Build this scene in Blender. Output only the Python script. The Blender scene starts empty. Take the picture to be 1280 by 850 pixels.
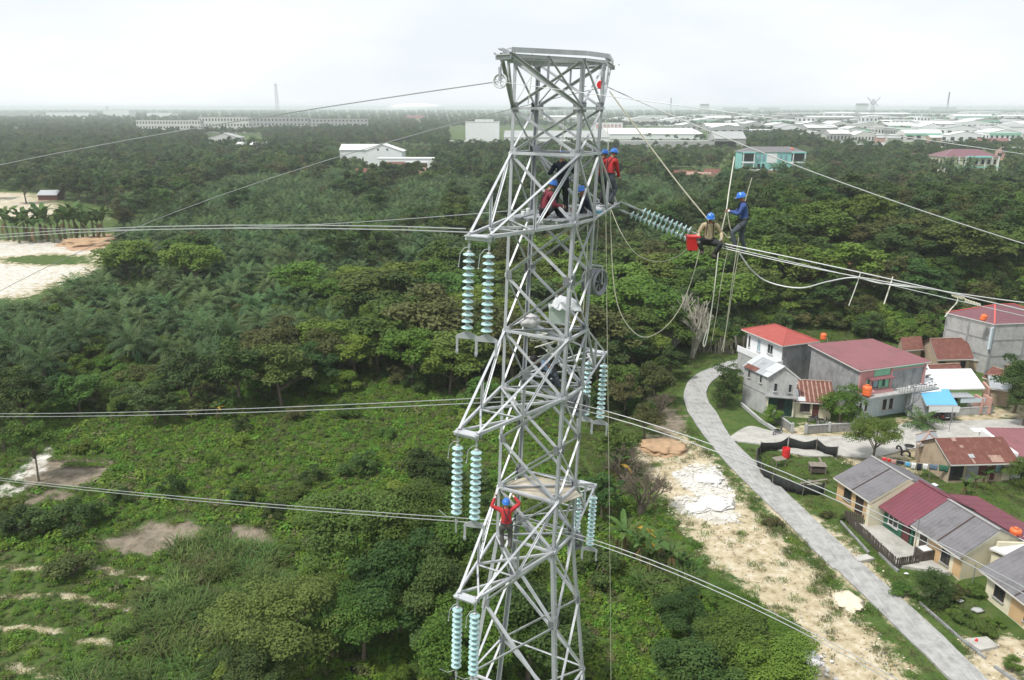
import bpy, bmesh, math, random
import numpy as np
from mathutils import Vector, Matrix
from mathutils import noise as mnoise
SC = bpy.context.scene
COL = SC.collection
R = math.radians
rnd = random.Random(7)
rng = np.random.default_rng(11)

# ------------------------------------------------------------------ camera
F = 985.0; CAMH = 42.0
PIT = math.atan((425 - 134) / F)
cP, sP = math.cos(PIT), math.sin(PIT)
cd = bpy.data.cameras.new('camera'); cam = bpy.data.objects.new('camera', cd); COL.objects.link(cam)
cam.location = (0, 0, CAMH); cam.rotation_euler = (math.pi / 2 - PIT, 0, 0)
cd.sensor_fit = 'HORIZONTAL'; cd.sensor_width = 36.0; cd.lens = 36.0 * F / 1280.0
cd.clip_start = 0.1; cd.clip_end = 60000
SC.camera = cam

# ------------------------------------------------------------------ world: hazy overcast daylight
SUN_EL, SUN_AZ = R(58), R(235)          # azimuth clockwise from +Y (north)
W = bpy.data.worlds.new('World'); SC.world = W; W.use_nodes = True
nt = W.node_tree; nt.nodes.clear()
out = nt.nodes.new('ShaderNodeOutputWorld'); bg = nt.nodes.new('ShaderNodeBackground')
sky = nt.nodes.new('ShaderNodeTexSky'); sky.sky_type = 'NISHITA'; sky.sun_disc = False
sky.sun_elevation = SUN_EL; sky.sun_rotation = SUN_AZ; sky.air_density = 1.4; sky.dust_density = 3.0
tc = nt.nodes.new('ShaderNodeTexCoord'); mp = nt.nodes.new('ShaderNodeMapping')
mp.inputs['Scale'].default_value = (1.0, 1.0, 3.2)
ns = nt.nodes.new('ShaderNodeTexNoise'); ns.inputs['Scale'].default_value = 2.6; ns.inputs['Detail'].default_value = 6; ns.inputs['Roughness'].default_value = 0.5
rp = nt.nodes.new('ShaderNodeValToRGB')
rp.color_ramp.elements[0].position = 0.36; rp.color_ramp.elements[0].color = (0.93, 0.93, 0.93, 1)
rp.color_ramp.elements[1].position = 0.68; rp.color_ramp.elements[1].color = (1, 1, 1, 1)
mx = nt.nodes.new('ShaderNodeMix'); mx.data_type = 'RGBA'
rp2 = nt.nodes.new('ShaderNodeValToRGB')                # the bright cloud sheet: white billows with pale blue grey gaps
rp2.color_ramp.elements[0].position = 0.38; rp2.color_ramp.elements[0].color = (.715, .765, .81, 1)
rp2.color_ramp.elements[1].position = 0.62; rp2.color_ramp.elements[1].color = (.80, .822, .835, 1)
sc2 = nt.nodes.new('ShaderNodeVectorMath'); sc2.operation = 'SCALE'; sc2.inputs['Scale'].default_value = 10.0
nt.links.new(ns.outputs[0], rp2.inputs[0]); nt.links.new(rp2.outputs[0], sc2.inputs[0]); nt.links.new(sc2.outputs[0], mx.inputs[6 + 1])
nt.links.new(tc.outputs['Generated'], mp.inputs['Vector']); nt.links.new(mp.outputs[0], ns.inputs['Vector'])
nt.links.new(ns.outputs[0], rp.inputs[0]); nt.links.new(rp.outputs[0], mx.inputs[0])
nt.links.new(sky.outputs[0], mx.inputs[6]); nt.links.new(mx.outputs[2], bg.inputs['Color'])
bg.inputs['Strength'].default_value = 0.10
nt.links.new(bg.outputs[0], out.inputs['Surface'])
sl = bpy.data.lights.new('sun', 'SUN'); so = bpy.data.objects.new('sun', sl); COL.objects.link(so)
sl.energy = 3.2; sl.angle = R(8); sl.color = (1.0, 0.96, 0.90)
sd = Vector((math.sin(SUN_AZ) * math.cos(SUN_EL), math.cos(SUN_AZ) * math.cos(SUN_EL), math.sin(SUN_EL)))
so.rotation_euler = sd.to_track_quat('Z', 'Y').to_euler(); so.location = (0, 0, 200)
SC.view_settings.view_transform = 'Standard'; SC.view_settings.look = 'None'
SC.view_settings.exposure = 0.36; SC.view_settings.gamma = 1.0
SC.render.engine = 'CYCLES'
cy = SC.cycles
cy.max_bounces = 5; cy.diffuse_bounces = 3; cy.glossy_bounces = 2; cy.transmission_bounces = 3; cy.volume_bounces = 2; cy.transparent_max_bounces = 6
cy.use_denoising = True; cy.caustics_reflective = False; cy.caustics_refractive = False
try: cy.denoiser = 'OPENIMAGEDENOISE'
except Exception: pass

# ------------------------------------------------------------------ helpers
def sstep(a, b, v):
    t = np.clip((v - a) / (b - a), 0, 1); return t * t * (3 - 2 * t)
def hgt(x, y):                            # gentle rise behind the village
    x = np.asarray(x, float); y = np.asarray(y, float)
    return 7.5 * sstep(146, 172, y) * sstep(38, 75, x) * (1 - sstep(225, 330, y)) + 0.25 * np.sin(x * .11) * np.sin(y * .09) * sstep(140, 200, y)
def ray(px, py):
    x = (px - 640) / F; y = (425 - py) / F
    return Vector((x, cP + y * sP, -sP + y * cP))
def at(px, py, z=0.0):                    # the place on a level plane that a bearing and dip point to
    d = ray(px, py); t = (z - CAMH) / d.z
    return Vector((d.x * t, d.y * t, z))
def ptY(px, py, Y):
    d = ray(px, py); t = Y / d.y
    return Vector((d.x * t, Y, CAMH + d.z * t))
def proj(X, Y, Z):
    Z = Z - CAMH; d = Y * cP - Z * sP; v = Y * sP + Z * cP
    return 640 + F * X / d, 425 - F * v / d

def tag(o, label=None, cat=None, group=None, kind=None):
    if label: o['label'] = label
    if cat: o['category'] = cat
    if group: o['group'] = group
    if kind: o['kind'] = kind
    return o
def empty(name, loc=(0, 0, 0), rz=0):
    o = bpy.data.objects.new(name, None); COL.objects.link(o); o.location = loc; o.rotation_euler = (0, 0, rz)
    o.empty_display_size = 0.3
    return o
def link(name, me, parent=None, loc=None, rot=None, scale=None):
    o = bpy.data.objects.new(name, me); COL.objects.link(o)
    if parent is not None: o.parent = parent
    if loc is not None: o.location = loc
    if rot is not None: o.rotation_euler = rot
    if scale is not None: o.scale = (scale,) * 3 if not hasattr(scale, '__len__') else scale
    return o
def copy_tree(o, parent=None):
    c = o.copy(); COL.objects.link(c)
    if parent is not None: c.parent = parent
    for ch in list(o.children): copy_tree(ch, c)
    return c

class MB:
    def __init__(s): s.v = []; s.f = []; s.mi = []
    def add(s, vs, fs, m=0):
        n = len(s.v); s.v += [tuple(v) for v in vs]; s.f += [tuple(i + n for i in f) for f in fs]; s.mi += [m] * len(fs); return s
    def box(s, c, dims, ax=None, m=0):
        c = Vector(c); a = ax or (Vector((1, 0, 0)), Vector((0, 1, 0)), Vector((0, 0, 1)))
        h = [d / 2 for d in dims]
        vs = [c + a[0] * (i * h[0]) + a[1] * (j * h[1]) + a[2] * (k * h[2]) for k in (-1, 1) for j in (-1, 1) for i in (-1, 1)]
        return s.add(vs, [(0, 2, 3, 1), (4, 5, 7, 6), (0, 1, 5, 4), (2, 6, 7, 3), (0, 4, 6, 2), (1, 3, 7, 5)], m)
    def bar(s, p, q, w, h=None, up=(0, 0, 1), m=0):
        p = Vector(p); q = Vector(q); d = q - p; L = d.length
        if L < 1e-6: return s
        d.normalize(); u = Vector(up)
        if abs(d.dot(u)) > .98: u = Vector((1, 0, 0))
        x = d.cross(u).normalized(); y = x.cross(d)
        return s.box((p + q) / 2, (L, w, h or w), (d, x, y), m)
    def angle(s, p, q, w, nrm, t=0.014, m=0):          # L-section steel angle: two thin flanges
        p = Vector(p); q = Vector(q); d = (q - p).normalized(); n = Vector(nrm); n = (n - d * n.dot(d)).normalized(); b = d.cross(n)
        c = (p + q) / 2; L = (q - p).length
        s.box(c + b * (w / 2), (L, w, t), (d, b, n), m)
        s.box(c - n * (w / 2 + t / 2 + .0005), (L, t, w), (d, b, n), m); return s
    def tube(s, pts, r, n=6, m=0, cap=True):
        pts = [Vector(p) for p in pts]; k = len(pts)
        rs = r if hasattr(r, '__len__') else [r] * k
        base = len(s.v); prev = None
        for i, p in enumerate(pts):
            d = (pts[min(i + 1, k - 1)] - pts[max(i - 1, 0)]).normalized()
            if prev is None:
                u = Vector((0, 0, 1)) if abs(d.z) < .9 else Vector((1, 0, 0)); x = d.cross(u).normalized()
            else: x = (prev - d * prev.dot(d)).normalized()
            prev = x; y = d.cross(x)
            for j in range(n):
                a = 2 * math.pi * j / n; s.v.append(tuple(p + (x * math.cos(a) + y * math.sin(a)) * rs[i]))
        for i in range(k - 1):
            for j in range(n):
                a = base + i * n + j; b = base + i * n + (j + 1) % n
                s.f.append((a, b, b + n, a + n)); s.mi.append(m)
        if cap:
            s.f.append(tuple(base + j for j in reversed(range(n)))); s.mi.append(m)
            s.f.append(tuple(base + (k - 1) * n + j for j in range(n))); s.mi.append(m)
        return s
    def lathe(s, prof, n=12, c=(0, 0, 0), m=0):
        base = len(s.v); c = Vector(c)
        for r_, z in prof:
            for j in range(n):
                a = 2 * math.pi * j / n; s.v.append((c.x + r_ * math.cos(a), c.y + r_ * math.sin(a), c.z + z))
        for i in range(len(prof) - 1):
            for j in range(n):
                a = base + i * n + j; b = base + i * n + (j + 1) % n
                s.f.append((a, b, b + n, a + n)); s.mi.append(m)
        return s
    def ring(s, c, r, t, ax, n=18, k=6, m=0):          # torus about axis ax
        ax = Vector(ax).normalized(); u = ax.orthogonal().normalized(); v = ax.cross(u); c = Vector(c)
        pts = [c + (u * math.cos(2 * math.pi * i / n) + v * math.sin(2 * math.pi * i / n)) * r for i in range(n + 1)]
        return s.tube(pts, t, k, m, cap=False)
    def prism(s, poly, z0, z1, m=0):
        n = len(poly); vs = [(p[0], p[1], z0) for p in poly] + [(p[0], p[1], z1) for p in poly]
        fs = [tuple(reversed(range(n))), tuple(range(n, 2 * n))] + [(i, (i + 1) % n, n + (i + 1) % n, n + i) for i in range(n)]
        return s.add(vs, fs, m)
    def mesh(s, name, mats, smooth=False):
        me = bpy.data.meshes.new(name); me.from_pydata(s.v, [], s.f)
        if not isinstance(mats, (list, tuple)): mats = [mats]
        for m in mats: me.materials.append(m)
        if len(mats) > 1: me.polygons.foreach_set('material_index', s.mi)
        if smooth: me.polygons.foreach_set('use_smooth', [True] * len(s.f))
        me.update(); return me
    def build(s, name, mats, parent=None, smooth=False, loc=None):
        return link(name, s.mesh(name, mats, smooth), parent, loc)

# ------------------------------------------------------------------ materials
def mat(name, col, rough=.7, metal=0.0, var=.18, scale=3.0, bump=0.0, bscale=30, dirt=None, dirt_amt=.0, dscale=1.2, spec=.4, wave=None, coat=0.0, trans=0.0):
    m = bpy.data.materials.new(name); m.use_nodes = True; t = m.node_tree; p = t.nodes['Principled BSDF']; N = t.nodes.new; L = t.links.new
    p.inputs['Roughness'].default_value = rough; p.inputs['Metallic'].default_value = metal; p.inputs['Specular IOR Level'].default_value = spec
    if coat: p.inputs['Coat Weight'].default_value = coat
    if trans: p.inputs['Transmission Weight'].default_value = trans
    tcn = N('ShaderNodeTexCoord'); n1 = N('ShaderNodeTexNoise'); n1.inputs['Scale'].default_value = scale; n1.inputs['Detail'].default_value = 6; n1.inputs['Roughness'].default_value = .65
    L(tcn.outputs['Object'], n1.inputs['Vector'])
    oi = N('ShaderNodeObjectInfo')
    mr = N('ShaderNodeMapRange'); mr.inputs[1].default_value = .25; mr.inputs[2].default_value = .75; mr.inputs[3].default_value = 1 - var; mr.inputs[4].default_value = 1 + var
    L(n1.outputs[0], mr.inputs[0])
    mu = N('ShaderNodeVectorMath'); mu.operation = 'SCALE'; mu.inputs[0].default_value = col[:3]; L(mr.outputs[0], mu.inputs['Scale'])
    c = mu.outputs[0]
    if dirt is not None:
        n2 = N('ShaderNodeTexNoise'); n2.inputs['Scale'].default_value = dscale; n2.inputs['Detail'].default_value = 8; n2.inputs['Roughness'].default_value = .7
        mpn = N('ShaderNodeMapping'); mpn.inputs['Scale'].default_value = (1, 1, .45); mpn.inputs['Location'].default_value = (3.1, 1.7, 5)
        L(tcn.outputs['Object'], mpn.inputs['Vector']); L(mpn.outputs[0], n2.inputs['Vector'])
        r2 = N('ShaderNodeMapRange'); r2.inputs[1].default_value = .62 - dirt_amt * .4; r2.inputs[2].default_value = .8 - dirt_amt * .3; r2.inputs[4].default_value = .9
        L(n2.outputs[0], r2.inputs[0])
        mm = N('ShaderNodeMix'); mm.data_type = 'RGBA'; L(r2.outputs[0], mm.inputs[0]); L(c, mm.inputs[6]); mm.inputs[7].default_value = (*dirt[:3], 1); c = mm.outputs[2]
    h = None
    if wave:                                           # sheet-metal corrugation / plank relief along a direction
        wdir, wscale, wamt, wcol = wave
        dt = N('ShaderNodeVectorMath'); dt.operation = 'DOT_PRODUCT'; dt.inputs[1].default_value = wdir; L(tcn.outputs['Object'], dt.inputs[0])
        ml = N('ShaderNodeMath'); ml.operation = 'MULTIPLY'; ml.inputs[1].default_value = 2 * math.pi / wscale; L(dt.outputs['Value'], ml.inputs[0])
        sn = N('ShaderNodeMath'); sn.operation = 'SINE'; L(ml.outputs[0], sn.inputs[0])
        pw = N('ShaderNodeMapRange'); pw.inputs[1].default_value = .75; pw.inputs[2].default_value = 1.0; pw.inputs[3].default_value = 1.0; pw.inputs[4].default_value = 1 - wcol; L(sn.outputs[0], pw.inputs[0])
        m3 = N('ShaderNodeVectorMath'); m3.operation = 'SCALE'; L(c, m3.inputs[0]); L(pw.outputs[0], m3.inputs['Scale']); c = m3.outputs[0]
        h = sn.outputs[0]
        bp = N('ShaderNodeBump'); bp.inputs['Strength'].default_value = wamt; bp.inputs['Distance'].default_value = .03; L(h, bp.inputs['Height']); L(bp.outputs[0], p.inputs['Normal'])
    elif bump:
        n3 = N('ShaderNodeTexNoise'); n3.inputs['Scale'].default_value = bscale; n3.inputs['Detail'].default_value = 5; L(tcn.outputs['Object'], n3.inputs['Vector'])
        bp = N('ShaderNodeBump'); bp.inputs['Strength'].default_value = bump; bp.inputs['Distance'].default_value = .03; L(n3.outputs[0], bp.inputs['Height']); L(bp.outputs[0], p.inputs['Normal'])
    L(c, p.inputs['Base Color'])
    return m
def leafmat(name, c1, c2, c3=None, rough=.5, tl=.22):
    m = bpy.data.materials.new(name); m.use_nodes = True; t = m.node_tree; p = t.nodes['Principled BSDF']; N = t.nodes.new; L = t.links.new
    oi = N('ShaderNodeObjectInfo'); a = N('ShaderNodeAttribute'); a.attribute_name = 'lv'
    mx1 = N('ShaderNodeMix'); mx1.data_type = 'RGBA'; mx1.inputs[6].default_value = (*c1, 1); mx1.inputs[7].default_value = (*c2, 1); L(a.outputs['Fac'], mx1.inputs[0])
    mx2 = N('ShaderNodeMix'); mx2.data_type = 'RGBA'; L(mx1.outputs[2], mx2.inputs[6]); mx2.inputs[7].default_value = (*(c3 or c2), 1)
    rr = N('ShaderNodeMapRange'); rr.inputs[1].default_value = .45; rr.inputs[2].default_value = 1; rr.inputs[4].default_value = .75; L(oi.outputs['Random'], rr.inputs[0]); L(rr.outputs[0], mx2.inputs[0])
    hs = N('ShaderNodeHueSaturation'); L(mx2.outputs[2], hs.inputs['Color'])
    hr = N('ShaderNodeMapRange'); hr.inputs[3].default_value = .478; hr.inputs[4].default_value = .515; mh = N('ShaderNodeMath'); mh.operation = 'MULTIPLY'; mh.inputs[1].default_value = 3.77; L(oi.outputs['Random'], mh.inputs[0]); fh = N('ShaderNodeMath'); fh.operation = 'FRACT'; L(mh.outputs[0], fh.inputs[0]); L(fh.outputs[0], hr.inputs[0]); L(hr.outputs[0], hs.inputs['Hue'])
    rv = N('ShaderNodeMapRange'); rv.inputs[3].default_value = .72; rv.inputs[4].default_value = 1.25
    ma = N('ShaderNodeMath'); ma.operation = 'MULTIPLY'; ma.inputs[1].default_value = 7.31; L(oi.outputs['Random'], ma.inputs[0])
    fr = N('ShaderNodeMath'); fr.operation = 'FRACT'; L(ma.outputs[0], fr.inputs[0]); L(fr.outputs[0], rv.inputs[0]); L(rv.outputs[0], hs.inputs['Value'])
    p.inputs['Roughness'].default_value = rough + .15; p.inputs['Specular IOR Level'].default_value = .16
    L(hs.outputs[0], p.inputs['Base Color'])
    tr = N('ShaderNodeBsdfTranslucent'); L(hs.outputs[0], tr.inputs['Color']); ms = N('ShaderNodeMixShader'); ms.inputs[0].default_value = tl
    L(p.outputs[0], ms.inputs[1]); L(tr.outputs[0], ms.inputs[2]); L(ms.outputs[0], t.nodes['Material Output'].inputs['Surface'])
    return m

M = {}
M['steel'] = mat('galvanised_steel', (.41, .425, .455), .45, .25, .14, 2.2, spec=.5)
M['steel_light'] = mat('bright_galvanised_steel', (.49, .505, .53), .42, .2, .16, 2.6, spec=.5, dirt=(.34, .35, .37), dirt_amt=.2, dscale=1.8)
M['steel_dark'] = mat('weathered_steel', (.24, .25, .265), .5, .4, .15, 4)
M['wire'] = mat('aluminium_conductor', (.38, .39, .395), .5, .25, .08, 2)
M['wire_dark'] = mat('old_conductor', (.36, .38, .39), .5, .4, .1, 2)
M['glass_disc'] = mat('toughened_glass', (.38, .60, .60), .12, 0, .08, 4, spec=.7, coat=.5, trans=.25)
M['cap'] = mat('cast_cap', (.45, .47, .48), .5, .5, .1, 6)
M['rope'] = mat('rope_fibre', (.50, .48, .38), .9, 0, .15, 20)
M['rope_white'] = mat('white_rope', (.68, .67, .60), .9, 0, .12, 20)
M['rubber'] = mat('black_rubber', (.025, .025, .028), .6, 0, .2, 4)
M['ply'] = mat('plywood', (.52, .47, .37), .8, 0, .14, 2.5, dirt=(.30, .25, .18), dirt_amt=.15, dscale=2)
M['cloth_white'] = mat('white_tarpaulin', (.70, .71, .74), .7, 0, .08, 3)
M['cloth_grey'] = mat('grey_sack', (.50, .49, .50), .8, 0, .2, 4)
M['plastic_clear'] = mat('milky_plastic', (.52, .60, .54), .4, 0, .08, 3)
M['red'] = mat('red_plastic', (.60, .03, .035), .4, 0, .1, 3)
M['orange'] = mat('orange_tank_plastic', (.78, .16, .05), .45, 0, .10, 2)
M['skin'] = mat('skin', (.30, .15, .09), .6, 0, .08, 10)
M['helmet'] = mat('blue_helmet', (.03, .16, .55), .3, 0, .06, 5, coat=.4)
M['shirt_red'] = mat('red_cloth', (.42, .035, .04), .85, 0, .18, 9)
M['shirt_maroon'] = mat('maroon_cloth', (.17, .03, .045), .85, 0, .18, 9)
M['shirt_navy'] = mat('navy_cloth', (.018, .022, .04), .85, 0, .2, 9)
M['shirt_blue'] = mat('blue_cloth', (.045, .085, .25), .85, 0, .18, 9)
M['shirt_denim'] = mat('denim_cloth', (.11, .16, .23), .85, 0, .18, 9)
M['shirt_beige'] = mat('khaki_cloth', (.40, .33, .22), .85, 0, .15, 9)
M['trouser_dark'] = mat('dark_trousers', (.03, .032, .036), .85, 0, .2, 9)
M['trouser_grey'] = mat('grey_trousers', (.12, .115, .11), .85, 0, .2, 9)
M['trouser_slate'] = mat('slate_trousers', (.065, .08, .095), .85, 0, .2, 9)
M['webbing'] = mat('dark_webbing', (.03, .03, .035), .8, 0, .1, 9)
M['webbing_light'] = mat('grey_webbing', (.45, .43, .38), .8, 0, .1, 9)
M['glove'] = mat('white_glove', (.70, .68, .64), .85, 0, .1, 9)
M['boot'] = mat('boot_leather', (.045, .035, .03), .6, 0, .2, 9)
M['hair'] = mat('black_hair', (.012, .010, .010), .7, 0, .2, 20)
# village
M['concrete'] = mat('raw_concrete_render', (.27, .275, .28), .9, 0, .22, 1.3, .25, 14, dirt=(.12, .12, .125), dirt_amt=.35, dscale=.9)
M['concrete_l'] = mat('light_concrete', (.37, .375, .37), .9, 0, .2, 1.2, .25, 14, dirt=(.19, .19, .185), dirt_amt=.28, dscale=.9)
M['conc_floor'] = mat('concrete_paving', (.40, .39, .36), .9, 0, .22, .8, .2, 12, dirt=(.24, .23, .205), dirt_amt=.3, dscale=.7)
M['white_wall'] = mat('white_render', (.72, .735, .75), .8, 0, .07, 1.2, dirt=(.42, .41, .39), dirt_amt=.1, dscale=.8)
M['pale_blue_wall'] = mat('pale_blue_render', (.50, .59, .64), .8, 0, .08, 1.2, dirt=(.30, .32, .32), dirt_amt=.15)
M['cream_wall'] = mat('cream_render', (.66, .61, .46), .8, 0, .08, 1.2, dirt=(.42, .38, .28), dirt_amt=.14)
M['peach_wall'] = mat('peach_render', (.55, .37, .20), .8, 0, .08, 1.2)
M['green_dark_wall'] = mat('dark_green_render', (.03, .12, .075), .8, 0, .12, 1.2)
M['mint_wall'] = mat('mint_render', (.22, .53, .35), .8, 0, .08, 1.2)
M['lime_wall'] = mat('lime_render', (.30, .48, .18), .8, 0, .12, 1.2)
M['pink_wall'] = mat('pink_render', (.48, .25, .25), .8, 0, .12, 1.2)
M['rose_wall'] = mat('rose_render', (.52, .31, .26), .8, 0, .12, 1.2, dirt=(.3, .2, .16), dirt_amt=.2)
M['tan_wall'] = mat('tan_bare_plaster', (.40, .32, .235), .9, 0, .15, 1.0, dirt=(.24, .18, .13), dirt_amt=.25)
M['teal_wall'] = mat('teal_render', (.24, .54, .51), .8, 0, .06, .4)
M['frame_white'] = mat('white_frame_paint', (.70, .70, .68), .6, 0, .05, 3)
M['frame_dark'] = mat('dark_frame_wood', (.05, .03, .025), .7, 0, .2, 3)
M['door_maroon'] = mat('maroon_door_paint', (.10, .03, .03), .6, 0, .15, 3)
M['pane'] = mat('window_glass', (.025, .03, .035), .08, 0, .1, 2, spec=.6)
M['pane_light'] = mat('curtained_glass', (.22, .34, .40), .15, 0, .2, 2, spec=.6)
M['shutter_green'] = mat('dark_green_shutter', (.008, .04, .03), .6, 0, .25, 3, wave=((1, 0, 0), .25, .4, .2))
M['painted_dark'] = mat('painted_interior_shade', (.02, .02, .02), .9, 0, .3, 2)  # near-black colour on flat panels, painted shade for the inside of openings
M['pink_roof'] = mat('maroon_metal_roof_paint', (.215, .085, .095), .65, .0, .12, .7, dirt=(.14, .07, .072), dirt_amt=.25, dscale=.5)
M['maroon_roof'] = mat('plum_metal_roof_paint', (.155, .043, .06), .65, 0, .14, .6, dirt=(.12, .04, .05), dirt_amt=.25, dscale=.5)
M['grey_roof'] = mat('grey_fibre_roof', (.155, .15, .16), .8, 0, .14, .8, dirt=(.09, .088, .088), dirt_amt=.3, dscale=.7)
M['red_tile'] = mat('red_tile_metal', (.34, .075, .062), .6, 0, .10, .9)
M['plum_tile'] = mat('plum_tile_metal', (.17, .075, .09), .5, 0, .1, .9)
M['white_roof'] = mat('white_metal_roof', (.66, .68, .68), .5, .1, .05, .7, dirt=(.45, .43, .40), dirt_amt=.1)
M['zinc'] = mat('zinc_sheet', (.40, .42, .44), .5, .4, .1, 1.2, dirt=(.22, .20, .19), dirt_amt=.2)
M['zinc_light'] = mat('new_zinc_sheet', (.55, .57, .58), .45, .4, .08, 1.2)
M['rust'] = mat('rusted_iron_sheet', (.15, .058, .045), .85, .1, .25, 1.1, dirt=(.26, .15, .11), dirt_amt=.22, dscale=1.6)
M['rust_strip'] = mat('faded_rust_sheet', (.34, .23, .18), .8, .1, .2, 1.1, dirt=(.17, .08, .06), dirt_amt=.3)
M['blue_sheet'] = mat('blue_metal_sheet', (.12, .38, .62), .5, 0, .06, 1)
M['fascia'] = mat('fascia_board', (.60, .58, .55), .7, 0, .1, 1.5)
M['ridge_grey'] = mat('ridge_cap', (.30, .29, .29), .7, 0, .1, 1.5)
M['ridge_red'] = mat('red_ridge_cap', (.60, .10, .09), .6, 0, .1, 1.5)
M['net'] = mat('black_shade_net', (.018, .02, .02), .9, 0, .3, 3)
M['wood_dark'] = mat('dark_old_wood', (.075, .062, .05), .9, 0, .3, 2)
M['wood_grey'] = mat('grey_weathered_wood', (.20, .175, .145), .9, 0, .25, 2)
M['stone_wall'] = mat('rubble_wall_stone', (.24, .235, .225), .95, 0, .3, 2.5, .6, 5, dirt=(.10, .10, .09), dirt_amt=.35, dscale=2.5)
M['car'] = mat('black_car_paint', (.02, .02, .025), .2, .2, .1, 2, coat=.8)
M['chrome'] = mat('bright_metal', (.6, .6, .62), .25, .9, .05, 2)
M['tail_red'] = mat('tail_lamp_red', (.45, .02, .02), .3)
M['bark'] = mat('grey_brown_bark', (.13, .105, .08), .95, 0, .3, 4, .5, 12)
M['bark_pale'] = mat('pale_dead_wood', (.36, .335, .28), .9, 0, .2, 4)
M['bark_palm'] = mat('palm_trunk_fibre', (.08, .062, .045), .95, 0, .35, 5, .6, 9)
M['banana_stem'] = mat('banana_stem', (.16, .17, .07), .7, 0, .3, 3)
M['lime_heap'] = mat('white_lime_powder', (.58, .57, .545), .95, 0, .10, 3.2, .5, 14, dirt=(.52, .49, .43), dirt_amt=.2, dscale=5)
M['sand_heap'] = mat('pale_sand', (.62, .55, .42), .95, 0, .12, 2.2, .6, 9)
M['orange_soil'] = mat('orange_earth', (.40, .265, .16), .95, 0, .28, 1.3, .9, 5, dirt=(.26, .20, .12), dirt_amt=.35, dscale=1.6)
M['brown_bank'] = mat('brown_earth_bank', (.27, .155, .085), .95, 0, .3, 1.3, .7, 5, dirt=(.08, .07, .035), dirt_amt=.4, dscale=1.1)
M['water'] = mat('creek_water', (.018, .017, .020), .08, 0, .2, .3, spec=.5)
# leaves
M['lf_mid'] = leafmat('mid_green_leaf', (.042, .088, .017), (.098, .170, .031), (.115, .145, .038))
M['lf_dark'] = leafmat('dark_green_leaf', (.025, .057, .015), (.064, .114, .028), (.066, .098, .033))
M['lf_bright'] = leafmat('bright_green_leaf', (.060, .124, .017), (.122, .205, .032), (.138, .182, .034))
M['lf_olive'] = leafmat('olive_leaf', (.056, .076, .022), (.112, .128, .040), (.118, .106, .046))
M['lf_palm'] = leafmat('oil_palm_leaf', (.018, .048, .019), (.092, .162, .055), (.092, .134, .050), .42)
M['lf_palm_light'] = leafmat('young_palm_leaf', (.055, .105, .030), (.085, .14, .04), None, .42)
M['lf_banana'] = leafmat('banana_leaf', (.040, .090, .022), (.075, .140, .035), (.09, .11, .03), .4)
M['lf_dry'] = leafmat('dry_leaf', (.14, .10, .055), (.20, .13, .06), None, .8)
M['lf_yellow'] = leafmat('yellow_leaf', (.38, .22, .03), (.45, .30, .05), None, .6)
M['lf_cover'] = leafmat('creeper_leaf', (.050, .124, .015), (.122, .225, .028), (.135, .20, .028))
M['lf_weed'] = leafmat('weed_leaf', (.055, .085, .026), (.125, .145, .052), (.165, .150, .075))
M['lf_reed'] = leafmat('reed_blade', (.055, .118, .026), (.125, .200, .055), (.13, .175, .05))
M['lf_far'] = leafmat('far_leaf', (.026, .057, .020), (.074, .122, .040), (.088, .104, .042))
# ------------------------------------------------------------------ ground masks (plan polygons)
def gp(pts): return np.array([at(*p)[:2] for p in pts])
def poly_sd(P, X, Y):                     # signed distance, positive inside
    n = len(P); dmin = np.full(X.shape, 1e9); inside = np.zeros(X.shape, bool)
    for i in range(n):
        ax, ay = P[i]; bx, by = P[(i + 1) % n]
        dx, dy = bx - ax, by - ay; t = np.clip(((X - ax) * dx + (Y - ay) * dy) / (dx * dx + dy * dy + 1e-9), 0, 1)
        dmin = np.minimum(dmin, np.hypot(X - ax - t * dx, Y - ay - t * dy))
        c = ((ay > Y) != (by > Y)) & (X < (bx - ax) * (Y - ay) / (by - ay + 1e-12) + ax); inside ^= c
    return np.where(inside, dmin, -dmin)
def soft(P, X, Y, w): return np.clip(.5 + poly_sd(P, X, Y) / (2 * w), 0, 1)

PLOT = gp([(800, 545), (850, 540), (880, 558), (912, 600), (955, 648), (1010, 706), (1075, 775), (1150, 850), (1200, 900), (1040, 905), (1010, 840), (985, 790), (930, 735), (880, 690), (850, 650), (818, 610), (790, 575)])
LIME1 = gp([(838, 590), (870, 580), (898, 582), (912, 606), (925, 650), (895, 652), (850, 640), (836, 622), (872, 618), (852, 606)])
LIME2 = gp([(900, 650), (925, 655), (940, 690), (955, 720), (925, 705), (905, 680)])
QUARRY = gp([(-60, 374), (30, 372), (75, 354), (122, 338), (136, 318), (138, 290), (60, 297), (-60, 301)])
QUARRY2 = gp([(-120, 236), (40, 240), (100, 262), (140, 268), (130, 276), (60, 270), (-120, 280)])
QGRASS = gp([(0, 322), (60, 316), (112, 318), (108, 328), (50, 330), (0, 326)])
QORANGE = gp([(84, 300), (138, 290), (142, 300), (120, 312), (84, 312)])
SOIL1 = gp([(105, 678), (150, 665), (185, 650), (235, 648), (262, 656), (290, 652), (330, 656), (346, 672), (332, 684), (298, 674), (262, 676), (240, 684), (220, 692), (140, 690)])
BED = gp([(42, 565), (139, 569), (143, 577), (122, 604), (60, 606), (20, 606)])
STONES = gp([(0, 600), (30, 570), (62, 548), (74, 550), (66, 578), (40, 604), (10, 632), (-20, 640), (-20, 610)])
BROWN = gp([(20, 606), (60, 604), (108, 606), (100, 620), (50, 634), (10, 636)])
GARDEN = gp([(-40, 690), (100, 690), (225, 690), (225, 720), (180, 790), (120, 850), (60, 900), (-60, 900)])
VILL = gp([(940, 545), (985, 526), (1040, 524), (1100, 520), (1320, 500), (1340, 565), (1160, 590), (1130, 600), (1075, 596), (1040, 572), (990, 568)])
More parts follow.
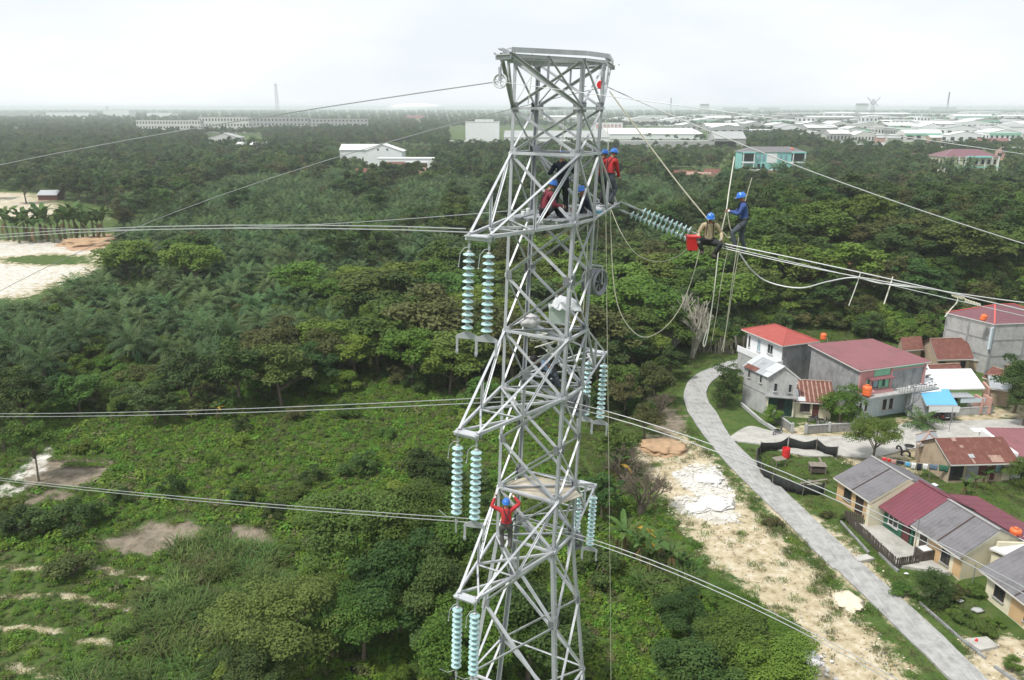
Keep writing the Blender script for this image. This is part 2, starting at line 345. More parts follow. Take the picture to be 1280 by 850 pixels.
YARD2 = gp([(1160, 740), (1205, 720), (1225, 735), (1180, 752)])
YARD3 = gp([(1200, 800), (1260, 792), (1330, 800), (1330, 900), (1240, 900)])
VERGE = gp([(905, 585), (925, 580), (975, 612), (1040, 648), (1062, 668), (1120, 722), (1210, 722), (1215, 745), (1150, 750), (1180, 800), (1240, 850), (1200, 850), (1060, 742), (960, 650)])
HILLCUT = gp([(1015, 388), (1040, 380), (1090, 382), (1120, 390), (1060, 394)])
EMB = gp([(800, 520), (830, 500), (860, 520), (862, 545), (820, 548)])
def masks(X, Y):
    sand = soft(PLOT, X, Y, 2.6)
    garden = soft(GARDEN, X, Y, 2.0)
    rows = .5 + .5 * np.sin((Y * 1.0 + X * .12 + .6 * np.sin(X * .5)) * 2 * math.pi / 4.6)
    sand = np.maximum(sand, .62 * soft(YARD2, X, Y, 1.2)); sand = np.maximum(sand, .85 * soft(YARD3, X, Y, 1.2))
    sand = np.maximum(sand, .62 * soft(VERGE, X, Y, 2.0)); sand = np.maximum(sand, .60 * soft(VILL, X, Y, 2))
    sand = np.maximum(sand, garden * np.clip(rows * 1.5 - .90, 0, .58))
    sand = np.maximum.reduce([sand, .85 * soft(QUARRY, X, Y, 6), .8 * soft(QUARRY2, X, Y, 8), .45 * soft(STONES, X, Y, 2)])
    white = np.maximum.reduce([soft(LIME1, X, Y, 1.5), .42 * soft(LIME2, X, Y, 1.8), .62 * soft(QUARRY, X, Y, 7), .45 * soft(QUARRY2, X, Y, 8), .56 * soft(STONES, X, Y, 1.2)])
    q = soft(QGRASS, X, Y, 4); white = white * (1 - .95 * q); sand = sand * (1 - .8 * q)
    soil = np.maximum.reduce([soft(SOIL1, X, Y, 1.6), soft(BED, X, Y, .5), .6 * soft(BROWN, X, Y, 1.5), .8 * soft(HILLCUT, X, Y, 3), .8 * soft(EMB, X, Y, 2)])
    orange = soft(QORANGE, X, Y, 4)
    return sand, white, soil, orange, q

def axis(segs):
    o = [segs[0][0]]
    for a, b, st in segs:
        n = max(1, int(round((b - a) / st))); o += list(np.linspace(a, b, n + 1)[1:])
    return np.array(o)
gx = axis([(-12000, -2000, 1000), (-2000, -400, 100), (-400, -160, 12), (-160, -72, 3), (-72, 92, .55), (92, 160, 3), (160, 400, 12), (400, 2000, 100), (2000, 12000, 1000)])
gy = axis([(-1500, -100, 100), (-100, 40, 12), (40, 135, .55), (135, 240, 1.6), (240, 420, 5), (420, 1000, 40), (1000, 3000, 200), (3000, 15000, 1000)])
GX, GY = np.meshgrid(gx, gy)
x = GX.ravel(); y = GY.ravel(); z = hgt(x, y)
sand, white, soil, orange, qg = masks(x, y)
near = (np.abs(x - 10) < 82) & (y > 40) & (y < 240)
bump = np.array([mnoise.noise(Vector((a * .35, b * .35, 0))) * .16 + mnoise.noise(Vector((a * 1.3, b * 1.3, 4))) * .05 if k else 0 for a, b, k in zip(x, y, near)])
vil = (x > 12) & (y < 140); z = z + np.where(vil, bump * .5 - .13, bump * (y > 40) - .30)
nx, ny = len(gx), len(gy)
idx = np.arange(nx * ny).reshape(ny, nx)
quads = np.stack([idx[:-1, :-1], idx[:-1, 1:], idx[1:, 1:], idx[1:, :-1]], -1).reshape(-1, 4)
gme = bpy.data.meshes.new('ground')
gme.vertices.add(nx * ny); gme.vertices.foreach_set('co', np.stack([x, y, z], 1).astype('f').ravel())
gme.loops.add(quads.size); gme.loops.foreach_set('vertex_index', quads.astype('i').ravel())
gme.polygons.add(len(quads)); gme.polygons.foreach_set('loop_start', np.arange(0, quads.size, 4, dtype='i')); gme.polygons.foreach_set('loop_total', np.full(len(quads), 4, 'i'))
gme.polygons.foreach_set('use_smooth', np.ones(len(quads), bool))
gme.update(); gme.validate()
ca = gme.color_attributes.new('soils', 'FLOAT_COLOR', 'POINT')
ca.data.foreach_set('color', np.stack([sand, white, soil, orange], 1).astype('f').ravel())
def ground_mat():
    m = bpy.data.materials.new('earth_and_turf'); m.use_nodes = True; t = m.node_tree; p = t.nodes['Principled BSDF']; N = t.nodes.new; L = t.links.new
    p.inputs['Roughness'].default_value = .95; p.inputs['Specular IOR Level'].default_value = .15
    tcn = N('ShaderNodeTexCoord')
    def noise(s, d=8, r=.65, off=0):
        n = N('ShaderNodeTexNoise'); n.inputs['Scale'].default_value = s; n.inputs['Detail'].default_value = d; n.inputs['Roughness'].default_value = r
        mp = N('ShaderNodeMapping'); mp.inputs['Location'].default_value = (off, off * .7, 0); L(tcn.outputs['Object'], mp.inputs['Vector']); L(mp.outputs[0], n.inputs['Vector']); return n.outputs[0]
    def ramp(f, stops):
        r = N('ShaderNodeValToRGB'); e = r.color_ramp.elements
        while len(e) < len(stops): e.new(.5)
        for el, (pos, c) in zip(e, stops): el.position = pos; el.color = (*c, 1)
        L(f, r.inputs[0]); return r.outputs[0]
    patch = noise(.9, 9, .72, 23); big = noise(.05, 6, .6); mid = noise(.55, 8, .7, 7); fine = noise(3.2, 8, .75, 13)
    base = ramp(mid, [(.3, (.034, .066, .016)), (.5, (.066, .108, .026)), (.72, (.115, .125, .045))])
    at_ = N('ShaderNodeAttribute'); at_.attribute_name = 'soils'
    sp = N('ShaderNodeSeparateColor'); L(at_.outputs['Color'], sp.inputs[0])
    def blend(base, mask, col, amt, n_):
        s = N('ShaderNodeMath'); s.operation = 'MULTIPLY_ADD'; L(n_, s.inputs[0]); s.inputs[1].default_value = 1.5; s.inputs[2].default_value = -.75
        a = N('ShaderNodeMath'); a.operation = 'ADD'; L(mask, a.inputs[0]); L(s.outputs[0], a.inputs[1])
        r = N('ShaderNodeMapRange'); r.interpolation_type = 'SMOOTHSTEP'; r.inputs[1].default_value = .38; r.inputs[2].default_value = .62; r.inputs[4].default_value = amt; L(a.outputs[0], r.inputs[0])
        k = N('ShaderNodeMath'); k.operation = 'MULTIPLY'; mr = N('ShaderNodeMapRange'); mr.inputs[1].default_value = .02; mr.inputs[2].default_value = .15; L(mask, mr.inputs[0]); L(mr.outputs[0], k.inputs[0]); L(r.outputs[0], k.inputs[1])
        x_ = N('ShaderNodeMix'); x_.data_type = 'RGBA'; L(k.outputs[0], x_.inputs[0]); L(base, x_.inputs[6]); L(col, x_.inputs[7]); return x_.outputs[2]
    soilc = ramp(patch, [(.3, (.085, .075, .055)), (.5, (.20, .165, .125)), (.68, (.29, .245, .195))])
    sandc = ramp(patch, [(.30, (.12, .105, .055)), (.38, (.26, .215, .135)), (.45, (.40, .335, .22)), (.54, (.47, .405, .285)), (.64, (.57, .52, .42)), (.74, (.43, .365, .25))])
    orc = ramp(fine, [(.3, (.30, .15, .08)), (.6, (.44, .29, .19)), (.8, (.54, .43, .33))])
    whc = ramp(patch, [(.32, (.24, .23, .17)), (.42, (.46, .44, .38)), (.55, (.56, .545, .51)), (.7, (.62, .61, .58))])
    c = blend(base, sp.outputs['Blue'], soilc, .95, mid)
    c = blend(c, sp.outputs['Red'], sandc, .97, mid)
    c = blend(c, sp.outputs['Green'], whc, .97, mid)
    c = blend(c, at_.outputs['Alpha'], orc, .95, mid)
    L(c, p.inputs['Base Color'])
    bp = N('ShaderNodeBump'); bp.inputs['Strength'].default_value = .6; bp.inputs['Distance'].default_value = .12; L(fine, bp.inputs['Height']); L(bp.outputs[0], p.inputs['Normal'])
    return m
M['ground'] = ground_mat(); gme.materials.append(M['ground'])
tag(link('ground', gme), kind='structure', label='green and sandy open ground running to the horizon')

# ------------------------------------------------------------------ roads (concrete, with a broken worn surface)
def road_mat():
    m = mat('worn_concrete_road', (.33, .33, .322), .9, 0, .2, 1.4, .7, 9, dirt=(.20, .198, .19), dirt_amt=.42, dscale=.8)
    t = m.node_tree; p = t.nodes['Principled BSDF']; N = t.nodes.new; L = t.links.new      # long tyre scuffs
    tcn = N('ShaderNodeTexCoord'); mp = N('ShaderNodeMapping'); mp.inputs['Scale'].default_value = (2.6, .13, 1); mp.inputs['Rotation'].default_value = (0, 0, R(10))
    n = N('ShaderNodeTexNoise'); n.inputs['Scale'].default_value = 1.5; n.inputs['Detail'].default_value = 7; n.inputs['Roughness'].default_value = .7
    L(tcn.outputs['Object'], mp.inputs[0]); L(mp.outputs[0], n.inputs[0])
    r = N('ShaderNodeMapRange'); r.inputs[1].default_value = .5; r.inputs[2].default_value = .68; r.inputs[4].default_value = .55; L(n.outputs[0], r.inputs[0])
    src = p.inputs['Base Color'].links[0].from_socket
    x_ = N('ShaderNodeMix'); x_.data_type = 'RGBA'; L(r.outputs[0], x_.inputs[0]); L(src, x_.inputs[6]); x_.inputs[7].default_value = (.48, .475, .46, 1); L(x_.outputs[2], p.inputs['Base Color'])
    return m
M['road'] = road_mat()
def strip(name, left, right, zt, mt, thick=.3, sub=4, wob=.05):
    Lp = [at(*p) for p in left]; Rp = [at(*p) for p in right]
    def res(P):
        o = []
        for i in range(len(P) - 1):
            p0, p1, p2, p3 = P[max(i - 1, 0)], P[i], P[i + 1], P[min(i + 2, len(P) - 1)]
            for k in range(sub):
                t = k / sub; o.append(.5 * ((2 * p1) + (-p0 + p2) * t + (2 * p0 - 5 * p1 + 4 * p2 - p3) * t * t + (-p0 + 3 * p1 - 3 * p2 + p3) * t ** 3))
        return o + [P[-1]]
    A, B = res(Lp), res(Rp); b = MB(); nn = len(A); vs = []
    for p, q in zip(A, B):
        w = (q - p).normalized(); p = p + w * rnd.uniform(-wob, wob); q = q + w * rnd.uniform(-wob, wob)
        vs += [(p.x, p.y, zt), (q.x, q.y, zt), (p.x, p.y, zt - thick), (q.x, q.y, zt - thick)]
    fs = []
    for i in range(nn - 1):
        a = i * 4; fs += [(a, a + 1, a + 5, a + 4), (a, a + 4, a + 6, a + 2), (a + 1, a + 3, a + 7, a + 5)]
    b.add(vs, fs); o = b.build(name, mt); return o
o = strip('road', [(960, 445), (918, 450), (890, 459), (865, 472), (855, 490), (857, 507), (866, 524), (880, 544), (909, 579), (949, 619), (983, 652), (1035, 705), (1051, 716), (1110, 773), (1189, 850), (1260, 920)],
          [(962, 452), (928, 459), (908, 466), (891, 476), (883, 490), (887, 504), (896, 516), (906, 535), (921, 555), (951, 584), (993, 625), (1042, 671), (1073, 700), (1141, 760), (1236, 850), (1300, 912)], .04, M['road'], sub=5)
tag(o, 'grey cracked concrete lane curving past the village houses', kind='structure')
o = strip('side_road', [(908, 549), (935, 533), (962, 538), (1000, 544), (1045, 545), (1092, 542), (1140, 527), (1200, 526), (1330, 522)],
          [(921, 552), (948, 555), (975, 563), (1010, 570), (1050, 570), (1090, 572), (1145, 560), (1230, 552), (1330, 550)], .036, M['conc_floor'], sub=5)
tag(o, 'pale concrete side lane between the two rows of houses', kind='structure')
# creek under the trees at the bottom
cb = MB(); P = [at(*p) for p in [(430, 835), (470, 826), (505, 822), (540, 842), (560, 880), (520, 900), (430, 900)]]
cb.prism([(p.x, p.y) for p in P], -.12, .035); tag(cb.build('creek_water', M['water']), 'dark still creek pool under the big trees', kind='structure')

# ------------------------------------------------------------------ lattice tower
YT = 21.0; aT = R(23.6)
TH = R(30)
LD = Vector((math.cos(TH), -math.sin(TH), 0))              # along the line, toward the near right
ND = Vector((-math.sin(TH), -math.cos(TH), 0))             # along the near crossarms
SG = {'L': (-1, 1), 'N': (1, 1), 'R': (1, -1), 'F': (-1, -1)}
CD = {k: (LD * (s[0] * .97) + ND * (s[1] * .64)) / 1.28 for k, s in SG.items()}
def ctr_py(py): return ptY(700 - .053 * (py - 76), py, YT)
C666 = ctr_py(666); C848 = ctr_py(848); C76 = ctr_py(76)
def ctr(z): return C76.lerp(C848, (C76.z - z) / (C76.z - C848.z)).copy()
def rad(z): return 1.28 if z >= C666.z else 1.28 + (C666.z - z) * (2.02 - 1.28) / (C666.z - C848.z)
def corner(k, z):
    c = ctr(z); c.z = z; return c + CD[k] * rad(z)
RING = [ctr_py(p).z for p in (76, 134, 190, 272, 342, 411, 482, 545, 606, 666)]
low = []
zz = RING[-1]; st = 2.3
while zz > .6: zz -= st; st *= 1.12; low.append(max(zz, 0.0))
if low[-2] < 1.5: low = low[:-2] + [0.0]
LV = RING + low
tower = empty('lattice_tower', (ctr(0).x, ctr(0).y, 0))
tag(tower, 'tall grey steel lattice transmission tower with crossarms in the middle of the view', 'transmission tower')
TI = Matrix.Translation(-tower.location)
def tp(b, name, m=None, parent=tower):
    m = m or ('steel_light' if name in ('brace', 'horizontal_strut', 'crossarm', 'top_beam') else 'steel')
    o = b.build(name, M[m], parent); 
    if parent is tower: o.location = -tower.location
    return o
order = ['L', 'N', 'R', 'F']
for k in order:
    b = MB(); out = CD[k]
    for i in range(len(LV) - 1):
        w = .085 if i < 9 else .118
        p, q = corner(k, LV[i]), corner(k, LV[i + 1]); d = (q - p).normalized()
        for s in (1, -1):                          # two flanges of the big angle, along the two faces
            fl = LD * -SG[k][0] if s > 0 else ND * -SG[k][1]; fl = (fl - d * fl.dot(d)).normalized(); n = d.cross(fl).normalized()
            b.box((p + q) / 2 + fl * (w / 2), ((q - p).length, w, .018), (d, fl, n))
        if i in (9, 12): b.box(q + (-out) * .02, (.5, .09, .09), (d, d.orthogonal().normalized(), d.cross(d.orthogonal().normalized())))
    tp(b, 'leg')
def face_n(a, b_): return ((CD[a] + CD[b_]) / 2).normalized()
PAIR = [('L', 'N'), ('N', 'R'), ('R', 'F'), ('F', 'L')]
for i in range(len(LV) - 1):
    zt, zb = LV[i], LV[i + 1]
    for a, c in PAIR:
        n = face_n(a, c); w = .05 if i < 9 else .064
        p, q = corner(a, zt), corner(c, zb); p2, q2 = corner(c, zt), corner(a, zb)
        b = MB(); b.angle(p + n * .022, q + n * .022, w, n); tp(b, 'brace')
        b = MB(); b.angle(p2 - n * .022, q2 - n * .022, w, -n); tp(b, 'brace')
        if i in (0, 1, 2, 3, 5, 6, 8, 9) or i > 10:
            b = MB(); b.angle(p + n * .05, p2 + n * .05, .058, n); tp(b, 'horizontal_strut')
    if i in (2, 3, 5, 6, 8, 9):                     # plan bracing across the body
        z_ = zt - .03
        for a, c in (('L', 'R'), ('N', 'F')):
            b = MB(); b.angle(corner(a, z_) + Vector((0, 0, .03 if a == 'L' else -.03)), corner(c, z_) + Vector((0, 0, .03 if a == 'L' else -.03)), .07, Vector((0, 0, 1))); tp(b, 'plan_brace')
    if 0 < i < 14:                                  # bolted plates on the faces where the bracing meets the legs
        for a, c in PAIR:
            n = face_n(a, c)
            for k, o_ in ((a, c), (c, a)):
                e_ = (corner(o_, zt) - corner(k, zt)).normalized(); d_ = (corner(k, zt) - corner(k, zb)).normalized(); b = MB(); c0 = corner(k, zt) + e_ * .12 + n * .034; b.box(c0, (.17, .010, .24), (e_, n, d_))
                for bx, bz in ((-.05, -.08), (.05, -.08), (-.05, .0), (.05, .0), (-.05, .08), (.05, .08)): b.box(c0 + e_ * bx + d_ * bz + n * .011, (.026, .016, .026), (e_, n, d_))
                tp(b, 'gusset_plate', 'steel_dark' if (i + len(k + a)) % 3 == 0 else 'steel')
    if i in (2, 5, 6, 8, 9):
        for k in order:                            # gusset plates, bolted inside the corners
            b = MB(); c0 = corner(k, zt) - CD[k] * .2; u_ = CD[k].normalized(); t_ = u_.cross(Vector((0, 0, 1)))
            b.box(c0, (.26, .016, .26), (t_, u_, Vector((0, 0, 1)))); tp(b, 'gusset_plate')
def crossarm(side, zt, zb, reach, up=False):
    n = ND * side; ks = ('L', 'N') if side > 0 else ('F', 'R')
    z0 = zt if up else zb
    c = ctr(z0); c.z = z0; tip = c + n * reach
    hw_ = .12 if up else .27; ta, tb = tip - LD * hw_, tip + LD * hw_
    b = MB(); Z = Vector((0, 0, 1))
    b.box(tip, (2 * hw_ + .12, .26, .025), (LD, n, Z)); b.box(tip - Z * .06 + n * .05, (2 * hw_ + .16, .014, .09), (LD, n, Z)); b.box(tip - Z * .06 - n * .10, (2 * hw_ + .16, .014, .09), (LD, n, Z))
    for s in (-.25, .25):
        for dz in (-.1, .1): b.lathe([(.022, 0), (.022, .03), (0, .03)], 6, tip + LD * (s + dz * .5) + n * dz + Z * .015)
    root = tp(b, 'crossarm')
    def ch(p, q, w, nn=(0, 0, 1), nm='chord'):
        bb = MB(); bb.angle(p, q, w, nn); o = bb.build(nm, M['steel_light'], root); return o
    for k, e in zip(ks, (ta, tb)):
        pb, pt = corner(k, zb), corner(k, zt)
        if up: pb, pt = pt, pb
        ch(pb, e + Z * .02, .062); ch(pt, e + Z * .06, .06, n.cross(Z))
        last = None
        for f in (.5,):
            a_, b_ = pb.lerp(e, f), pt.lerp(e, f); ch(a_, b_, .045, n.cross(Z), 'post')
            ch(a_, pt, .045, n.cross(Z), 'lacing')
    p1, p2 = corner(ks[0], z0), corner(ks[1], z0)
    for f0, f1 in ((0, .5), (.5, .95)):
        ch(p1.lerp(ta, f0) - Z * .02, p2.lerp(tb, f1) - Z * .02, .05, nm='lacing'); ch(p2.lerp(tb, f0) - Z * .04, p1.lerp(ta, f1) - Z * .04, .05, nm='lacing')
        ch(p1.lerp(ta, f1) - Z * .06, p2.lerp(tb, f1) - Z * .06, .055, nm='post')
    return tip
TIP = {}
for side in (1, -1):
    TIP[side, 0] = crossarm(side, RING[0], RING[1], 2.75 if side > 0 else 3.0, True)
    TIP[side, 1] = crossarm(side, RING[2], RING[3], 3.6 if side > 0 else 3.8)
    TIP[side, 2] = crossarm(side, RING[5], RING[6], 3.9 if side > 0 else 3.75)
    TIP[side, 3] = crossarm(side, RING[8], RING[9], 3.75 if side > 0 else 3.7)
# top beam decking: long channel members from peak to peak
for k, e, w in (('N', .12, .16), ('L', -.12, .09)):
    b = MB(); p = TIP[1, 0] + LD * e + Vector((0, 0, .13)); q = TIP[-1, 0] + LD * e * .6 + Vector((0, 0, .13)); mid = corner(k, RING[0]) + Vector((0, 0, .14)); mid2 = corner('R' if k == 'N' else 'F', RING[0]) + Vector((0, 0, .14))
    for s, t_ in ((p, mid), (mid, mid2), (mid2, q)):
        d = (t_ - s).normalized(); b.box((s + t_) / 2, ((t_ - s).length, w, .025), (d, d.cross(Vector((0, 0, 1))).normalized(), Vector((0, 0, 1))))
        b.box((s + t_) / 2 + d.cross(Vector((0, 0, 1))).normalized() * (w / 2 + .009) - Vector((0, 0, .03)), ((t_ - s).length, .018, .11), (d, d.cross(Vector((0, 0, 1))).normalized(), Vector((0, 0, 1))))
    tp(b, 'top_beam')
for f in (.2, .5, .8):
    b = MB(); b.angle(corner('L', RING[0]).lerp(corner('F', RING[0]), f), corner('N', RING[0]).lerp(corner('R', RING[0]), f), .1, (0, 0, 1)); tp(b, 'horizontal_strut')
# small step bolts up the near leg
b = MB(); z_ = 3.0
while z_ < RING[0] - .3:
    p = corner('N', z_); d = (CD['N'].normalized() + LD * .7).normalized(); b.tube([p, p + d * .13], .009, 5); z_ += .42
o = tp(b, 'step_bolt'); o['kind'] = 'stuff'
# working decks on the upper and lower crossarms
def deck(z, cpts, nm, m='ply'): 
    b = MB(); b.prism([(p.x, p.y) for p in cpts], z, z + .03); return b
# ------------------------------------------------------------------ insulator strings
def disc_mesh():
    b = MB()
    b.lathe([(.0, .045), (.045, .045), (.05, .03), (.05, -.01), (.035, -.02)], 10, m=1)                     # metal cap
    b.lathe([(.045, .005), (.075, -.004), (.115, -.022), (.133, -.042), (.130, -.052), (.11, -.046), (.098, -.060), (.08, -.046), (.066, -.062), (.045, -.05), (.02, -.05)], 16, m=0)
    b.lathe([(.012, -.05), (.012, -.105)], 6, m=1)
    return b.mesh('insulator_disc', [M['glass_disc'], M['cap']], True)
DISC = disc_mesh()
def insulator(loc, label, group, n=12, lean=(0, 0), yoke=0, horn=1, yaw=0.0):
    r = empty('insulator_string', loc); tag(r, label, 'insulator', group); r.rotation_euler = (lean[0], lean[1], 0); r.scale = (1.09,) * 3
    b = MB(); b.ring((0, 0, -.04), .04, .012, (0, 1, 0), 10, 5); b.tube([(0, 0, -.07), (0, 0, -.30)], .018, 6); b.box((0, 0, -.17), (.05, .03, .1)); b.build('shackle', M['cap'], r)
    for i in range(n): link('insulator_disc', DISC, r, (0, 0, -.32 - .146 * i))
    zb = -.32 - .146 * n
    u = Vector((math.cos(yaw), math.sin(yaw), 0))
    if yoke == 1:
        b = MB(); ax = (u, Vector((-u.y, u.x, 0)), Vector((0, 0, 1)))
        poly = [(-.26, -.12), (-.24, -.05), (-.04, .05), (.04, .05), (.24, -.05), (.26, -.12)]
        vs = [u * x + Vector((0, 0, zb - .03 + z)) + ax[1] * s for s in (-.012, .012) for x, z in poly]
        b.add(vs, [tuple(range(6)), tuple(reversed(range(6, 12)))] + [(i, (i + 1) % 6, (i + 1) % 6 + 6, i + 6) for i in range(6)])
        b.build('yoke_plate', M['steel'], r)
        for s in (-.22, .22):
            b = MB(); b.box(u * s + Vector((0, 0, zb - .30)), (.05, .02, .40), ax); b.box(u * s + Vector((0, 0, zb - .44)), (.06, .04, .05), ax); b.build('link_strap', M['steel'], r)
    elif yoke == 2:
        b = MB(); b.tube([(0, 0, zb + .05), (0, 0, zb - .32)], .022, 6); b.box((0, 0, zb - .14), (.06, .05, .09)); b.box((0, 0, zb - .36), (.035, .03, .14)); b.build('link_rod', M['cap'], r)
    if horn:
        b = MB(); v = u * -1
        b.tube([Vector((0, 0, -.2)), v * .10 + Vector((0, 0, -.22)), v * .19 + Vector((0, 0, -.34)), v * .22 + Vector((0, 0, -.62))], .010, 5)
        b.lathe([(0, .02), (.02, 0), (0, -.02)], 6, v * .22 + Vector((0, 0, -.63))); b.build('arcing_horn', M['cap'], r)
        if yoke == 2:
            b = MB(); b.tube([Vector((0, 0, zb - .02)), v * .22 + Vector((0, 0, zb - .05)), v * .42 + Vector((0, 0, zb + .1))], .010, 5); b.build('arcing_horn', M['cap'], r)
    return r
LN = -R(2.2)      # everything hangs with the slight lean of the tower
names = {1: 'upper', 2: 'middle', 3: 'lower'}
for lv, yk in ((1, 1), (2, 1), (3, 2)):
    for e, w in ((-.27, 'left'), (.27, 'right')):
        T = TIP[1, lv] + LD * e - Vector((0, 0, .06))
        yy = 2 if (lv == 3 or (lv == 2 and e < 0)) else 1
        insulator(T, f'{w} glass disc string of the pair hanging from the {names[lv]} near crossarm', 'glass insulator strings hanging from the near crossarms', 12, (0, -LN if False else R(2.2)), yy, 1, R(-10 if lv < 3 else 20))
for lv in (2, 3):
    for e, w in ((-.27, 'partly hidden'), (.27, 'clear')):
        T = TIP[-1, lv] + LD * e - Vector((0, 0, .06))
        insulator(T, f'{w} glass disc string on the {names[lv]} far crossarm, right of the tower', 'glass insulator strings hanging from the far crossarms', 12, (0, R(2.2)), 1, 0, R(-12))
# the strained double string reaching out to the two linemen
S0 = TIP[-1, 1] + LD * .35 - Vector((0, 0, .05)); S1 = ptY(872, 298, 23.3)
dS = (S1 - S0); LS = dS.length
for off, w, f0, cnt in ((Vector((.03, .03, .11)), 'upper', .28, 11), (Vector((0, 0, -.12)), 'lower', .14, 14)):
    r = empty('insulator_string', S0 + off); tag(r, f'{w} row of the slanting double glass string strained towards the linemen', 'insulator', 'strained glass insulator strings')
    r.rotation_euler = dS.to_track_quat('-Z', 'Y').to_euler()
    b = MB(); b.tube([(0, 0, 0), (0, 0, -LS * f0)], .02, 6); b.box((0, 0, -LS * f0 * .5), (.07, .05, LS * f0 * .5)); b.build('turnbuckle', M['cap'], r)
    for i in range(cnt): link('insulator_disc', DISC, r, (0, 0, -LS * f0 - .05 - .146 * i))
    b = MB(); b.tube([(0, 0, -LS * f0 - .146 * cnt), (0, 0, -LS)], .02, 6); b.build('link_rod', M['cap'], r)

# ------------------------------------------------------------------ conductors
NV = LD.cross(Vector((0, 0, 1))).normalized()
def on_plane(A, px, py):
    d = ray(px, py); o = Vector((0, 0, CAMH)); t = (A - o).dot(NV) / d.dot(NV); p = o + d * t
    return (p - A).dot(LD), p.z
def wire_pts(A, pix, t_end, t0=0.0):
    ts, zs = [t0], [A.z]
    for q in pix:
        t, z = on_plane(A, *q); ts.append(t); zs.append(z)
    k = np.polyfit(np.array(ts), np.array(zs), 2 if len(ts) > 2 else 1, w=[3] + [1] * (len(ts) - 1))
    n = 40; out = []
    for i in range(n + 1):
        t = t0 + (t_end - t0) * (i / n) ** 1.3; p = A + LD * t; p.z = np.polyval(k, t); out.append(p)
    out[0].z = A.z
    return out
def wire(A, pix, t_end, label, r=.016, m='wire', twin=None, name='conductor', cat='power line', group=None):
    pts = wire_pts(A, pix, t_end)
    if twin:
        for off, w in ((twin, 'upper'), (-twin, 'lower')):
            b = MB(); b.tube([p + off for p in pts], r, 5); tag(b.build(name, M[m]), label.replace('#', w), cat, group)
    else:
        b = MB(); b.tube(pts, r, 5); tag(b.build(name, M[m]), label, cat, group)
    return pts
Zv = Vector((0, 0, 1)); g = 'overhead lines strung through the tower'
A = ptY(622, 102, TIP[1, 0].y)
wire(A, [(400, 136), (200, 167), (0, 206)], -260, 'thin grounding wire from the white wheel running down to the left edge', .014, 'wire_dark', name='ground_wire', group=g)
wire(A, [(800, 124), (940, 145), (1100, 168), (1280, 192)], 60, 'thin grounding wire crossing the tower top towards the far right houses', .007, 'wire_dark', name='ground_wire', group=g)
A = ptY(758, 108, TIP[-1, 0].y)
wire(A, [(685, 119), (560, 157), (450, 190), (300, 235)], -160, 'faint far grounding wire dropping left behind the tower into the palms', .014, 'wire_dark', name='ground_wire', group=g)
wire(A, [(850, 150), (1000, 208), (1280, 305)], 40, 'thin grounding wire sloping from the far peak over the teal house', .014, 'wire', name='ground_wire', group=g)
A = TIP[1, 1] - LD * .3 + Zv * .1
wire(A, [(505, 277), (300, 286), (0, 295)], -230, '# cable of the pair leaving left from the upper near crossarm', .014, 'wire', twin=Zv * .055 + NV * .1, group=g)
for i, (x0, x1) in enumerate(((505, 585), (470, 540))):
    p0, p1 = ptY(x0, 276, A.y + 4.0 if i else A.y + 3), A - LD * .1
A = TIP[-1, 1] - LD * .3
wire(A, [(620, 266), (510, 273), (300, 285)], -200, 'faint cable leaving left from the upper far crossarm behind the tower', .014, 'wire_dark', group=g)
A = ptY(672, 497, YT - .1)
wire(A, [(300, 513.5), (0, 519)], -230, '# cable of the middle pair running level to the left edge', .0125, 'wire', twin=Zv * .075, group=g)
wire(A, [(735, 503), (930, 578), (1280, 737)], 42, '# cable of the middle pair descending right over the road', .0125, 'wire', twin=Zv * .075, group=g)
A = ptY(668, 656, YT - .1)
wire(A, [(300, 629), (0, 599)], -230, '# cable of the lowest pair rising gently to the left edge', .0125, 'wire', twin=Zv * .065, group=g)
wire(A, [(735, 668), (920, 752), (1120, 850)], 30, '# cable of the lowest pair descending right over the shrubs', .0125, 'wire', twin=Zv * .065, group=g)
A = S1
wire(A, [(1000, 325), (1130, 352), (1280, 388)], 42, 'upper taut cable from the linemen to the right edge', .019, 'wire', group=g)
wire(A - Zv * .1, [(1000, 331), (1130, 357), (1280, 378)], 42, 'second taut cable from the linemen to the right edge', .015, 'wire', group=g)
wire(A - Zv * .05, [(1155, 366)], 9.0, 'thin pulling wire just under the taut cables by the linemen', .011, 'wire_dark', group=g)

# ------------------------------------------------------------------ ropes and loose cable loops
def smooth(P, sub=8):
    o = []
    for i in range(len(P) - 1):
        p0, p1, p2, p3 = P[max(i - 1, 0)], P[i], P[i + 1], P[min(i + 2, len(P) - 1)]
        for k in range(sub):
            t = k / sub; o.append(.5 * ((2 * p1) + (-p0 + p2) * t + (2 * p0 - 5 * p1 + 4 * p2 - p3) * t * t + (-p0 + 3 * p1 - 3 * p2 + p3) * t ** 3))
    return o + [P[-1]]
def rope(pts, label, r=.014, m='rope', name='rope', cat='rope', group='ropes around the tower and linemen'):
    b = MB(); b.tube(smooth([ptY(*p) for p in pts]), r, 5); return tag(b.build(name, M[m]), label, cat, group)
rope([(924, 316, 23.6), (940, 338, 23.4), (962, 353, 23.2), (1000, 360, 22.7), (1035, 352, 22.3), (1068, 347, 21.9), (1100, 354, 21.5), (1150, 360, 21.0), (1175, 363, 20.8)], 'sagging light cable loop below the linemen', .024, 'wire', 'cable_loop', 'cable')
rope([(762, 114, 25.1), (800, 166, 24.9), (850, 232, 24.5), (893, 284, 24.1)], 'taut rope from the far peak down to the crouching lineman', .022)
rope([(764, 262, 25.3), (776, 290, 25.0), (795, 317, 24.8), (822, 327, 24.5), (848, 320, 24.3), (866, 303, 24.1)], 'thin rope loop hanging under the strained glass string', .012)
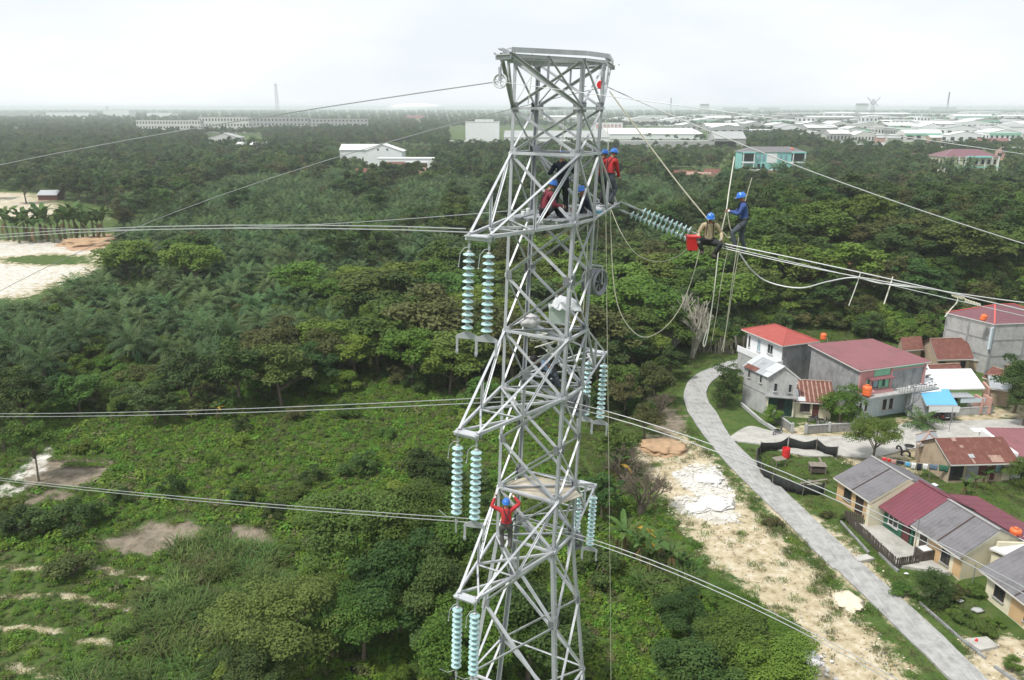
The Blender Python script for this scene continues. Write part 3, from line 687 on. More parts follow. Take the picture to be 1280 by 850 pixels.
rope([(762, 222, 24.6), (764, 300, 24.6), (768, 360, 24.5), (779, 398, 24.4), (802, 421, 24.3), (828, 412, 24.3), (850, 385, 24.2), (866, 345, 24.2), (876, 306, 24.1)], 'long rope loop hanging from the red lineman to the crouching lineman', .016)
rope([(757, 225, 24.2), (758, 330, 24.1), (760, 500, 24.0), (762, 660, 23.9), (764, 880, 23.8)], 'plumb rope hanging beside the tower to the shrubs', .010)
rope([(918, 196, 24.6), (911, 240, 24.2), (908, 262, 24.0), (900, 300, 24.0), (893, 360, 24.0), (886, 410, 24.0), (881, 432, 24.0), (879, 428, 24.0), (884, 412, 24.0)], 'rope with a looped end left of the standing lineman', .018, 'rope_white')
rope([(909, 262, 24), (912, 282, 24), (915, 292, 24), (910, 297, 24), (904, 290, 24)], 'short slack rope loop in the standing lineman\'s hands', .014)
rope([(940, 222, 23.4), (930, 258, 23.5), (923, 300, 23.6), (916, 345, 23.7), (909, 400, 23.8), (904, 440, 23.9)], 'pale rope passing in front of the standing lineman', .015, 'rope')
rope([(924, 312, 23.7), (916, 360, 23.8), (908, 410, 23.9), (902, 438, 24)], 'rope hanging straight below the standing lineman', .014)
rope([(909, 316, 24), (902, 350, 24), (896, 390, 24), (890, 426, 24)], 'thin rope between the looped rope and the pale rope', .010)
rope([(1076, 340, 21.9), (1070, 358, 21.9), (1061, 382, 21.9)], 'short frayed rope tied to the loop above the soil bank', .014, 'rope_white')
rope([(1116, 346, 21.5), (1111, 362, 21.5), (1105, 380, 21.5)], 'short thick rope end tied to the cable, right of the frayed one', .02, 'rope_white')
rope([(1197, 370, 21), (1196, 378, 21), (1188, 387, 21), (1181, 396, 21)], 'crumpled rope tail over the grey block house', .016, 'rope_white')
for i, (xa, xb) in enumerate(((1190, 1204), (1206, 1224))):
    A0, A1 = ptY(xa, 356 + (xa - 1130) * .2 + i * 4, 20.9), ptY(xb, 356 + (xb - 1130) * .23 + i * 4, 20.2)
    b = MB(); nn = 90; b.tube([A0.lerp(A1, k / nn) + Vector((0, math.cos(k * .8), math.sin(k * .8))) * (.03 + .012 * math.sin(k * .37)) for k in range(nn + 1)], .017, 5)
    tag(b.build('rope_lashing', M['rope']), ['long rope lashing wound round the right taut cable', 'short rope lashing on the cable above the grey block house'][i], 'rope', 'ropes around the tower and linemen')
for i, (x0, y0, x1, y1, Y, l) in enumerate(((735, 262, 728, 400, 20.9, 'left thin rope inside the upper tower body'), (704, 150, 700, 190, 21, 'pale pull rope inside the tower top'), (716, 275, 714, 372, 20.6, 'rope behind the near leg above the white sheet'), (665, 62, 660, 130, 19.5, 'slack rope strung from the top beam'), (757, 150, 760, 190, 24.4, 'rope dropping from the red pulley to the red lineman'))):
    rope([(x0, y0, Y), ((x0 + x1) / 2 + 1.5, (y0 + y1) / 2, Y), (x1, y1, Y)], l, .012, 'rope_white')
rng_ = random.Random(3)
P = [ptY(668 + rng_.uniform(-8, 32), 415 + i * 1.2 + rng_.uniform(-4, 4), 20.9 + rng_.uniform(-.3, .3)) for i in range(26)]
b = MB(); b.tube(smooth(P, 6), .016, 5); tag(b.build('rope_tangle', M['rope_white']), 'tangled pale rope hanging below the white bundle in the tower', 'rope', 'ropes around the tower and linemen')

# ------------------------------------------------------------------ pulleys and gear
def wheel(b, c, ax, R_, wd, m_rim=0, m_hub=0, spokes=6):
    ax = Vector(ax).normalized(); u = ax.orthogonal().normalized(); v = ax.cross(u); c = Vector(c)
    b.ring(c + ax * wd / 2, R_, R_ * .13, ax, 24, 6, m_rim); b.ring(c - ax * wd / 2, R_, R_ * .13, ax, 24, 6, m_rim); b.ring(c, R_ * .86, R_ * .15, ax, 24, 6, m_rim)
    for i in range(spokes):
        a = 2 * math.pi * i / spokes; b.bar(c, c + (u * math.cos(a) + v * math.sin(a)) * R_ * .88, R_ * .13, R_ * .13, up=ax, m=m_hub)
    b.tube([c - ax * wd * .9, c + ax * wd * .9], R_ * .16, 8, m_hub)
def block(name, c, ax, R_, nsh, wd, mats, label, hang):
    r = empty(name, (0, 0, 0)); tag(r, label, 'pulley', 'stringing pulleys on the tower'); ax = Vector(ax).normalized(); c = Vector(c)
    for i in range(nsh):
        b = MB(); wheel(b, c + ax * (i - (nsh - 1) / 2) * wd * 1.7, ax, R_, wd); b.build('sheave', M[mats], r)
    b = MB(); W_ = nsh * wd * 1.7 + .04
    for s in (-1, 1): b.bar(c + ax * s * W_ / 2 - Zv * R_ * .15, c + ax * s * W_ / 2 + Zv * (R_ + .12), .05, .02, up=ax)
    b.bar(c - ax * W_ / 2 + Zv * (R_ + .12), c + ax * W_ / 2 + Zv * (R_ + .12), .06, .04); b.tube([c + Zv * (R_ + .12), Vector(hang)], .018, 6); b.build('hanger_frame', M['steel'], r)
    return r
block('pulley_wheel', ptY(625, 101, TIP[1, 0].y + .05), ND * .9 + LD * .35, .15, 1, .05, 'cloth_white', 'white spoked pulley wheel hanging under the near peak', TIP[1, 0])
block('stringing_block', ptY(743, 352, 22.6), Vector((.8, -.6, 0)), .36, 3, .09, 'steel_dark', 'large dark triple sheave block right of the tower below the upper arm', corner('R', RING[3]) + Vector((0.1, .1, -.1)))
block('stringing_block', ptY(722, 505, 22.0), Vector((.6, -.8, 0)), .34, 2, .09, 'steel_dark', 'dark double sheave block carrying the middle cable pair', corner('R', RING[5]))
block('stringing_block', ptY(719, 676, 22.2), ND + LD * .3, .24, 2, .08, 'steel_dark', 'grey double sheave block carrying the lowest cable pair', corner('R', RING[8]))
c = ptY(751, 106, 23); b = MB()
r = empty('chain_hoist', (0, 0, 0)); tag(r, 'small red chain hoist hanging under the far peak', 'hoist')
b.ring(c, .09, .03, ND, 14, 6); b.tube([c - ND * .06, c + ND * .06], .10, 12); b.build('housing', M['red'], r)
b = MB(); b.tube([c + Zv * .1, c + Zv * .55], .012, 5); b.tube([c - Zv * .1, c - Zv * .8], .008, 5); b.build('chain', M['steel_dark'], r)
# white sheet over a milky box, grey-white bundle, plywood decks, buckets
def cloth(name, c, sx, sy, drape, m, label, cat, seed, ry=0):
    n = 14; vs = []; r_ = random.Random(seed)
    for j in range(n):
        for i in range(n):
            u, v = i / (n - 1) * 2 - 1, j / (n - 1) * 2 - 1; d = max(abs(u), abs(v))
            z_ = -drape * sstep(.35, 1.0, d) + .06 * mnoise.noise(Vector((u * 2.1 + seed, v * 2.1, 0))) + .03 * mnoise.noise(Vector((u * 6, v * 6, seed)))
            k = 1 - .25 * sstep(.5, 1, d); vs.append((u * sx * k + .04 * mnoise.noise(Vector((u * 4, v * 4, seed + 3))), v * sy * k, z_))
    fs = [(j * n + i, j * n + i + 1, (j + 1) * n + i + 1, (j + 1) * n + i) for j in range(n - 1) for i in range(n - 1)]
    b = MB(); b.add(vs, fs); o = b.build(name, M[m], None, True); o.location = c; o.rotation_euler = (0, ry, .4)
    so_ = o.modifiers.new('thickness', 'SOLIDIFY'); so_.thickness = .012
    tag(o, label, cat); return o
cloth('white_sheet', ptY(709, 372, 20.6), .46, .40, .30, 'cloth_white', 'white sheet draped over a milky box inside the tower', 'sheet', 1, R(8))
b = MB(); c = ptY(697, 393, 20.9); b.box(c, (.46, .42, .42)); b.box(c + Zv * .22, (.50, .46, .05)); tag(b.build('plastic_box', M['plastic_clear']), 'milky greenish plastic box under the white sheet', 'box')
def lump(name, c, rx, ry, rz, m, label, cat, seed, amp=.18, nn=3, parent=None):
    bm = bmesh.new(); bmesh.ops.create_icosphere(bm, subdivisions=nn, radius=1)
    for v in bm.verts:
        k = 1 + amp * mnoise.noise(v.co * 1.7 + Vector((seed, 0, 0))) + amp * .6 * mnoise.noise(v.co * 4 + Vector((0, seed, 0))) + amp * .4 * mnoise.noise(v.co * 11 + Vector((0, seed, 3))); v.co = Vector((v.co.x * rx * k, v.co.y * ry * k, v.co.z * rz * k))
    me = bpy.data.meshes.new(name); bm.to_mesh(me); bm.free(); me.materials.append(M[m])
    for p in me.polygons: p.use_smooth = True
    o = link(name, me, parent, c); 
    if label: tag(o, label, cat)
    return o
lump('cloth_bundle', ptY(663, 401, 20.8), .27, .24, .20, 'cloth_grey', 'grey white cloth bundle lashed to the left inside of the tower', 'bundle', 2, .3)
lump('cloth_bundle', ptY(673, 418, 20.8), .07, .07, .09, 'cloth_white', 'tiny white rag under the grey white bundle', 'bundle', 5, .3)
def board(name, quad, label, m='ply', th=.025, cat='plywood'):
    b = MB(); z_ = quad[0].z; b.prism([(p.x, p.y) for p in quad], z_, z_ + th); return tag(b.build(name, M[m]), label, cat)
zl = RING[8] - .12; cl = ctr(zl); cl.z = zl
r_ = random.Random(5)
pl = [cl + ND * .6 - LD * .95, cl + ND * .66 + LD * .1, cl + ND * .55 + LD * .98, cl + LD * 1.35 - ND * .2, cl - ND * .75 + LD * .6, cl - ND * .65 - LD * .5, cl - LD * .9]
board('plywood_deck', pl, 'large tan plywood deck inside the tower beside the red lineman')
cu = ctr(RING[3] + .06); cu.z = RING[3] + .06
for i, (f, g_) in enumerate(((-.72, .42), (-.2, .42), (.32, .42), (.8, .40))):
    q = [cu + LD * (f - g_ / 2) - ND * .6, cu + LD * (f + g_ / 2) - ND * .6, cu + LD * (f + g_ / 2) * .8 + ND * .95, cu + LD * (f - g_ / 2) * .8 + ND * .95]
    board('deck_plank', q, ['leftmost grey plank of the working deck under the seated men', 'second grey plank of the working deck under the seated men', 'third grey plank of the working deck under the seated men', 'rightmost grey plank of the working deck under the seated men'][i], 'zinc', .03, 'plank')['group'] = 'planks of the upper working deck'
for i, (px, py, Y, m, l) in enumerate(((654, 266, 20.0, 'cloth_white', 'small white tin at the left end of the planks'), (660, 262, 20.2, 'cloth_white', 'small white tin right beside another on the planks'))):
    b = MB(); b.lathe([(0, 0), (.05, 0), (.055, .09), (.05, .1), (0, .1)], 10, ptY(px, py + 3, Y)); tag(b.build('tin', M[m]), l, 'tin')
b = MB(); c = ptY(747, 262, 22.2); b.lathe([(0, -.14), (.10, -.14), (.12, .02), (.10, .05), (.04, .09), (.04, .13), (0, .13)], 12, c); b.lathe([(.121, -.08), (.123, -.02)], 12, c, 1)
tag(b.build('water_jug', [M['cloth_white'], M['blue_sheet']]), 'white and blue water jug at the right end of the deck', 'jug')
r = empty('bucket', ptY(865, 312, 23.0)); tag(r, 'red square bucket hanging beside the crouching lineman', 'bucket')
b = MB(); vs = [(x * s, y * s, z_) for z_, s in ((0, .13), (.40, .17)) for x, y in ((-1, -1), (1, -1), (1, 1), (-1, 1))]; b.add(vs, [(3, 2, 1, 0), (0, 1, 5, 4), (1, 2, 6, 5), (2, 3, 7, 6), (3, 0, 4, 7)]); b.box((0, 0, .40), (.37, .37, .035)); b.build('pail', M['red'], r)
b = MB(); b.tube([(-.17, 0, .4), (-.1, 0, .58), (0, 0, .64), (.1, 0, .58), (.17, 0, .4)], .01, 5); b.build('handle', M['steel_dark'], r)

# ------------------------------------------------------------------ people
def ik(a, t, l1, l2, pole):
    d = t - a; D = min(d.length, (l1 + l2) * .995); dn = d.normalized(); k = (l1 * l1 - l2 * l2 + D * D) / (2 * D); h = math.sqrt(max(l1 * l1 - k * k, 0))
    p = pole - dn * pole.dot(dn); p.normalize(); return a + dn * k + p * h, a + dn * D
DG = None
def person(pelvis, yaw, lean, hands, feet, shirt, trouser, label, helmet=True, head=(0, 0), kneepole=None, elbow=None, glove=True, harness=True, curl=.1, sc=1.0, side=0.0):
    """local frame: x right, y forward, z up, origin at the pelvis"""
    root = empty('person', pelvis, yaw); tag(root, label, 'person', 'linemen at work on the tower'); root.scale = (sc,) * 3
    V = Vector; ld = V((math.sin(side), math.sin(lean), math.cos(lean) * math.cos(side))).normalized(); ld2 = V((math.sin(side), math.sin(lean + curl), math.cos(lean + curl))).normalized()
    pe = V((0, 0, 0)); wa = pe + ld * .17; ch = wa + ld2 * .20; nb = ch + ld2 * .15; nk = nb + V((0, math.sin(lean + curl + head[0]) * .06, .07)); fw = V((math.sin(head[1]), math.cos(head[1]), 0))
    hup = V((0, 0, 1)) * math.cos(head[0] + .15 * lean) + fw * math.sin(head[0] + .15 * lean); hf = fw * math.cos(head[0]) - V((0, 0, 1)) * math.sin(head[0])
    hc = nk + hup * .10 + hf * .015; ht = hc + hup * .09; chin = hc - hup * .085 + hf * .06
    vs = [pe, wa, ch, nb, nk, hc, ht, chin]; rad_ = [(.155, .115), (.135, .10), (.165, .115), (.095, .08), (.056, .056), (.078, .092), (.055, .06), (.042, .045)]
    es = [(0, 1), (1, 2), (2, 3), (3, 4), (4, 5), (5, 6), (5, 7)]; seg = ['t', 's', 's', 's', 'k', 'k', 'k', 'k']
    hv = []
    for i, s in enumerate((-1, 1)):
        sh = ch + ld2 * .10 + V((s * .185, 0, 0)); tgt = V(hands[i]); pole = V(elbow[i]) if elbow else V((s * .5, -.6, -.6))
        el, wr = ik(sh, tgt, .29, .26, pole); dd = (wr - el).normalized(); pm = wr + dd * .07
        n0 = len(vs); vs += [ch + V((s * .10, 0, .08)), sh, (sh + el) / 2, el, (el + wr) / 2, wr, pm]; rad_ += [(.085, .085), (.068, .07), (.052, .052), (.045, .045), (.042, .042), (.029, .029), (.038, .022)]
        es += [(2, n0), (n0, n0 + 1), (n0 + 1, n0 + 2), (n0 + 2, n0 + 3), (n0 + 3, n0 + 4), (n0 + 4, n0 + 5), (n0 + 5, n0 + 6)]; seg += ['s'] * 6 + ['h']; hv.append((wr, pm, dd, s))
    fv = []
    for i, s in enumerate((-1, 1)):
        hp = pe + V((s * .10, 0, -.06)); tgt = V(feet[i]); kp = V(kneepole[i]) if kneepole else V((s * .15, 1, .1))
        kn, an = ik(hp, tgt, .43, .42, kp); n0 = len(vs); toe = an + V((s * .03, .16, -.05)); 
        vs += [hp, (hp + kn) / 2, kn, (kn + an) / 2, an, toe]; rad_ += [(.098, .10), (.078, .08), (.06, .062), (.055, .058), (.042, .045), (.04, .03)]
        es += [(0, n0)] + [(n0 + j, n0 + j + 1) for j in range(5)]; seg += ['t'] * 4 + ['t', 'b']; fv.append((an, toe))
    me = bpy.data.meshes.new('body_frame'); me.from_pydata([tuple(v) for v in vs], es, []); tmp = bpy.data.objects.new('body_frame', me); COL.objects.link(tmp)
    md = tmp.modifiers.new('skin', 'SKIN'); md.use_smooth_shade = True
    sv = me.skin_vertices[0].data
    for i, r_ in enumerate(rad_): sv[i].radius = r_; sv[i].use_root = (i == 0)
    ss = tmp.modifiers.new('sub', 'SUBSURF'); ss.levels = 2
    dg = bpy.context.evaluated_depsgraph_get(); ev = tmp.evaluated_get(dg); bme = bpy.data.meshes.new_from_object(ev); bpy.data.objects.remove(tmp)
    co = np.empty(len(bme.vertices) * 3, 'f'); bme.vertices.foreach_get('co', co); co = co.reshape(-1, 3); no = np.empty_like(co); bme.vertices.foreach_get('normal', no.ravel()) if False else None
    no = np.array([v.normal[:] for v in bme.vertices])
    # which bone each vertex belongs to
    best = np.full(len(co), 1e9); own = np.zeros(len(co), int)
    for (a, b_) in es:
        A_, B_ = np.array(vs[a]), np.array(vs[b_]); d = B_ - A_; t = np.clip(((co - A_) @ d) / (d @ d + 1e-9), 0, 1); q = np.linalg.norm(co - A_ - t[:, None] * d, axis=1); k = q < best; best[k] = q[k]; own[k] = b_
    lab = np.array(seg)[own]
    faces = [tuple(p.vertices) for p in bme.polygons]
    bb = MB(); bb.add(co.tolist(), faces)
    for wr, pm, dd, s in hv:                           # five fingers, rooted in the palm, bent to the grip
        u = dd.orthogonal().normalized(); u = (V((0, 0, 1)) - dd * dd.z); u = u.normalized() if u.length > .1 else dd.orthogonal().normalized(); v = dd.cross(u) * s
        for j, (o_, l_) in enumerate(((.028, .070), (.010, .080), (-.009, .074), (-.026, .060))):
            p0 = pm + u * o_; p1 = p0 + dd * l_ * .45; p2 = p1 + (dd * .6 + v * .8).normalized() * l_ * .35; p3 = p2 + (v * .9 - dd * .3).normalized() * l_ * .3; bb.tube([p0, p1, p2, p3], [.0095, .0085, .008, .006], 6)
        bb.tube([wr + u * .02 + dd * .02, wr + u * .05 + dd * .05, wr + u * .05 + dd * .085 + v * .02], [.012, .010, .007], 6)
    # features of the face
    eyeR = hf.cross(hup).normalized()
    bb.tube([hc + hf * .085 + hup * .02, hc + hf * .108 - hup * .02, hc + hf * .088 - hup * .03], [.008, .013, .008], 6)
    for s in (-1, 1): bb.tube([hc + eyeR * s * .075 + hup * .02, hc + eyeR * s * .086 - hf * .012, hc + eyeR * s * .076 - hup * .03], [.010, .014, .008], 6)
    body = bb.build('body', M['skin'], root, True)
    ef = MB()
    for s in (-1, 1): ef.box(hc + hf * .086 + eyeR * s * .032 + hup * .012, (.022, .012, .010), (eyeR, hf, hup))
    ef.box(hc + hf * .088 - hup * .055, (.045, .012, .009), (eyeR, hf, hup)); ef.build('face_features', M['hair'], root)
    def garment(name, keys, off, m):
        kf = [f for f in faces if sum(lab[i] in keys for i in f) * 2 >= len(f)]; used = sorted({i for f in kf for i in f}); mp_ = {i: j for j, i in enumerate(used)}
        g_ = MB(); wr_ = [co[i] + no[i] * (off + .006 * mnoise.noise(Vector(co[i] * 14))) for i in used]; g_.add(wr_, [tuple(mp_[i] for i in f) for f in kf]); g_.build(name, M[m], root, True)
    garment('shirt', ('s',), .014, shirt); garment('trousers', ('t',), .016, trouser); garment('boots', ('b',), .016, 'boot')
    if glove: garment('gloves', ('h',), .006, 'glove')
    hb = MB()                                          # helmet: dome, brim, peak
    prof = [(.122, -.015), (.118, .035), (.095, .080), (.055, .105), (.0, .112)]; nn = 16; q = hf.cross(hup).normalized(); c = hc + hup * .03
    for r1, z1 in prof:
        for j in range(nn): a = 2 * math.pi * j / nn; hb.v.append(tuple(c + (q * math.cos(a) * .92 + hf * math.sin(a) * 1.12) * r1 + hup * z1))
    for i in range(len(prof) - 1):
        for j in range(nn): hb.f.append((i * nn + j, i * nn + (j + 1) % nn, (i + 1) * nn + (j + 1) % nn, (i + 1) * nn + j)); hb.mi.append(0)
    if helmet:
        pk = [(math.cos(a) * .92, math.sin(a) * 1.12) for a in np.linspace(0, 2 * math.pi, nn, endpoint=False)]
        inn = [c + (q * a + hf * b_) * .118 - hup * .012 for a, b_ in pk]; outr = [c + (q * a + hf * b_) * (.135 if b_ < .2 else .135 + .04 * b_) - hup * .022 for a, b_ in pk]
        hb.add(inn + outr, [(j, (j + 1) % nn, (j + 1) % nn + nn, j + nn) for j in range(nn)]); hb.bar(c - hf * .1 + hup * .09, c + hf * .1 + hup * .09, .02, .05)
        hb.build('helmet', M['helmet'], root, True)
    else: hb.build('hair', M['hair'], root, True)
    if harness:
        h_ = MB()
        h_.ring(pe + ld * .06, .175, .022, ld, 16, 5)
        for s in (-1, 1):
            pts = [wa + V((s * .10, .135, -.03)), ch + V((s * .09, .15, .02)), nb + V((s * .10, .06, .04)), nb + V((s * .09, -.07, .02)), ch + V((s * .03, -.155, 0)), wa + V((-s * .08, -.145, -.03))]
            h_.tube(smooth(pts, 4), .014, 5)
            p_, k_ = [v for v in vs[len(vs) - 12:]][0 if s < 0 else 6], [v for v in vs[len(vs) - 12:]][1 if s < 0 else 7]; h_.ring(p_.lerp(k_, .5), .10, .013, (k_ - p_), 12, 5)
        h_.build('harness', M['webbing'], root)
    return root
PI = math.pi
# yaw: local +y (forward) turned from world +Y; +90deg faces world -X
person(ptY(930, 276, 23.0), R(80), R(4), [(-.12, .42, .28), (.12, .44, .24)], [(-.12, .20, -.74), (.12, -.12, -.88)], 'shirt_blue', 'trouser_slate', 'lineman in blue shirt standing on the cable holding ropes', head=(.2, 0))
person(ptY(886, 300, 23.1), R(170), R(8), [(-.34, .26, .10), (.32, .30, .04)], [(-.16, .22, -.40), (.18, .26, -.30)], 'shirt_beige', 'trouser_dark', 'crouching lineman in khaki shirt at the end of the glass string', head=(.15, .1), kneepole=[(-.6, .8, .4), (.6, .8, .4)])
person(ptY(633, 655, 20.15), R(4), R(4), [(-.34, .18, .80), (.26, .20, .80)], [(-.12, .06, -.80), (.12, .10, -.88)], 'shirt_red', 'trouser_grey', 'lineman in red shirt seen from behind, arms raised on the lower near leg', sc=.93, head=(-.1, 0), elbow=[(-1, -.2, -.2), (1, -.2, -.2)])
person(ptY(679, 264, 20.3), R(-72), R(14), [(-.10, .42, .10), (.16, .44, .12)], [(-.12, .50, -.16), (.14, .46, -.18)], 'shirt_maroon', 'trouser_dark', 'seated lineman in maroon jacket at the left of the upper deck', head=(.25, 0), kneepole=[(-.1, .4, 1), (.1, .4, 1)])
person(ptY(737, 270, 21.3), R(75), R(16), [(-.14, .40, .16), (.12, .40, .14)], [(-.12, .56, -.14), (.12, .70, -.16)], 'shirt_navy', 'trouser_grey', 'seated lineman in navy shirt at the right of the upper deck', head=(.2, 0), kneepole=[(-.1, .4, 1), (.1, .4, 1)])
person(ptY(761, 219, 23.2), R(-55), R(10), [(-.12, .36, .02), (.10, .34, -.06)], [(-.12, .10, -.72), (.12, -.06, -.80)], 'shirt_red', 'trouser_slate', 'lineman in red shirt leaning out at the top right of the tower', head=(.2, 0), sc=.93)
person(ptY(751, 219, 23.6), R(-60), R(6), [(-.12, .36, .10), (.14, .36, .1)], [(-.12, .10, -.78), (.12, -.06, -.84)], 'shirt_red', 'trouser_dark', 'lineman mostly hidden behind the red lineman at the top right', head=(.15, 0), sc=.9)
person(ptY(703, 228, 21.5), R(10), R(4), [(-.25, .30, .30), (.28, .28, .34)], [(-.12, .04, -.84), (.12, .02, -.86)], 'shirt_navy', 'trouser_dark', 'lineman in dark clothes standing inside the tower body', head=(.1, 0))
person(ptY(690, 462, 20.9), R(120), R(58), [(-.14, .26, .12), (.16, .22, .06)], [(-.14, -.44, -.34), (.16, -.34, -.44)], 'shirt_denim', 'trouser_slate', 'bareheaded lineman in denim shirt bending inside the middle of the tower', helmet=False, head=(.5, 0), glove=False)
# ------------------------------------------------------------------ houses
def rect(P0, P1, depth):
    P0, P1 = Vector(P0), Vector(P1); d = (P1 - P0); d.z = 0; d.normalize(); n = Vector((-d.y, d.x, 0))
    return [P0.copy(), P1.copy(), P1 + n * depth, P0 + n * depth]
class House:
    """foot: four plan corners, counter-clockwise from above, edge 0 facing the lane"""
    def __init__(s, name, label, cat, foot, h, wall, group=None, z0=0.0):
        s.P = [Vector((p[0], p[1], 0)) for p in foot]; s.h = h
        c = sum(s.P, Vector()) / 4; s.o = Vector((c.x, c.y, z0)); s.P = [p - Vector((c.x, c.y, 0)) for p in s.P]
        s.root = empty(name, s.o); tag(s.root, label, cat, group); s.wall = wall; s.n = 0
    def walls(s, gable=None, rise=0, heights=None, z0=-.3, m=None, name='wall'):
        """gable: axis edge the ridge runs parallel to (0 or 1); heights: four corner heights for a lean-to"""
        P = s.P; h = heights or [s.h] * 4; b = MB()
        vs = [(p.x, p.y, z0) for p in P] + [(p.x, p.y, hh) for p, hh in zip(P, h)]; fs = [(3, 2, 1, 0)]
        g = {}
        if gable is not None:
            e = (1, 3) if gable == 0 else (0, 2)
            for k in e:
                q = (P[k] + P[(k + 1) % 4]) / 2; g[k] = len(vs); vs.append((q.x, q.y, s.h + rise))
        for k in range(4):
            a, c = k, (k + 1) % 4
            fs.append((a, c, c + 4, g[k], a + 4) if k in g else (a, c, c + 4, a + 4))
        if gable is None: fs.append((4, 5, 6, 7))
        b.add(vs, fs); s.w = b.build(name, M[m or s.wall], s.root); return s
    def face(s, k):
        a, c = s.P[k], s.P[(k + 1) % 4]; d = (c - a); L = d.length; d.normalize(); return a, d, Vector((d.y, -d.x, 0)), L
    def slab(s, name, quad, m, th=.06, parent=None):
        b = MB(); q = [Vector(v) for v in quad]; n = (q[1] - q[0]).cross(q[-1] - q[0]).normalized(); n = n if n.z > 0 else -n
        k = len(q); vs = [v for v in q] + [v - n * th for v in q]
        b.add(vs, [tuple(range(k)), tuple(reversed(range(k, 2 * k)))] + [(i, i + k, (i + 1) % k + k, (i + 1) % k) for i in range(k)])
        return b.build(name, M[m], parent or s.root)
    def ribs(s, quad, n, m, parent, r=.013):           # standing seams down a slope: q0->q1 eave, q3->q2 ridge
        q = [Vector(v) for v in quad]; b = MB(); nn = (q[1] - q[0]).cross(q[3] - q[0]).normalized(); nn = nn if nn.z > 0 else -nn
        for i in range(n + 1):
            f = min(max(i / n, .004), .996); b.bar(q[0].lerp(q[1], f) + nn * (r * .5), q[3].lerp(q[2], f) + nn * (r * .5), r * 1.6, r, up=nn)
        o = b.build('seam', M[m], parent); o['kind'] = 'stuff'; return o
    def gable_roof(s, axis, rise, m, over=.4, end=.3, ridge='ridge_grey', seams=0, m2=None, fascia=True):
        P = s.P if axis == 0 else [s.P[1], s.P[2], s.P[3], s.P[0]]
        d = (P[1] - P[0]).normalized(); nrm = Vector((d.y, -d.x, 0)); dep = (P[3] - P[0]).length; sl = rise / (dep / 2); Z = Vector((0, 0, 1))
        r0, r1 = (P[0] + P[3]) / 2 - d * end + Z * (s.h + rise + .05), (P[1] + P[2]) / 2 + d * end + Z * (s.h + rise + .05)
        dz = Z * (s.h + .05 - sl * over)
        f = [P[0] - d * end + nrm * over + dz, P[1] + d * end + nrm * over + dz, r1, r0]
        k = [P[2] + d * end - nrm * over + dz, P[3] - d * end - nrm * over + dz, r0, r1]
        A = s.slab('roof', f, m); B = s.slab('roof', k, m2 or m); s.rf, s.rb, s.qf, s.qb = A, B, f, k
        if seams: s.ribs(f, seams, m, A); s.ribs(k, seams, m2 or m, B)
        if ridge:
            b = MB(); b.bar(r0 + Z * .05, r1 + Z * .05, .28, .07, up=Z); b.build('ridge_cap', M[ridge], A)
        if fascia:
            b = MB(); b.bar(f[0] - Z * .13, f[1] - Z * .13, .03, .16, up=Z); b.bar(f[0] - Z * .12 + d * .02, r0 - Z * .14 + d * .02, .03, .16, up=Z); b.bar(f[1] - Z * .12 - d * .02, r1 - Z * .14 - d * .02, .03, .16, up=Z); b.build('fascia', M['fascia'], A)
        return s
    def plane_roof(s, hts, m, over=.3, seams=0, fascia=True, edge='fascia'):
        Z = Vector((0, 0, 1)); c = sum(s.P, Vector()) / 4; q = []
        for p, h in zip(s.P, hts): d = (p - c).normalized(); q.append(p + d * over * 1.3 + Z * (h + .06))
        q[2].z = q[1].z + q[3].z - q[0].z
        A = s.slab('roof', q, m); s.rf = A; s.qf = q
        if seams: s.ribs(q, seams, m, A)
        if fascia:
            b = MB()
            for i in range(4): b.bar(q[i] - Z * .13, q[(i + 1) % 4] - Z * .13, .03, .14, up=Z)
            b.build('fascia', M[edge], A)
        return s
    def hip_roof(s, rise, m, over=.4, ridge='ridge_grey', short=.5, rows=0):
        Z = Vector((0, 0, 1)); P = s.P; c = sum(P, Vector()) / 4; e = []
        for i in range(4):
            d1 = (P[i] - P[i - 1]).normalized(); d2 = (P[i] - P[(i + 1) % 4]).normalized(); e.append(P[i] + (d1 + d2) * over + Z * (s.h + .05))
        L0, L1 = (P[1] - P[0]).length, (P[2] - P[1]).length
        if L0 >= L1: d = (P[1] - P[0]).normalized(); hl = max((L0 - L1) / 2, .1)
        else: d = (P[2] - P[1]).normalized(); hl = max((L1 - L0) / 2, .1)
        r0, r1 = c - d * hl + Z * (s.h + rise), c + d * hl + Z * (s.h + rise)
        qs = [(e[0], e[1], r1, r0), (e[1], e[2], r1), (e[2], e[3], r0, r1), (e[3], e[0], r0)] if L0 >= L1 else [(e[0], e[1], r0), (e[1], e[2], r1, r0), (e[2], e[3], r1), (e[3], e[0], r0, r1)]
        first = None
        for q in qs:
            o = s.slab('roof', q, m, .05); first = first or o
            if rows:                                     # stepped tile courses
                b = MB(); n_ = (q[1] - q[0]).cross(q[-1] - q[0]).normalized()
                top = (q[2], q[3]) if len(q) == 4 else (q[2], q[2])
                for i in range(1, rows):
                    f = i / rows; b.bar(q[0].lerp(top[1], f) + n_ * .012, q[1].lerp(top[0], f) + n_ * .012, .05, .03, up=n_)
                t_ = b.build('tile_course', M[m], o); t_['kind'] = 'stuff'
        b = MB(); b.bar(r0 + Z * .04, r1 + Z * .04, .2, .08)
        for i in range(4): t = min((r0, r1), key=lambda r_: (r_ - e[i]).length); b.bar(e[i] + Z * .04, t + Z * .04, .2, .07, up=Z)
        b.build('ridge_cap', M[ridge], first)
        b = MB()
        for i in range(4): b.bar(e[i] - Z * .1, e[(i + 1) % 4] - Z * .1, .03, .15, up=Z)
        b.build('fascia', M['fascia'], first); return s
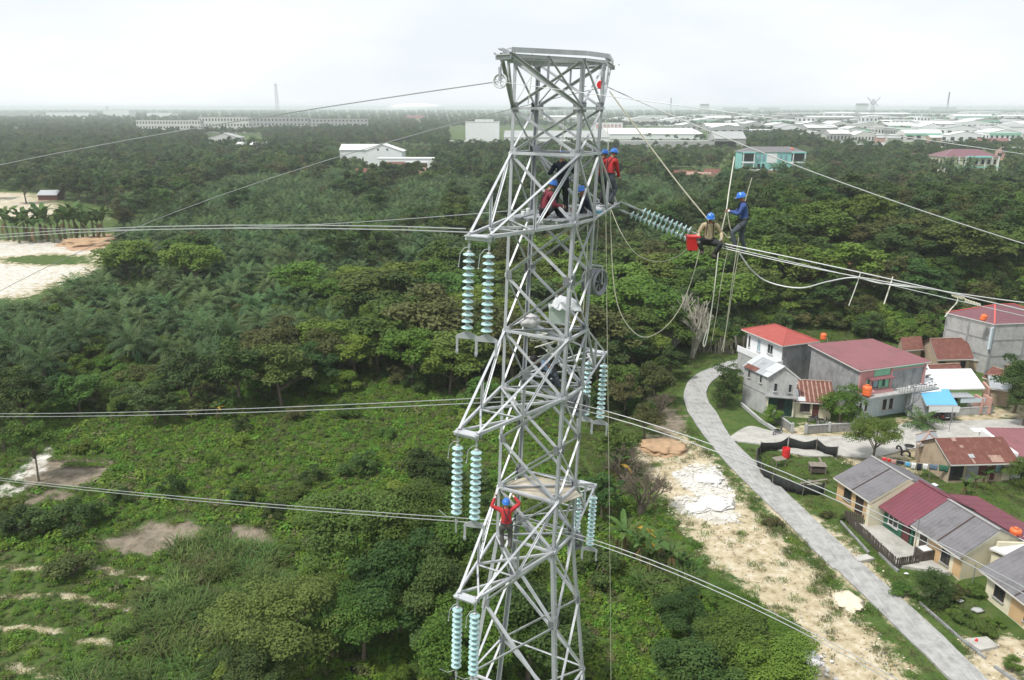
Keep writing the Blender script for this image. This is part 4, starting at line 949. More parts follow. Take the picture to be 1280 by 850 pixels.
    def window(s, k, u, z, w, h, frame='frame_white', pane='pane', mull=1, lab=None, prj=.04):
        a, d, n, L = s.face(k); c = a + d * (u * L); Z = Vector((0, 0, 1)); ax = (d, n, Z); b = MB(); t = .07
        b.box(c + n * prj + Z * z, (w + 2 * t, .08, t), ax); b.box(c + n * prj + Z * (z + h), (w + 2 * t, .08, t), ax)
        for x in (-1, 1): b.box(c + n * prj + d * (x * (w + t) / 2) + Z * (z + h / 2), (t, .078, h - t), ax)
        for i in range(mull): b.box(c + n * (prj - .005) + d * (w * ((i + 1) / (mull + 1) - .5)) + Z * (z + h / 2), (.05, .06, h - t), ax)
        o = b.build('window', M[frame], s.root)
        for i in range(mull + 1):
            b = MB(); b.box(c + n * (prj - .025) + d * (w * ((i + .5) / (mull + 1) - .5)) + Z * (z + h / 2), (w / (mull + 1) - .05, .02, h - .05), ax); b.build('pane', M[pane], o)
        b = MB(); b.box(c + n * (prj + .06) + Z * (z - .06), (w + .3, .2, .05), ax); b.build('sill', M['concrete_l'], o)
        return o
    def door(s, k, u, w, h, m='door_maroon', frame='frame_white', z=0, leaves=1):
        a, d, n, L = s.face(k); c = a + d * (u * L); Z = Vector((0, 0, 1)); ax = (d, n, Z); b = MB()
        for i in range(leaves): b.box(c + n * .03 + d * (w * ((i + .5) / leaves - .5)) + Z * (z + h / 2), (w / leaves - .02, .05, h), ax)
        o = b.build('door', M[m], s.root); b = MB()
        b.box(c + n * .04 + Z * (z + h + .04), (w + .16, .09, .08), ax)
        for x in (-1, 1): b.box(c + n * .04 + d * x * (w / 2 + .04) + Z * (z + h / 2), (.08, .088, h), ax)
        b.build('door_frame', M[frame], o); b = MB(); b.tube([c + n * .07 + d * w * .38 + Z * (z + 1), c + n * .12 + d * w * .38 + Z * (z + 1)], .03, 6); b.build('handle', M['chrome'], o); return o
    def boxpart(s, k, u, out_, z, dims, m, name, parent=None):
        a, d, n, L = s.face(k); b = MB(); b.box(a + d * (u * L) + n * out_ + Vector((0, 0, z)), dims, (d, n, Vector((0, 0, 1)))); return b.build(name, M[m], parent or s.root)

g_row = 'row houses along the lane'; g_up = 'houses behind the side lane'
U = Vector((.262, -.965, 0)).normalized(); VV = Vector((-U.y, U.x, 0)); O_ = at(1045, 622.5); 
def rp_(u, v): return O_ + U * u + VV * v
# row house 1: grey roof, peach and cream
h = House('row_house', 'peach fronted row house with grey roof at the far end of the lower row', 'house', rect(rp_(0, 0), rp_(6.0, 0), 8.2), 2.75, 'peach_wall', g_row)
h.walls(0, 1.75); h.gable_roof(0, 1.75, 'grey_roof', .55, .15, seams=14)
h.window(0, .3, .7, 1.0, 1.3, 'frame_dark'); h.door(0, .62, .95, 2.05, 'frame_dark', 'frame_dark'); h.boxpart(0, .9, .015, 1.35, (1.1, .03, 2.7), 'cream_wall', 'render_panel'); h.boxpart(0, .1, .015, 1.35, (.9, .03, 2.7), 'peach_wall', 'render_panel')
b = MB(); q = h.qf[0].lerp(h.qf[1], .5), h.qf[3].lerp(h.qf[2], .5); b.bar(q[0] + Zv * .04, q[1] + Zv * .04, .12, .04, up=Zv); b.build('roof_joint', M['frame_dark'], h.rf)
# cream parapet wall between house 1 and 2
h = House('party_wall', 'cream stepped party wall between the peach house and the green house', 'wall', rect(rp_(6.1, -1.1), rp_(6.5, -1.1), 9.4), 2.6, 'cream_wall')
h.walls(0, 2.15)
# row house 2: maroon roof, dark green front
h = House('row_house', 'dark green row house with plum metal roof in the middle of the lower row', 'house', rect(rp_(6.6, .75), rp_(10.6, .75), 7.6), 2.75, 'green_dark_wall', g_row)
h.walls(0, 1.95); h.gable_roof(0, 1.95, 'maroon_roof', .85, .08, 'maroon_roof', seams=9, fascia=False)
h.window(0, .34, .75, 1.25, 1.25, 'frame_white'); h.door(0, .80, .9, 2.0, 'door_maroon', 'frame_dark'); h.boxpart(0, .2, .03, 2.45, (.35, .03, .22), 'frame_white', 'vent'); h.boxpart(0, .45, .03, 2.45, (.35, .03, .22), 'frame_white', 'vent')
# long plum roof wing running back from house 2 behind house 3
h = House('rear_extension', 'long low plum roofed wing running back behind the grey roofs', 'house', rect(rp_(7.2, 8.0), rp_(17.8, 8.0), 4.0), 2.3, 'cream_wall'); h.walls(heights=[2.75, 2.75, 2.0, 2.0]); h.plane_roof([2.9, 2.9, 2.0, 2.0], 'maroon_roof', .25, 9, False)
# row house 3
h = House('row_house', 'cream gabled row house with grey roof beside the fenced terrace', 'house', rect(rp_(10.75, .9), rp_(16.6, .9), 7.0), 2.75, 'cream_wall', g_row)
h.walls(0, 1.85); h.gable_roof(0, 1.85, 'grey_roof', .6, .18, seams=14)
b = MB(); q = h.qf[0].lerp(h.qf[1], .55), h.qf[3].lerp(h.qf[2], .55); b.bar(q[0] + Zv * .04, q[1] + Zv * .04, .12, .04, up=Zv); b.build('roof_joint', M['frame_dark'], h.rf)
h.boxpart(0, .44, .015, 1.3, (1.5, .03, 2.6), 'peach_wall', 'render_panel'); h.boxpart(0, .92, .015, 1.3, (.9, .03, 2.6), 'peach_wall', 'render_panel')
h.door(0, .2, .95, 2.05, 'wood_dark', 'frame_white'); h.window(0, .68, .55, .85, 1.5, 'frame_dark', 'pane')
h = House('party_wall', 'cream sloping side wall panel beside the white sheet roof', 'wall', rect(rp_(16.85, 4.2), rp_(17.1, 4.2), 6.5), 2.2, 'cream_wall'); h.walls(heights=[3.6, 3.6, 2.4, 2.4])
h = House('water_tower_shed', 'low concrete roofed shed at the back of the cream gabled house', 'shed', rect(rp_(16.9, 8.6), rp_(20.2, 8.6), 3.2), 2.3, 'concrete_l'); h.walls(); h.boxpart(0, .5, -1.6, 2.34, (3.6, 3.5, .09), 'conc_floor', 'roof_slab')
# row house 4 at the corner of the picture
F0 = at(1228, 745); U4 = Vector((.16, -.987, 0)).normalized(); V4 = Vector((-U4.y, U4.x, 0)); 
h = House('row_house', 'cream and peach row house with grey roof in the lower right corner', 'house', rect(F0 + V4 * .2, F0 + U4 * 7.0 + V4 * .2, 7.5), 2.75, 'cream_wall', g_row)
h.walls(0, 1.8); h.gable_roof(0, 1.8, 'grey_roof', .6, .5, seams=16)
b = MB(); q = h.qf[0].lerp(h.qf[1], .52), h.qf[3].lerp(h.qf[2], .52); b.bar(q[0] + Zv * .04, q[1] + Zv * .04, .12, .04, up=Zv); b.build('roof_joint', M['frame_dark'], h.rf)
h.window(0, .22, .75, 1.0, 1.35, 'frame_dark'); h.window(0, .72, .65, 1.1, 1.5, 'frame_dark'); h.boxpart(0, .52, .015, 1.35, (1.6, .03, 2.7), 'peach_wall', 'render_panel'); h.boxpart(0, .92, .015, 1.35, (1.0, .03, 2.7), 'peach_wall', 'render_panel')
# satellite bracket and post
h = House('roof_canopy', 'pale blue white sheet roof between the two grey roofed houses', 'canopy', rect(F0 - U4 * 2.6 + V4 * 2.6, F0 - U4 * .3 + V4 * 3.4, 7.5), 2.4, 'cream_wall'); h.walls(heights=[2.6, 2.6, 2.4, 2.4]); h.plane_roof([3.05, 3.2, 2.7, 2.6], 'white_roof', .25, 10)

# ---- upper row
Aw = [at(956, 518), at(992, 521), None, at(927, 503)]; Aw[2] = Aw[1] + Aw[3] - Aw[0]
h = House('two_storey_house', 'narrow raw concrete two storey house with patched zinc roof by the bend', 'house', Aw, 5.9, 'concrete_l', g_up)
h.walls(1, 1.5); h.gable_roof(1, 1.5, 'zinc', .35, .3, None, 8, fascia=True)
h.boxpart(0, .5, .035, 1.35, (3.3, .05, 2.5), 'shutter_green', 'roller_shutter'); h.boxpart(0, .5, .06, 1.35, (.9, .04, 2.4), 'painted_dark', 'doorway')  # doorway is a flat dark panel, its shade put into the colour
for x in (.05, .95): h.boxpart(0, x, .05, 1.4, (.22, .12, 2.8), 'cream_wall', 'pilaster')
h.boxpart(0, .5, .06, 2.85, (4.3, .14, .22), 'cream_wall', 'lintel'); h.boxpart(0, .5, .5, 3.05, (4.3, 1.0, .12), 'concrete', 'balcony_slab')
for u in (.28, .78): h.window(0, u, 3.6, .38, 1.2, 'concrete_l', 'pane', 0)
for u in (.22, .72): h.window(3, u, 4.3, .40, 1.1, 'concrete_l', 'pane', 0)
h.boxpart(3, .5, .03, 3.0, (6.3, .06, .14), 'concrete', 'floor_band')
# patched sheets on its left slope
qf, qb = h.qf, h.qb
def patch(hh, q, f0, f1, g0, g1, m, lift=.05, root=None):
    q = [Vector(v) for v in q]; P = lambda f, g: q[0].lerp(q[1], f).lerp(q[3].lerp(q[2], f), g); n = (q[1] - q[0]).cross(q[3] - q[0]).normalized(); n = n if n.z > 0 else -n
    return hh.slab('roof_sheet', [P(f0, g0) + n * lift, P(f1, g0) + n * lift, P(f1, g1) + n * lift, P(f0, g1) + n * lift], m, .02, root)
for args in ((0, .33, .35, 1, 'zinc_light'), (0, .2, 0, .33, 'zinc_light'), (.48, .92, 0, .30, 'rust'), (.80, 1, .3, 1, 'zinc_light')): patch(h, qb, 1 - args[1], 1 - args[0], args[2], args[3], args[4], root=h.rb)
# red tile house behind
Bp = [at(986, 428, 7.8), at(1025, 422.6, 7.8)]; d_ = (Bp[1] - Bp[0]); d_.z = 0
h = House('two_storey_house', 'white upper storey house with bright red tile hip roof and balcony', 'house', rect(Bp[0] - Vector((.6, -.6, 0)), Bp[1] - Vector((.9, -.3, 0)), 8.6), 7.3, 'white_wall', g_up)
h.walls(); h.hip_roof(1.5, 'red_tile', .75, 'red_tile', rows=8)
h.boxpart(0, .5, .03, 3.4, (h.face(0)[3] + .04, .06, 6.9), 'concrete', 'render_panel')
h.window(3, .68, 5.0, 1.2, 1.5, 'frame_white', 'pane', 1); h.window(3, .36, 4.6, .7, 1.9, 'frame_white', 'pane_light', 1); h.window(3, .08, 4.6, .45, 1.9, 'frame_white', 'pane', 0)
h.boxpart(3, .5, .75, 3.9, (9.4, 1.5, .16), 'white_wall', 'balcony_slab'); h.boxpart(3, .5, 1.45, 4.35, (9.4, .12, .9), 'white_wall', 'balcony_wall'); h.boxpart(3, 1.04, .75, 4.35, (.12, 1.4, .9), 'white_wall', 'balcony_wall')
h.boxpart(3, .5, .75, 1.6, (9.0, 1.3, 4.4), 'concrete_l', 'lower_storey'); 
# big maroon roof house
C0, C1 = at(1066, 512), at(1158, 517)
Cq = [at(1076, 462, 7.3), at(1159, 451, 7.3), at(1090, 424, 8.2), at(1015, 432.5, 7.9)]
foot = [Vector((p.x, p.y, 0)) for p in Cq]
h = House('two_storey_house', 'wide house with big maroon metal roof, mint gable and grey side wall', 'house', foot, 7.2, 'concrete', g_up)
h.walls(heights=[7.1, 7.1, 7.75, 7.75]); h.plane_roof([7.25, 7.25, 8.1, 8.1], 'pink_roof', .45, 22)
L_ = h.face(0)[3]
h.boxpart(0, .5, .04, 1.75, (L_ + .1, .08, 3.9), 'pale_blue_wall', 'render_panel'); h.boxpart(0, .36, .03, 5.6, (L_ * .30, .06, 3.2), 'mint_wall', 'render_panel'); h.boxpart(0, .70, .035, 5.35, (L_ * .46, .07, 2.9), 'concrete', 'loggia'); h.boxpart(0, .72, .05, 6.95, (L_ * .52, .1, .42), 'mint_wall', 'gable_band')
h.boxpart(0, .10, .03, 5.6, (L_ * .2, .06, 3.2), 'pink_wall', 'render_panel')
for x in (.005, .46, .97): h.boxpart(0, x, .10, 5.4, (.34, .2, 3.2), 'pink_wall', 'column')
h.boxpart(0, .72, .10, 6.66, (L_ * .54, .2, .2), 'pink_wall', 'beam'); h.boxpart(0, .27, .62, 5.95, (L_ * .34, 1.2, .10), 'pink_roof', 'canopy_slab'); h.boxpart(0, .27, .5, 3.95, (L_ * .36, 1.0, .5), 'pink_wall', 'parapet')
h.window(0, .24, 4.35, .9, 1.35, 'frame_dark', 'pane_light', 0, prj=.1); h.window(0, .36, 4.35, .5, 1.5, 'mint_wall', 'pane', 0, prj=.1); h.window(0, .13, 4.35, .4, 1.4, 'mint_wall', 'pane', 0, prj=.1)
h.boxpart(0, .55, 1.0, 3.72, (L_ + .6, 2.0, .16), 'concrete_l', 'terrace_slab')
for u in (.06, .14): h.window(0, u, .9, .5, 1.5, 'frame_white', 'pane', 0, prj=.12)
for u in (.42, .52): h.window(0, u, .7, .75, 1.7, 'frame_white', 'pane', 0, prj=.12)
for u in (.76, .86): h.window(0, u, .8, .6, 1.7, 'frame_white', 'pane_light', 0, prj=.12)
h.door(0, .29, 1.1, 2.2, 'pale_blue_wall', 'frame_white')
b = MB(); a, d, n, L = h.face(0)
for i in range(14): b.box(a + d * (L * (.46 + .54 * i / 13)) + n * 1.9 + Zv * 4.25, (.04, .04, .95), (d, n, Zv))
for z_ in (4.0, 4.3, 4.7): b.box(a + d * (L * .73) + n * 1.9 + Zv * z_, (L * .54, .035, .035), (d, n, Zv))
b.build('railing', M['steel_dark'], h.root)
hC = h
# spiral stair
r = empty('spiral_staircase', hC.o + a + d * (L * .62) + n * 2.7); tag(r, 'dark iron spiral staircase before the pale blue ground floor', 'staircase')
b = MB(); b.tube([(0, 0, 0), (0, 0, 4.8)], .07, 8); b.build('post', M['steel_dark'], r)
for i in range(16):
    an = i * .42; b = MB(); u = Vector((math.cos(an), math.sin(an), 0)); b.box(u * .42 + Zv * (.23 * i + .2), (.72, .28, .05), (u, Vector((-u.y, u.x, 0)), Zv)); b.bar(u * .76 + Zv * (.23 * i + .2), u * .76 + Zv * (.23 * i + 1.1), .03); b.build('tread', M['steel_dark'], r)
b = MB(); b.tube([(math.cos(i * .21) * .76, math.sin(i * .21) * .76, .115 * i + 1.1) for i in range(32)], .025, 5); b.build('handrail', M['steel_dark'], r)
# patterned dark and white tiled roof right of it
p = [at(1128, 476, 4.6), at(1172, 478, 3.9)]
h = House('patterned_roof_house', 'low house with broken white and dark tile roof beside the maroon roofed house', 'house', [Vector((*at(1140, 492, 3.4)[:2], 0)), Vector((*at(1176, 489, 3.4)[:2], 0)), Vector((*at(1157, 452, 5.2)[:2], 0)), Vector((*at(1122, 457, 5.2)[:2], 0))], 3.6, 'white_wall', g_up)
h.walls(heights=[3.3, 3.3, 5, 5]); h.plane_roof([3.4, 3.4, 5.1, 5.1], 'white_roof', .1, 0, False)
r_ = random.Random(4); q = h.qf
for i in range(46):
    f, g_ = r_.uniform(.02, .86), r_.uniform(.02, .9); patch(h, q, f, min(f + r_.uniform(.06, .16), .99), g_, g_ + .035, 'grey_roof' if i % 3 else 'wood_dark', .03, h.rf)
# small rusty fronted house
h = House('small_house', 'small cream house with rust streaked tin roof between concrete house and bushy tree', 'house', rect(at(991, 520), at(1038, 523), 6.6), 2.6, 'cream_wall', g_up)
h.walls(0, 1.7); h.gable_roof(0, 1.7, 'rust', .5, .3, 'rust_strip', 10)
for i in range(9): patch(h, h.qf, .08 + i * .105, .11 + i * .105, .02, .98, 'rust_strip', .045, h.rf)
patch(h, h.qf, .03, .16, .25, .55, 'zinc_light', .06, h.rf); patch(h, h.qf, .08, .30, .02, .22, 'zinc_light', .06, h.rf); patch(h, h.qf, .10, .17, .78, .98, 'white_roof', .06, h.rf)
h.window(0, .3, .8, 1.2, 1.2, 'door_maroon', 'pane', 2); h.door(0, .58, .9, 2.05, 'door_maroon', 'cream_wall')
# big grey block house
E0, E1 = at(1243, 455), at(1300, 452)
Ed = [Vector((*at(1243, 405, 8.4)[:2], 0)), Vector((*at(1325, 402, 8.4)[:2], 0)), Vector((*at(1262, 375, 8.4)[:2], 0)), Vector((*at(1184, 391, 8.4)[:2], 0))]
Ed[2] = Ed[1] + Ed[3] - Ed[0]
h = House('block_house', 'tall unfinished grey block house with plum tile roof at the right edge', 'house', Ed, 8.4, 'concrete_l', g_up)
h.walls(); h.hip_roof(2.2, 'plum_tile', .12, 'ridge_red', rows=12)
for k in (0, 3):
    Lk = h.face(k)[3]
    for z_ in (2.9, 5.6, 8.0): h.boxpart(k, .5, .02, z_, (Lk, .05, .22), 'concrete', 'floor_band')
    for u in (.01, .5, .99): h.boxpart(k, u, .025, 4.1, (.28, .06, 8.1), 'concrete', 'column')
h.boxpart(3, 1.0, .3, 6.0, (.3, .5, 3.6), 'pale_blue_wall', 'column')
# brown tin house before it
h = House('small_house', 'tan house with dark rust tin roof below the grey block house', 'house', [Vector((*at(1172, 447, 2.8)[:2], 0)), Vector((*at(1213, 446, 2.8)[:2], 0)), Vector((*at(1196, 427, 2.8)[:2], 0)), Vector((*at(1153, 428, 2.8)[:2], 0))], 2.8, 'tan_wall', g_up)
h.walls(0, 1.9); h.gable_roof(0, 1.9, 'rust', .5, .3, 'rust_strip', 12); h.window(0, .18, .8, .9, 1.2, 'frame_dark', 'pane', 1); h.door(0, .8, .9, 2.1, 'painted_dark', 'tan_wall')
h = House('lean_to', 'grey zinc lean-to between the dark rust roof and the block house', 'shed', rect(at(1206, 462), at(1232, 464), 3.2), 1.9, 'tan_wall'); h.walls(heights=[1.7, 1.7, 2.3, 2.3]); h.plane_roof([1.8, 1.8, 2.4, 2.4], 'zinc', .2, 5)
h = House('small_house', 'tan shed with half seen rust and zinc roof behind the maroon roof', 'shed', [Vector((*at(1128, 437, 2.6)[:2], 0)), Vector((*at(1152, 435, 2.6)[:2], 0)), Vector((*at(1146, 424, 2.6)[:2], 0)), Vector((*at(1124, 425, 2.6)[:2], 0))], 2.6, 'tan_wall', g_up); h.walls(0, 1.3); h.gable_roof(0, 1.3, 'rust', .3, .2, None, 6)
h = House('small_house', 'low house with brown tin roof just behind the white roof', 'house', [Vector((*at(1152, 471, 3.1)[:2], 0)), Vector((*at(1204, 469, 3.1)[:2], 0)), Vector((*at(1190, 455, 3.1)[:2], 0)), Vector((*at(1148, 457, 3.1)[:2], 0))], 3.1, 'tan_wall', g_up); h.walls(0, .9); h.gable_roof(0, .9, 'rust', .3, .2, 'rust_strip', 9)
# white roof lime house
h = House('lime_house', 'lime green house under a broad white sheet roof beside the blue carport', 'house', [Vector((*at(1175, 487, 3.1)[:2], 0)), Vector((*at(1229, 486, 3.1)[:2], 0)), Vector((*at(1212, 467, 3.1)[:2], 0)), Vector((*at(1160, 468, 3.1)[:2], 0))], 3.2, 'lime_wall', g_up)
h.walls(heights=[3.1, 3.1, 3.7, 3.7]); h.plane_roof([3.2, 3.2, 3.8, 3.8], 'white_roof', .2, 12); h.boxpart(0, .3, 1.0, 2.6, (4.2, 2.0, .1), 'zinc', 'canopy_slab'); h.door(0, .75, .9, 2.1, 'white_wall', 'lime_wall'); h.window(0, .35, .9, 1.3, 1.1, 'frame_white')
h.boxpart(1, .35, 1.1, 1.5, (3.0, .25, 3.0), 'rose_wall', 'side_wall'); h.boxpart(0, .6, 1.9, 2.1, (3.6, .04, .7), 'pale_blue_wall', 'awning')
for u, m_ in ((.82, 'rose_wall'), (1.02, 'rose_wall')): h.boxpart(0, u, 1.1, 1.2, (.28, 1.8, 2.4), m_, 'side_wall')
# blue carport
h = House('carport', 'blue sheet carport with white awning over a parked car', 'carport', [Vector((*at(1160, 505, 2.8)[:2], 0)), Vector((*at(1193, 505, 2.8)[:2], 0)), Vector((*at(1183, 490, 3.2)[:2], 0)), Vector((*at(1152, 490, 3.2)[:2], 0))], 2.8, 'white_wall', None)
for k in range(4):
    b = MB(); b.box(h.P[k] + Zv * 1.3, (.12, .12, 3.0)); b.build('post', M['steel_dark'], h.root)
h.plane_roof([2.75, 2.75, 3.5, 3.5], 'blue_sheet', .35, 8); h.boxpart(0, .55, .62, 2.25, (4.2, .05, .85), 'white_roof', 'awning')
# right side rust roofs
for i, (pts, lab, m_) in enumerate((([(1232, 470, 2.7), (1262, 482, 2.5), (1282, 468, 2.7), (1250, 460, 2.8)], 'rust roofed house right of the white roof', 'rust'), ([(1240, 484, 2.6), (1262, 488, 2.5), (1262, 470, 2.7), (1232, 468, 2.7)], 'grey zinc gabled hut right of the white roof', 'zinc'), ([(1262, 470, 2.7), (1320, 470, 2.7), (1320, 455, 2.8), (1256, 456, 2.8)], 'long rust roofed house under the block house at the right edge', 'rust'))):
    f = [Vector((*at(*p)[:2], 0)) for p in pts]; h = House('small_house', lab, 'house', f, 2.6, 'tan_wall', g_up); h.walls(0, .9); h.gable_roof(0, .9, m_, .35, .25, 'rust_strip', 8)
    if i == 2: h.door(0, .3, 1, 2, 'painted_dark')
# tan house with long rust roof in the middle
J = [Vector((*at(1184, 602)[:2], 0)), Vector((*at(1262, 600)[:2], 0)), Vector((*at(1229, 571)[:2], 0)), Vector((*at(1148, 579)[:2], 0))]
J[2] = J[1] + J[3] - J[0]
h = House('tan_house', 'tan plaster house with big patched rust roof above the row houses', 'house', J, 2.9, 'tan_wall', None)
h.walls(0, 1.5); h.gable_roof(0, 1.5, 'rust', .7, .35, None, 16)
patch(h, h.qf, .32, .40, .22, .36, 'zinc', .05, h.rf); patch(h, h.qf, .60, .78, .04, .30, 'rust_strip', .05, h.rf); patch(h, h.qf, .33, .36, .0, .2, 'rust_strip', .05, h.rf); patch(h, h.qf, .28, .33, .60, .70, 'rust_strip', .05, h.rf); patch(h, h.qf, .22, .28, .85, .98, 'rust_strip', .05, h.rf)
h.boxpart(0, .12, .03, 1.3, (1.6, .05, 2.3), 'painted_dark', 'doorway'); h.boxpart(0, .38, .03, 1.3, (1.6, .05, 2.3), 'concrete', 'render_panel'); h.boxpart(0, .53, .04, 1.5, (1.0, .06, 1.6), 'door_maroon', 'shutter'); h.boxpart(0, .70, .04, 1.3, (.5, .06, 2.4), 'door_maroon', 'door'); h.window(0, .78, 1.1, .9, 1.1, 'door_maroon', 'pane_light', 0); h.boxpart(0, .92, .03, 1.3, (.9, .05, 2.5), 'cream_wall', 'render_panel')  # the doorway panel is painted dark in place of a shaded opening
h2 = House('porch_roof', 'pale zinc pointed porch roof at the left end of the tan house', 'roof', [Vector((*at(1150, 556, 2.6)[:2], 0)), Vector((*at(1172, 553, 2.6)[:2], 0)), Vector((*at(1168, 541, 2.6)[:2], 0)), Vector((*at(1147, 545, 2.6)[:2], 0))], 2.6, 'tan_wall'); h2.walls(); h2.hip_roof(.9, 'zinc', .3, 'rust_strip')
# maroon roof house right edge
h = House('maroon_house', 'white walled house with maroon roof behind the tan house at the right edge', 'house', [Vector((*at(1272, 572, 2.6)[:2], 0)), Vector((*at(1345, 572, 2.6)[:2], 0)), Vector((*at(1300, 538, 3.2)[:2], 0)), Vector((*at(1232, 537, 3.2)[:2], 0))], 2.8, 'white_wall')
h.walls(heights=[2.6, 2.6, 3.3, 3.3]); h.plane_roof([2.7, 2.7, 3.4, 3.4], 'pink_roof', .1, 10, True); h.boxpart(3, .5, .35, 1.6, (h.face(3)[3] + .4, .5, 3.3), 'white_wall', 'side_wall'); h.boxpart(2, .72, .5, 2.9, (6.5, 1.2, .1), 'white_roof', 'canopy_slab')

# ---- water tanks
def tank(loc, label, r_=.52, h_=1.15):
    r = empty('water_tank', loc); tag(r, label, 'water tank', 'orange water tanks')
    b = MB(); b.lathe([(0, 0), (r_, 0), (r_, h_ * .2), (r_ * .965, h_ * .23), (r_, h_ * .26), (r_, h_ * .48), (r_ * .965, h_ * .51), (r_, h_ * .54), (r_, h_ * .76), (r_ * .93, h_ * .86), (r_ * .5, h_ * .95)], 20); b.build('tank_body', M['orange'], r, True)
    b = MB(); b.lathe([(r_ * .38, h_ * .94), (r_ * .38, h_ * 1.02), (0, h_ * 1.03)], 16); b.build('lid', M['orange'], r)
    b = MB(); b.tube([(r_ * .95, 0, .15), (r_ + .25, 0, .15), (r_ + .25, 0, -.7)], .03, 6); b.build('pipe', M['frame_white'], r)
    return r
t_ = at(1083, 494, 3.95); tank(t_, 'orange water tank on the terrace before the mint wall', .62, 1.5)
tank(at(1029, 424, 7.4), 'small orange water tank behind the red tile roof', .45, 1.0)
tank(at(1228, 400, 9.1), 'orange water tank sitting on the plum tile roof', .48, 1.0).rotation_euler = (.1, .25, 0)
tank(at(1268, 672, 2.4), 'red orange water tank on the low shed roof behind the cream house', .52, 1.05)

# ---- terrace with picket fence
T0, T1, T2, T3 = [at(*p) for p in ((1060, 651), (1121, 708), (1150, 705), (1090, 655))]
b = MB(); b.prism([(p.x, p.y) for p in (T0, T1, rp_(15.8, .7), rp_(6.7, .6))], -.2, .16); tag(b.build('terrace', M['conc_floor']), 'bare concrete terrace in front of the dark green house', 'terrace')
def picket(P, label, h_=1.0, sp=.17, m='wood_dark', w=.17):
    r = empty('picket_fence', P[0]); tag(r, label, 'fence'); first = None; n_ = 0; o0 = P[0]
    for i in range(len(P) - 1):
        a, c = P[i] - o0, P[i + 1] - o0; L = (c - a).length; d = (c - a).normalized(); nn = Vector((-d.y, d.x, 0))
        for z_ in (.3, .8): b = MB(); b.bar(a + Zv * z_ * h_ + nn * .035, c + Zv * z_ * h_ + nn * .035, .03, .07); b.build('rail', M[m], r)
        k = int(L / sp)
        for j in range(k):
            if n_ >= 295: break
            p = a + d * (sp * (j + .5)); z_ = h_ + rnd.uniform(-.04, .04)
            if first is None:
                b = MB(); b.box((0, 0, h_ / 2), (w, .025, h_)); first = b.mesh('picket', M[m])
            link('picket', first, r, p, (rnd.uniform(-.03, .03), 0, math.atan2(d.y, d.x) + rnd.uniform(-.06, .06)), (1, 1, z_ / h_)); n_ += 1
    return r
z2 = Vector((0, 0, .12))
picket([rp_(6.0, -1.2) + z2, T0 + z2 * 0 + Vector((-.3, .4, 0)), T1 + Vector((-.25, -.3, 0)), at(1150, 705)], 'dark wooden picket fence round the concrete terrace', 1.1, .22)
b = MB(); c = at(1155, 697); b.box(c + U * .2 + Zv * .6, (2.0, 1.1, 1.1), (VV, U, Zv)); o = b.build('timber_hutch', M['wood_dark']); tag(o, 'dark timber hutch with pale lid at the terrace corner', 'hutch')
b = MB(); b.box(c + U * .2 + Zv * 1.19 - VV * .3, (1.0, .9, .06), (VV, U, Zv)); b.build('lid', M['white_roof'], o)
for i, (pp, l) in enumerate((([(1050, 652), (1085, 691), (1087, 690), (1051.5, 651)], 'concrete drain edge beside the picket fence'), ([(1098, 691), (1122, 714), (1124, 713), (1099.5, 690)], 'lower concrete drain edge beside the picket fence'))):
    b = MB(); b.prism([(at(*p).x, at(*p).y) for p in pp], -.2, .07); tag(b.build('drain_edge', M['concrete']), l, 'drain', 'concrete drain edges by the lane')
b = MB(); b.prism([(at(*p).x, at(*p).y) for p in ((1067, 697), (1083, 694), (1093, 699), (1073, 703))], -.1, .14); tag(b.build('concrete_slab', M['conc_floor']), 'pale concrete slab bridging the drain beside the lane', 'slab')
b = MB(); b.prism([(at(*p).x, at(*p).y) for p in ((1205, 800), (1233, 797), (1249, 809), (1225, 814))], -.1, .13); tag(b.build('concrete_slab', M['conc_floor']), 'pale square concrete slab in the yard of the corner house', 'slab')
for i, (pp, l) in enumerate((([(1150, 752), (1206, 801), (1233, 822), (1231.5, 823), (1204.5, 802), (1148.5, 753)], 'long drain kerb along the lane before the corner garden'), ([(1244, 832), (1290, 862), (1287, 864), (1242, 833)], 'dark drain kerb at the lower right corner'))):
    b = MB(); b.prism([(at(*p).x, at(*p).y) for p in pp], -.2, .06); tag(b.build('drain_kerb', M['concrete']), l, 'drain', 'concrete drain edges by the lane')
# stone garden walls of the upper row
def lowwall(P, label, h_=.9, th=.22, m='stone_wall', posts=True):
    r = empty('garden_wall', P[0]); tag(r, label, 'wall'); o0 = P[0]
    for i in range(len(P) - 1):
        a, c = P[i] - o0, P[i + 1] - o0; b = MB(); b.bar(a + Zv * h_ * .45, c + Zv * h_ * .45, th, h_ * 1.1, up=Zv); b.build('wall', M[m], r)
        b = MB(); b.bar(a + Zv * (h_ + .035), c + Zv * (h_ + .035), th + .08, .07, up=Zv); b.build('coping', M['concrete_l'], r)
    if posts:
        for p in P: b = MB(); b.box(p - o0 + Zv * h_ * .6, (.34, .34, h_ * 1.3)); b.lathe([(.2, h_ * 1.25), (.2, h_ * 1.3), (0, h_ * 1.42)], 4, p - o0); b.build('pillar', M['concrete_l'], r)
    return r
lowwall([at(967, 524), at(990, 540)], 'short stone garden wall left of the gate gap', 1.0)
lowwall([at(1007, 541), at(1036, 539), at(1066, 538)], 'rubble stone garden wall in front of the bushy tree', 1.0)
lowwall([at(1193, 519), at(1240, 516)], 'plain concrete garden wall before the lime green house', 1.0, .2, 'concrete_l', False)
lowwall([at(926, 506), at(950, 527), at(972, 541)], 'low concrete footing wall along the foot of the narrow house', .35, .3, 'concrete_l', False)
r = empty('scrap_timber_fence', at(868, 440)); tag(r, 'ragged dark scrap timber fence behind the bend in the lane', 'fence'); r_ = random.Random(8)
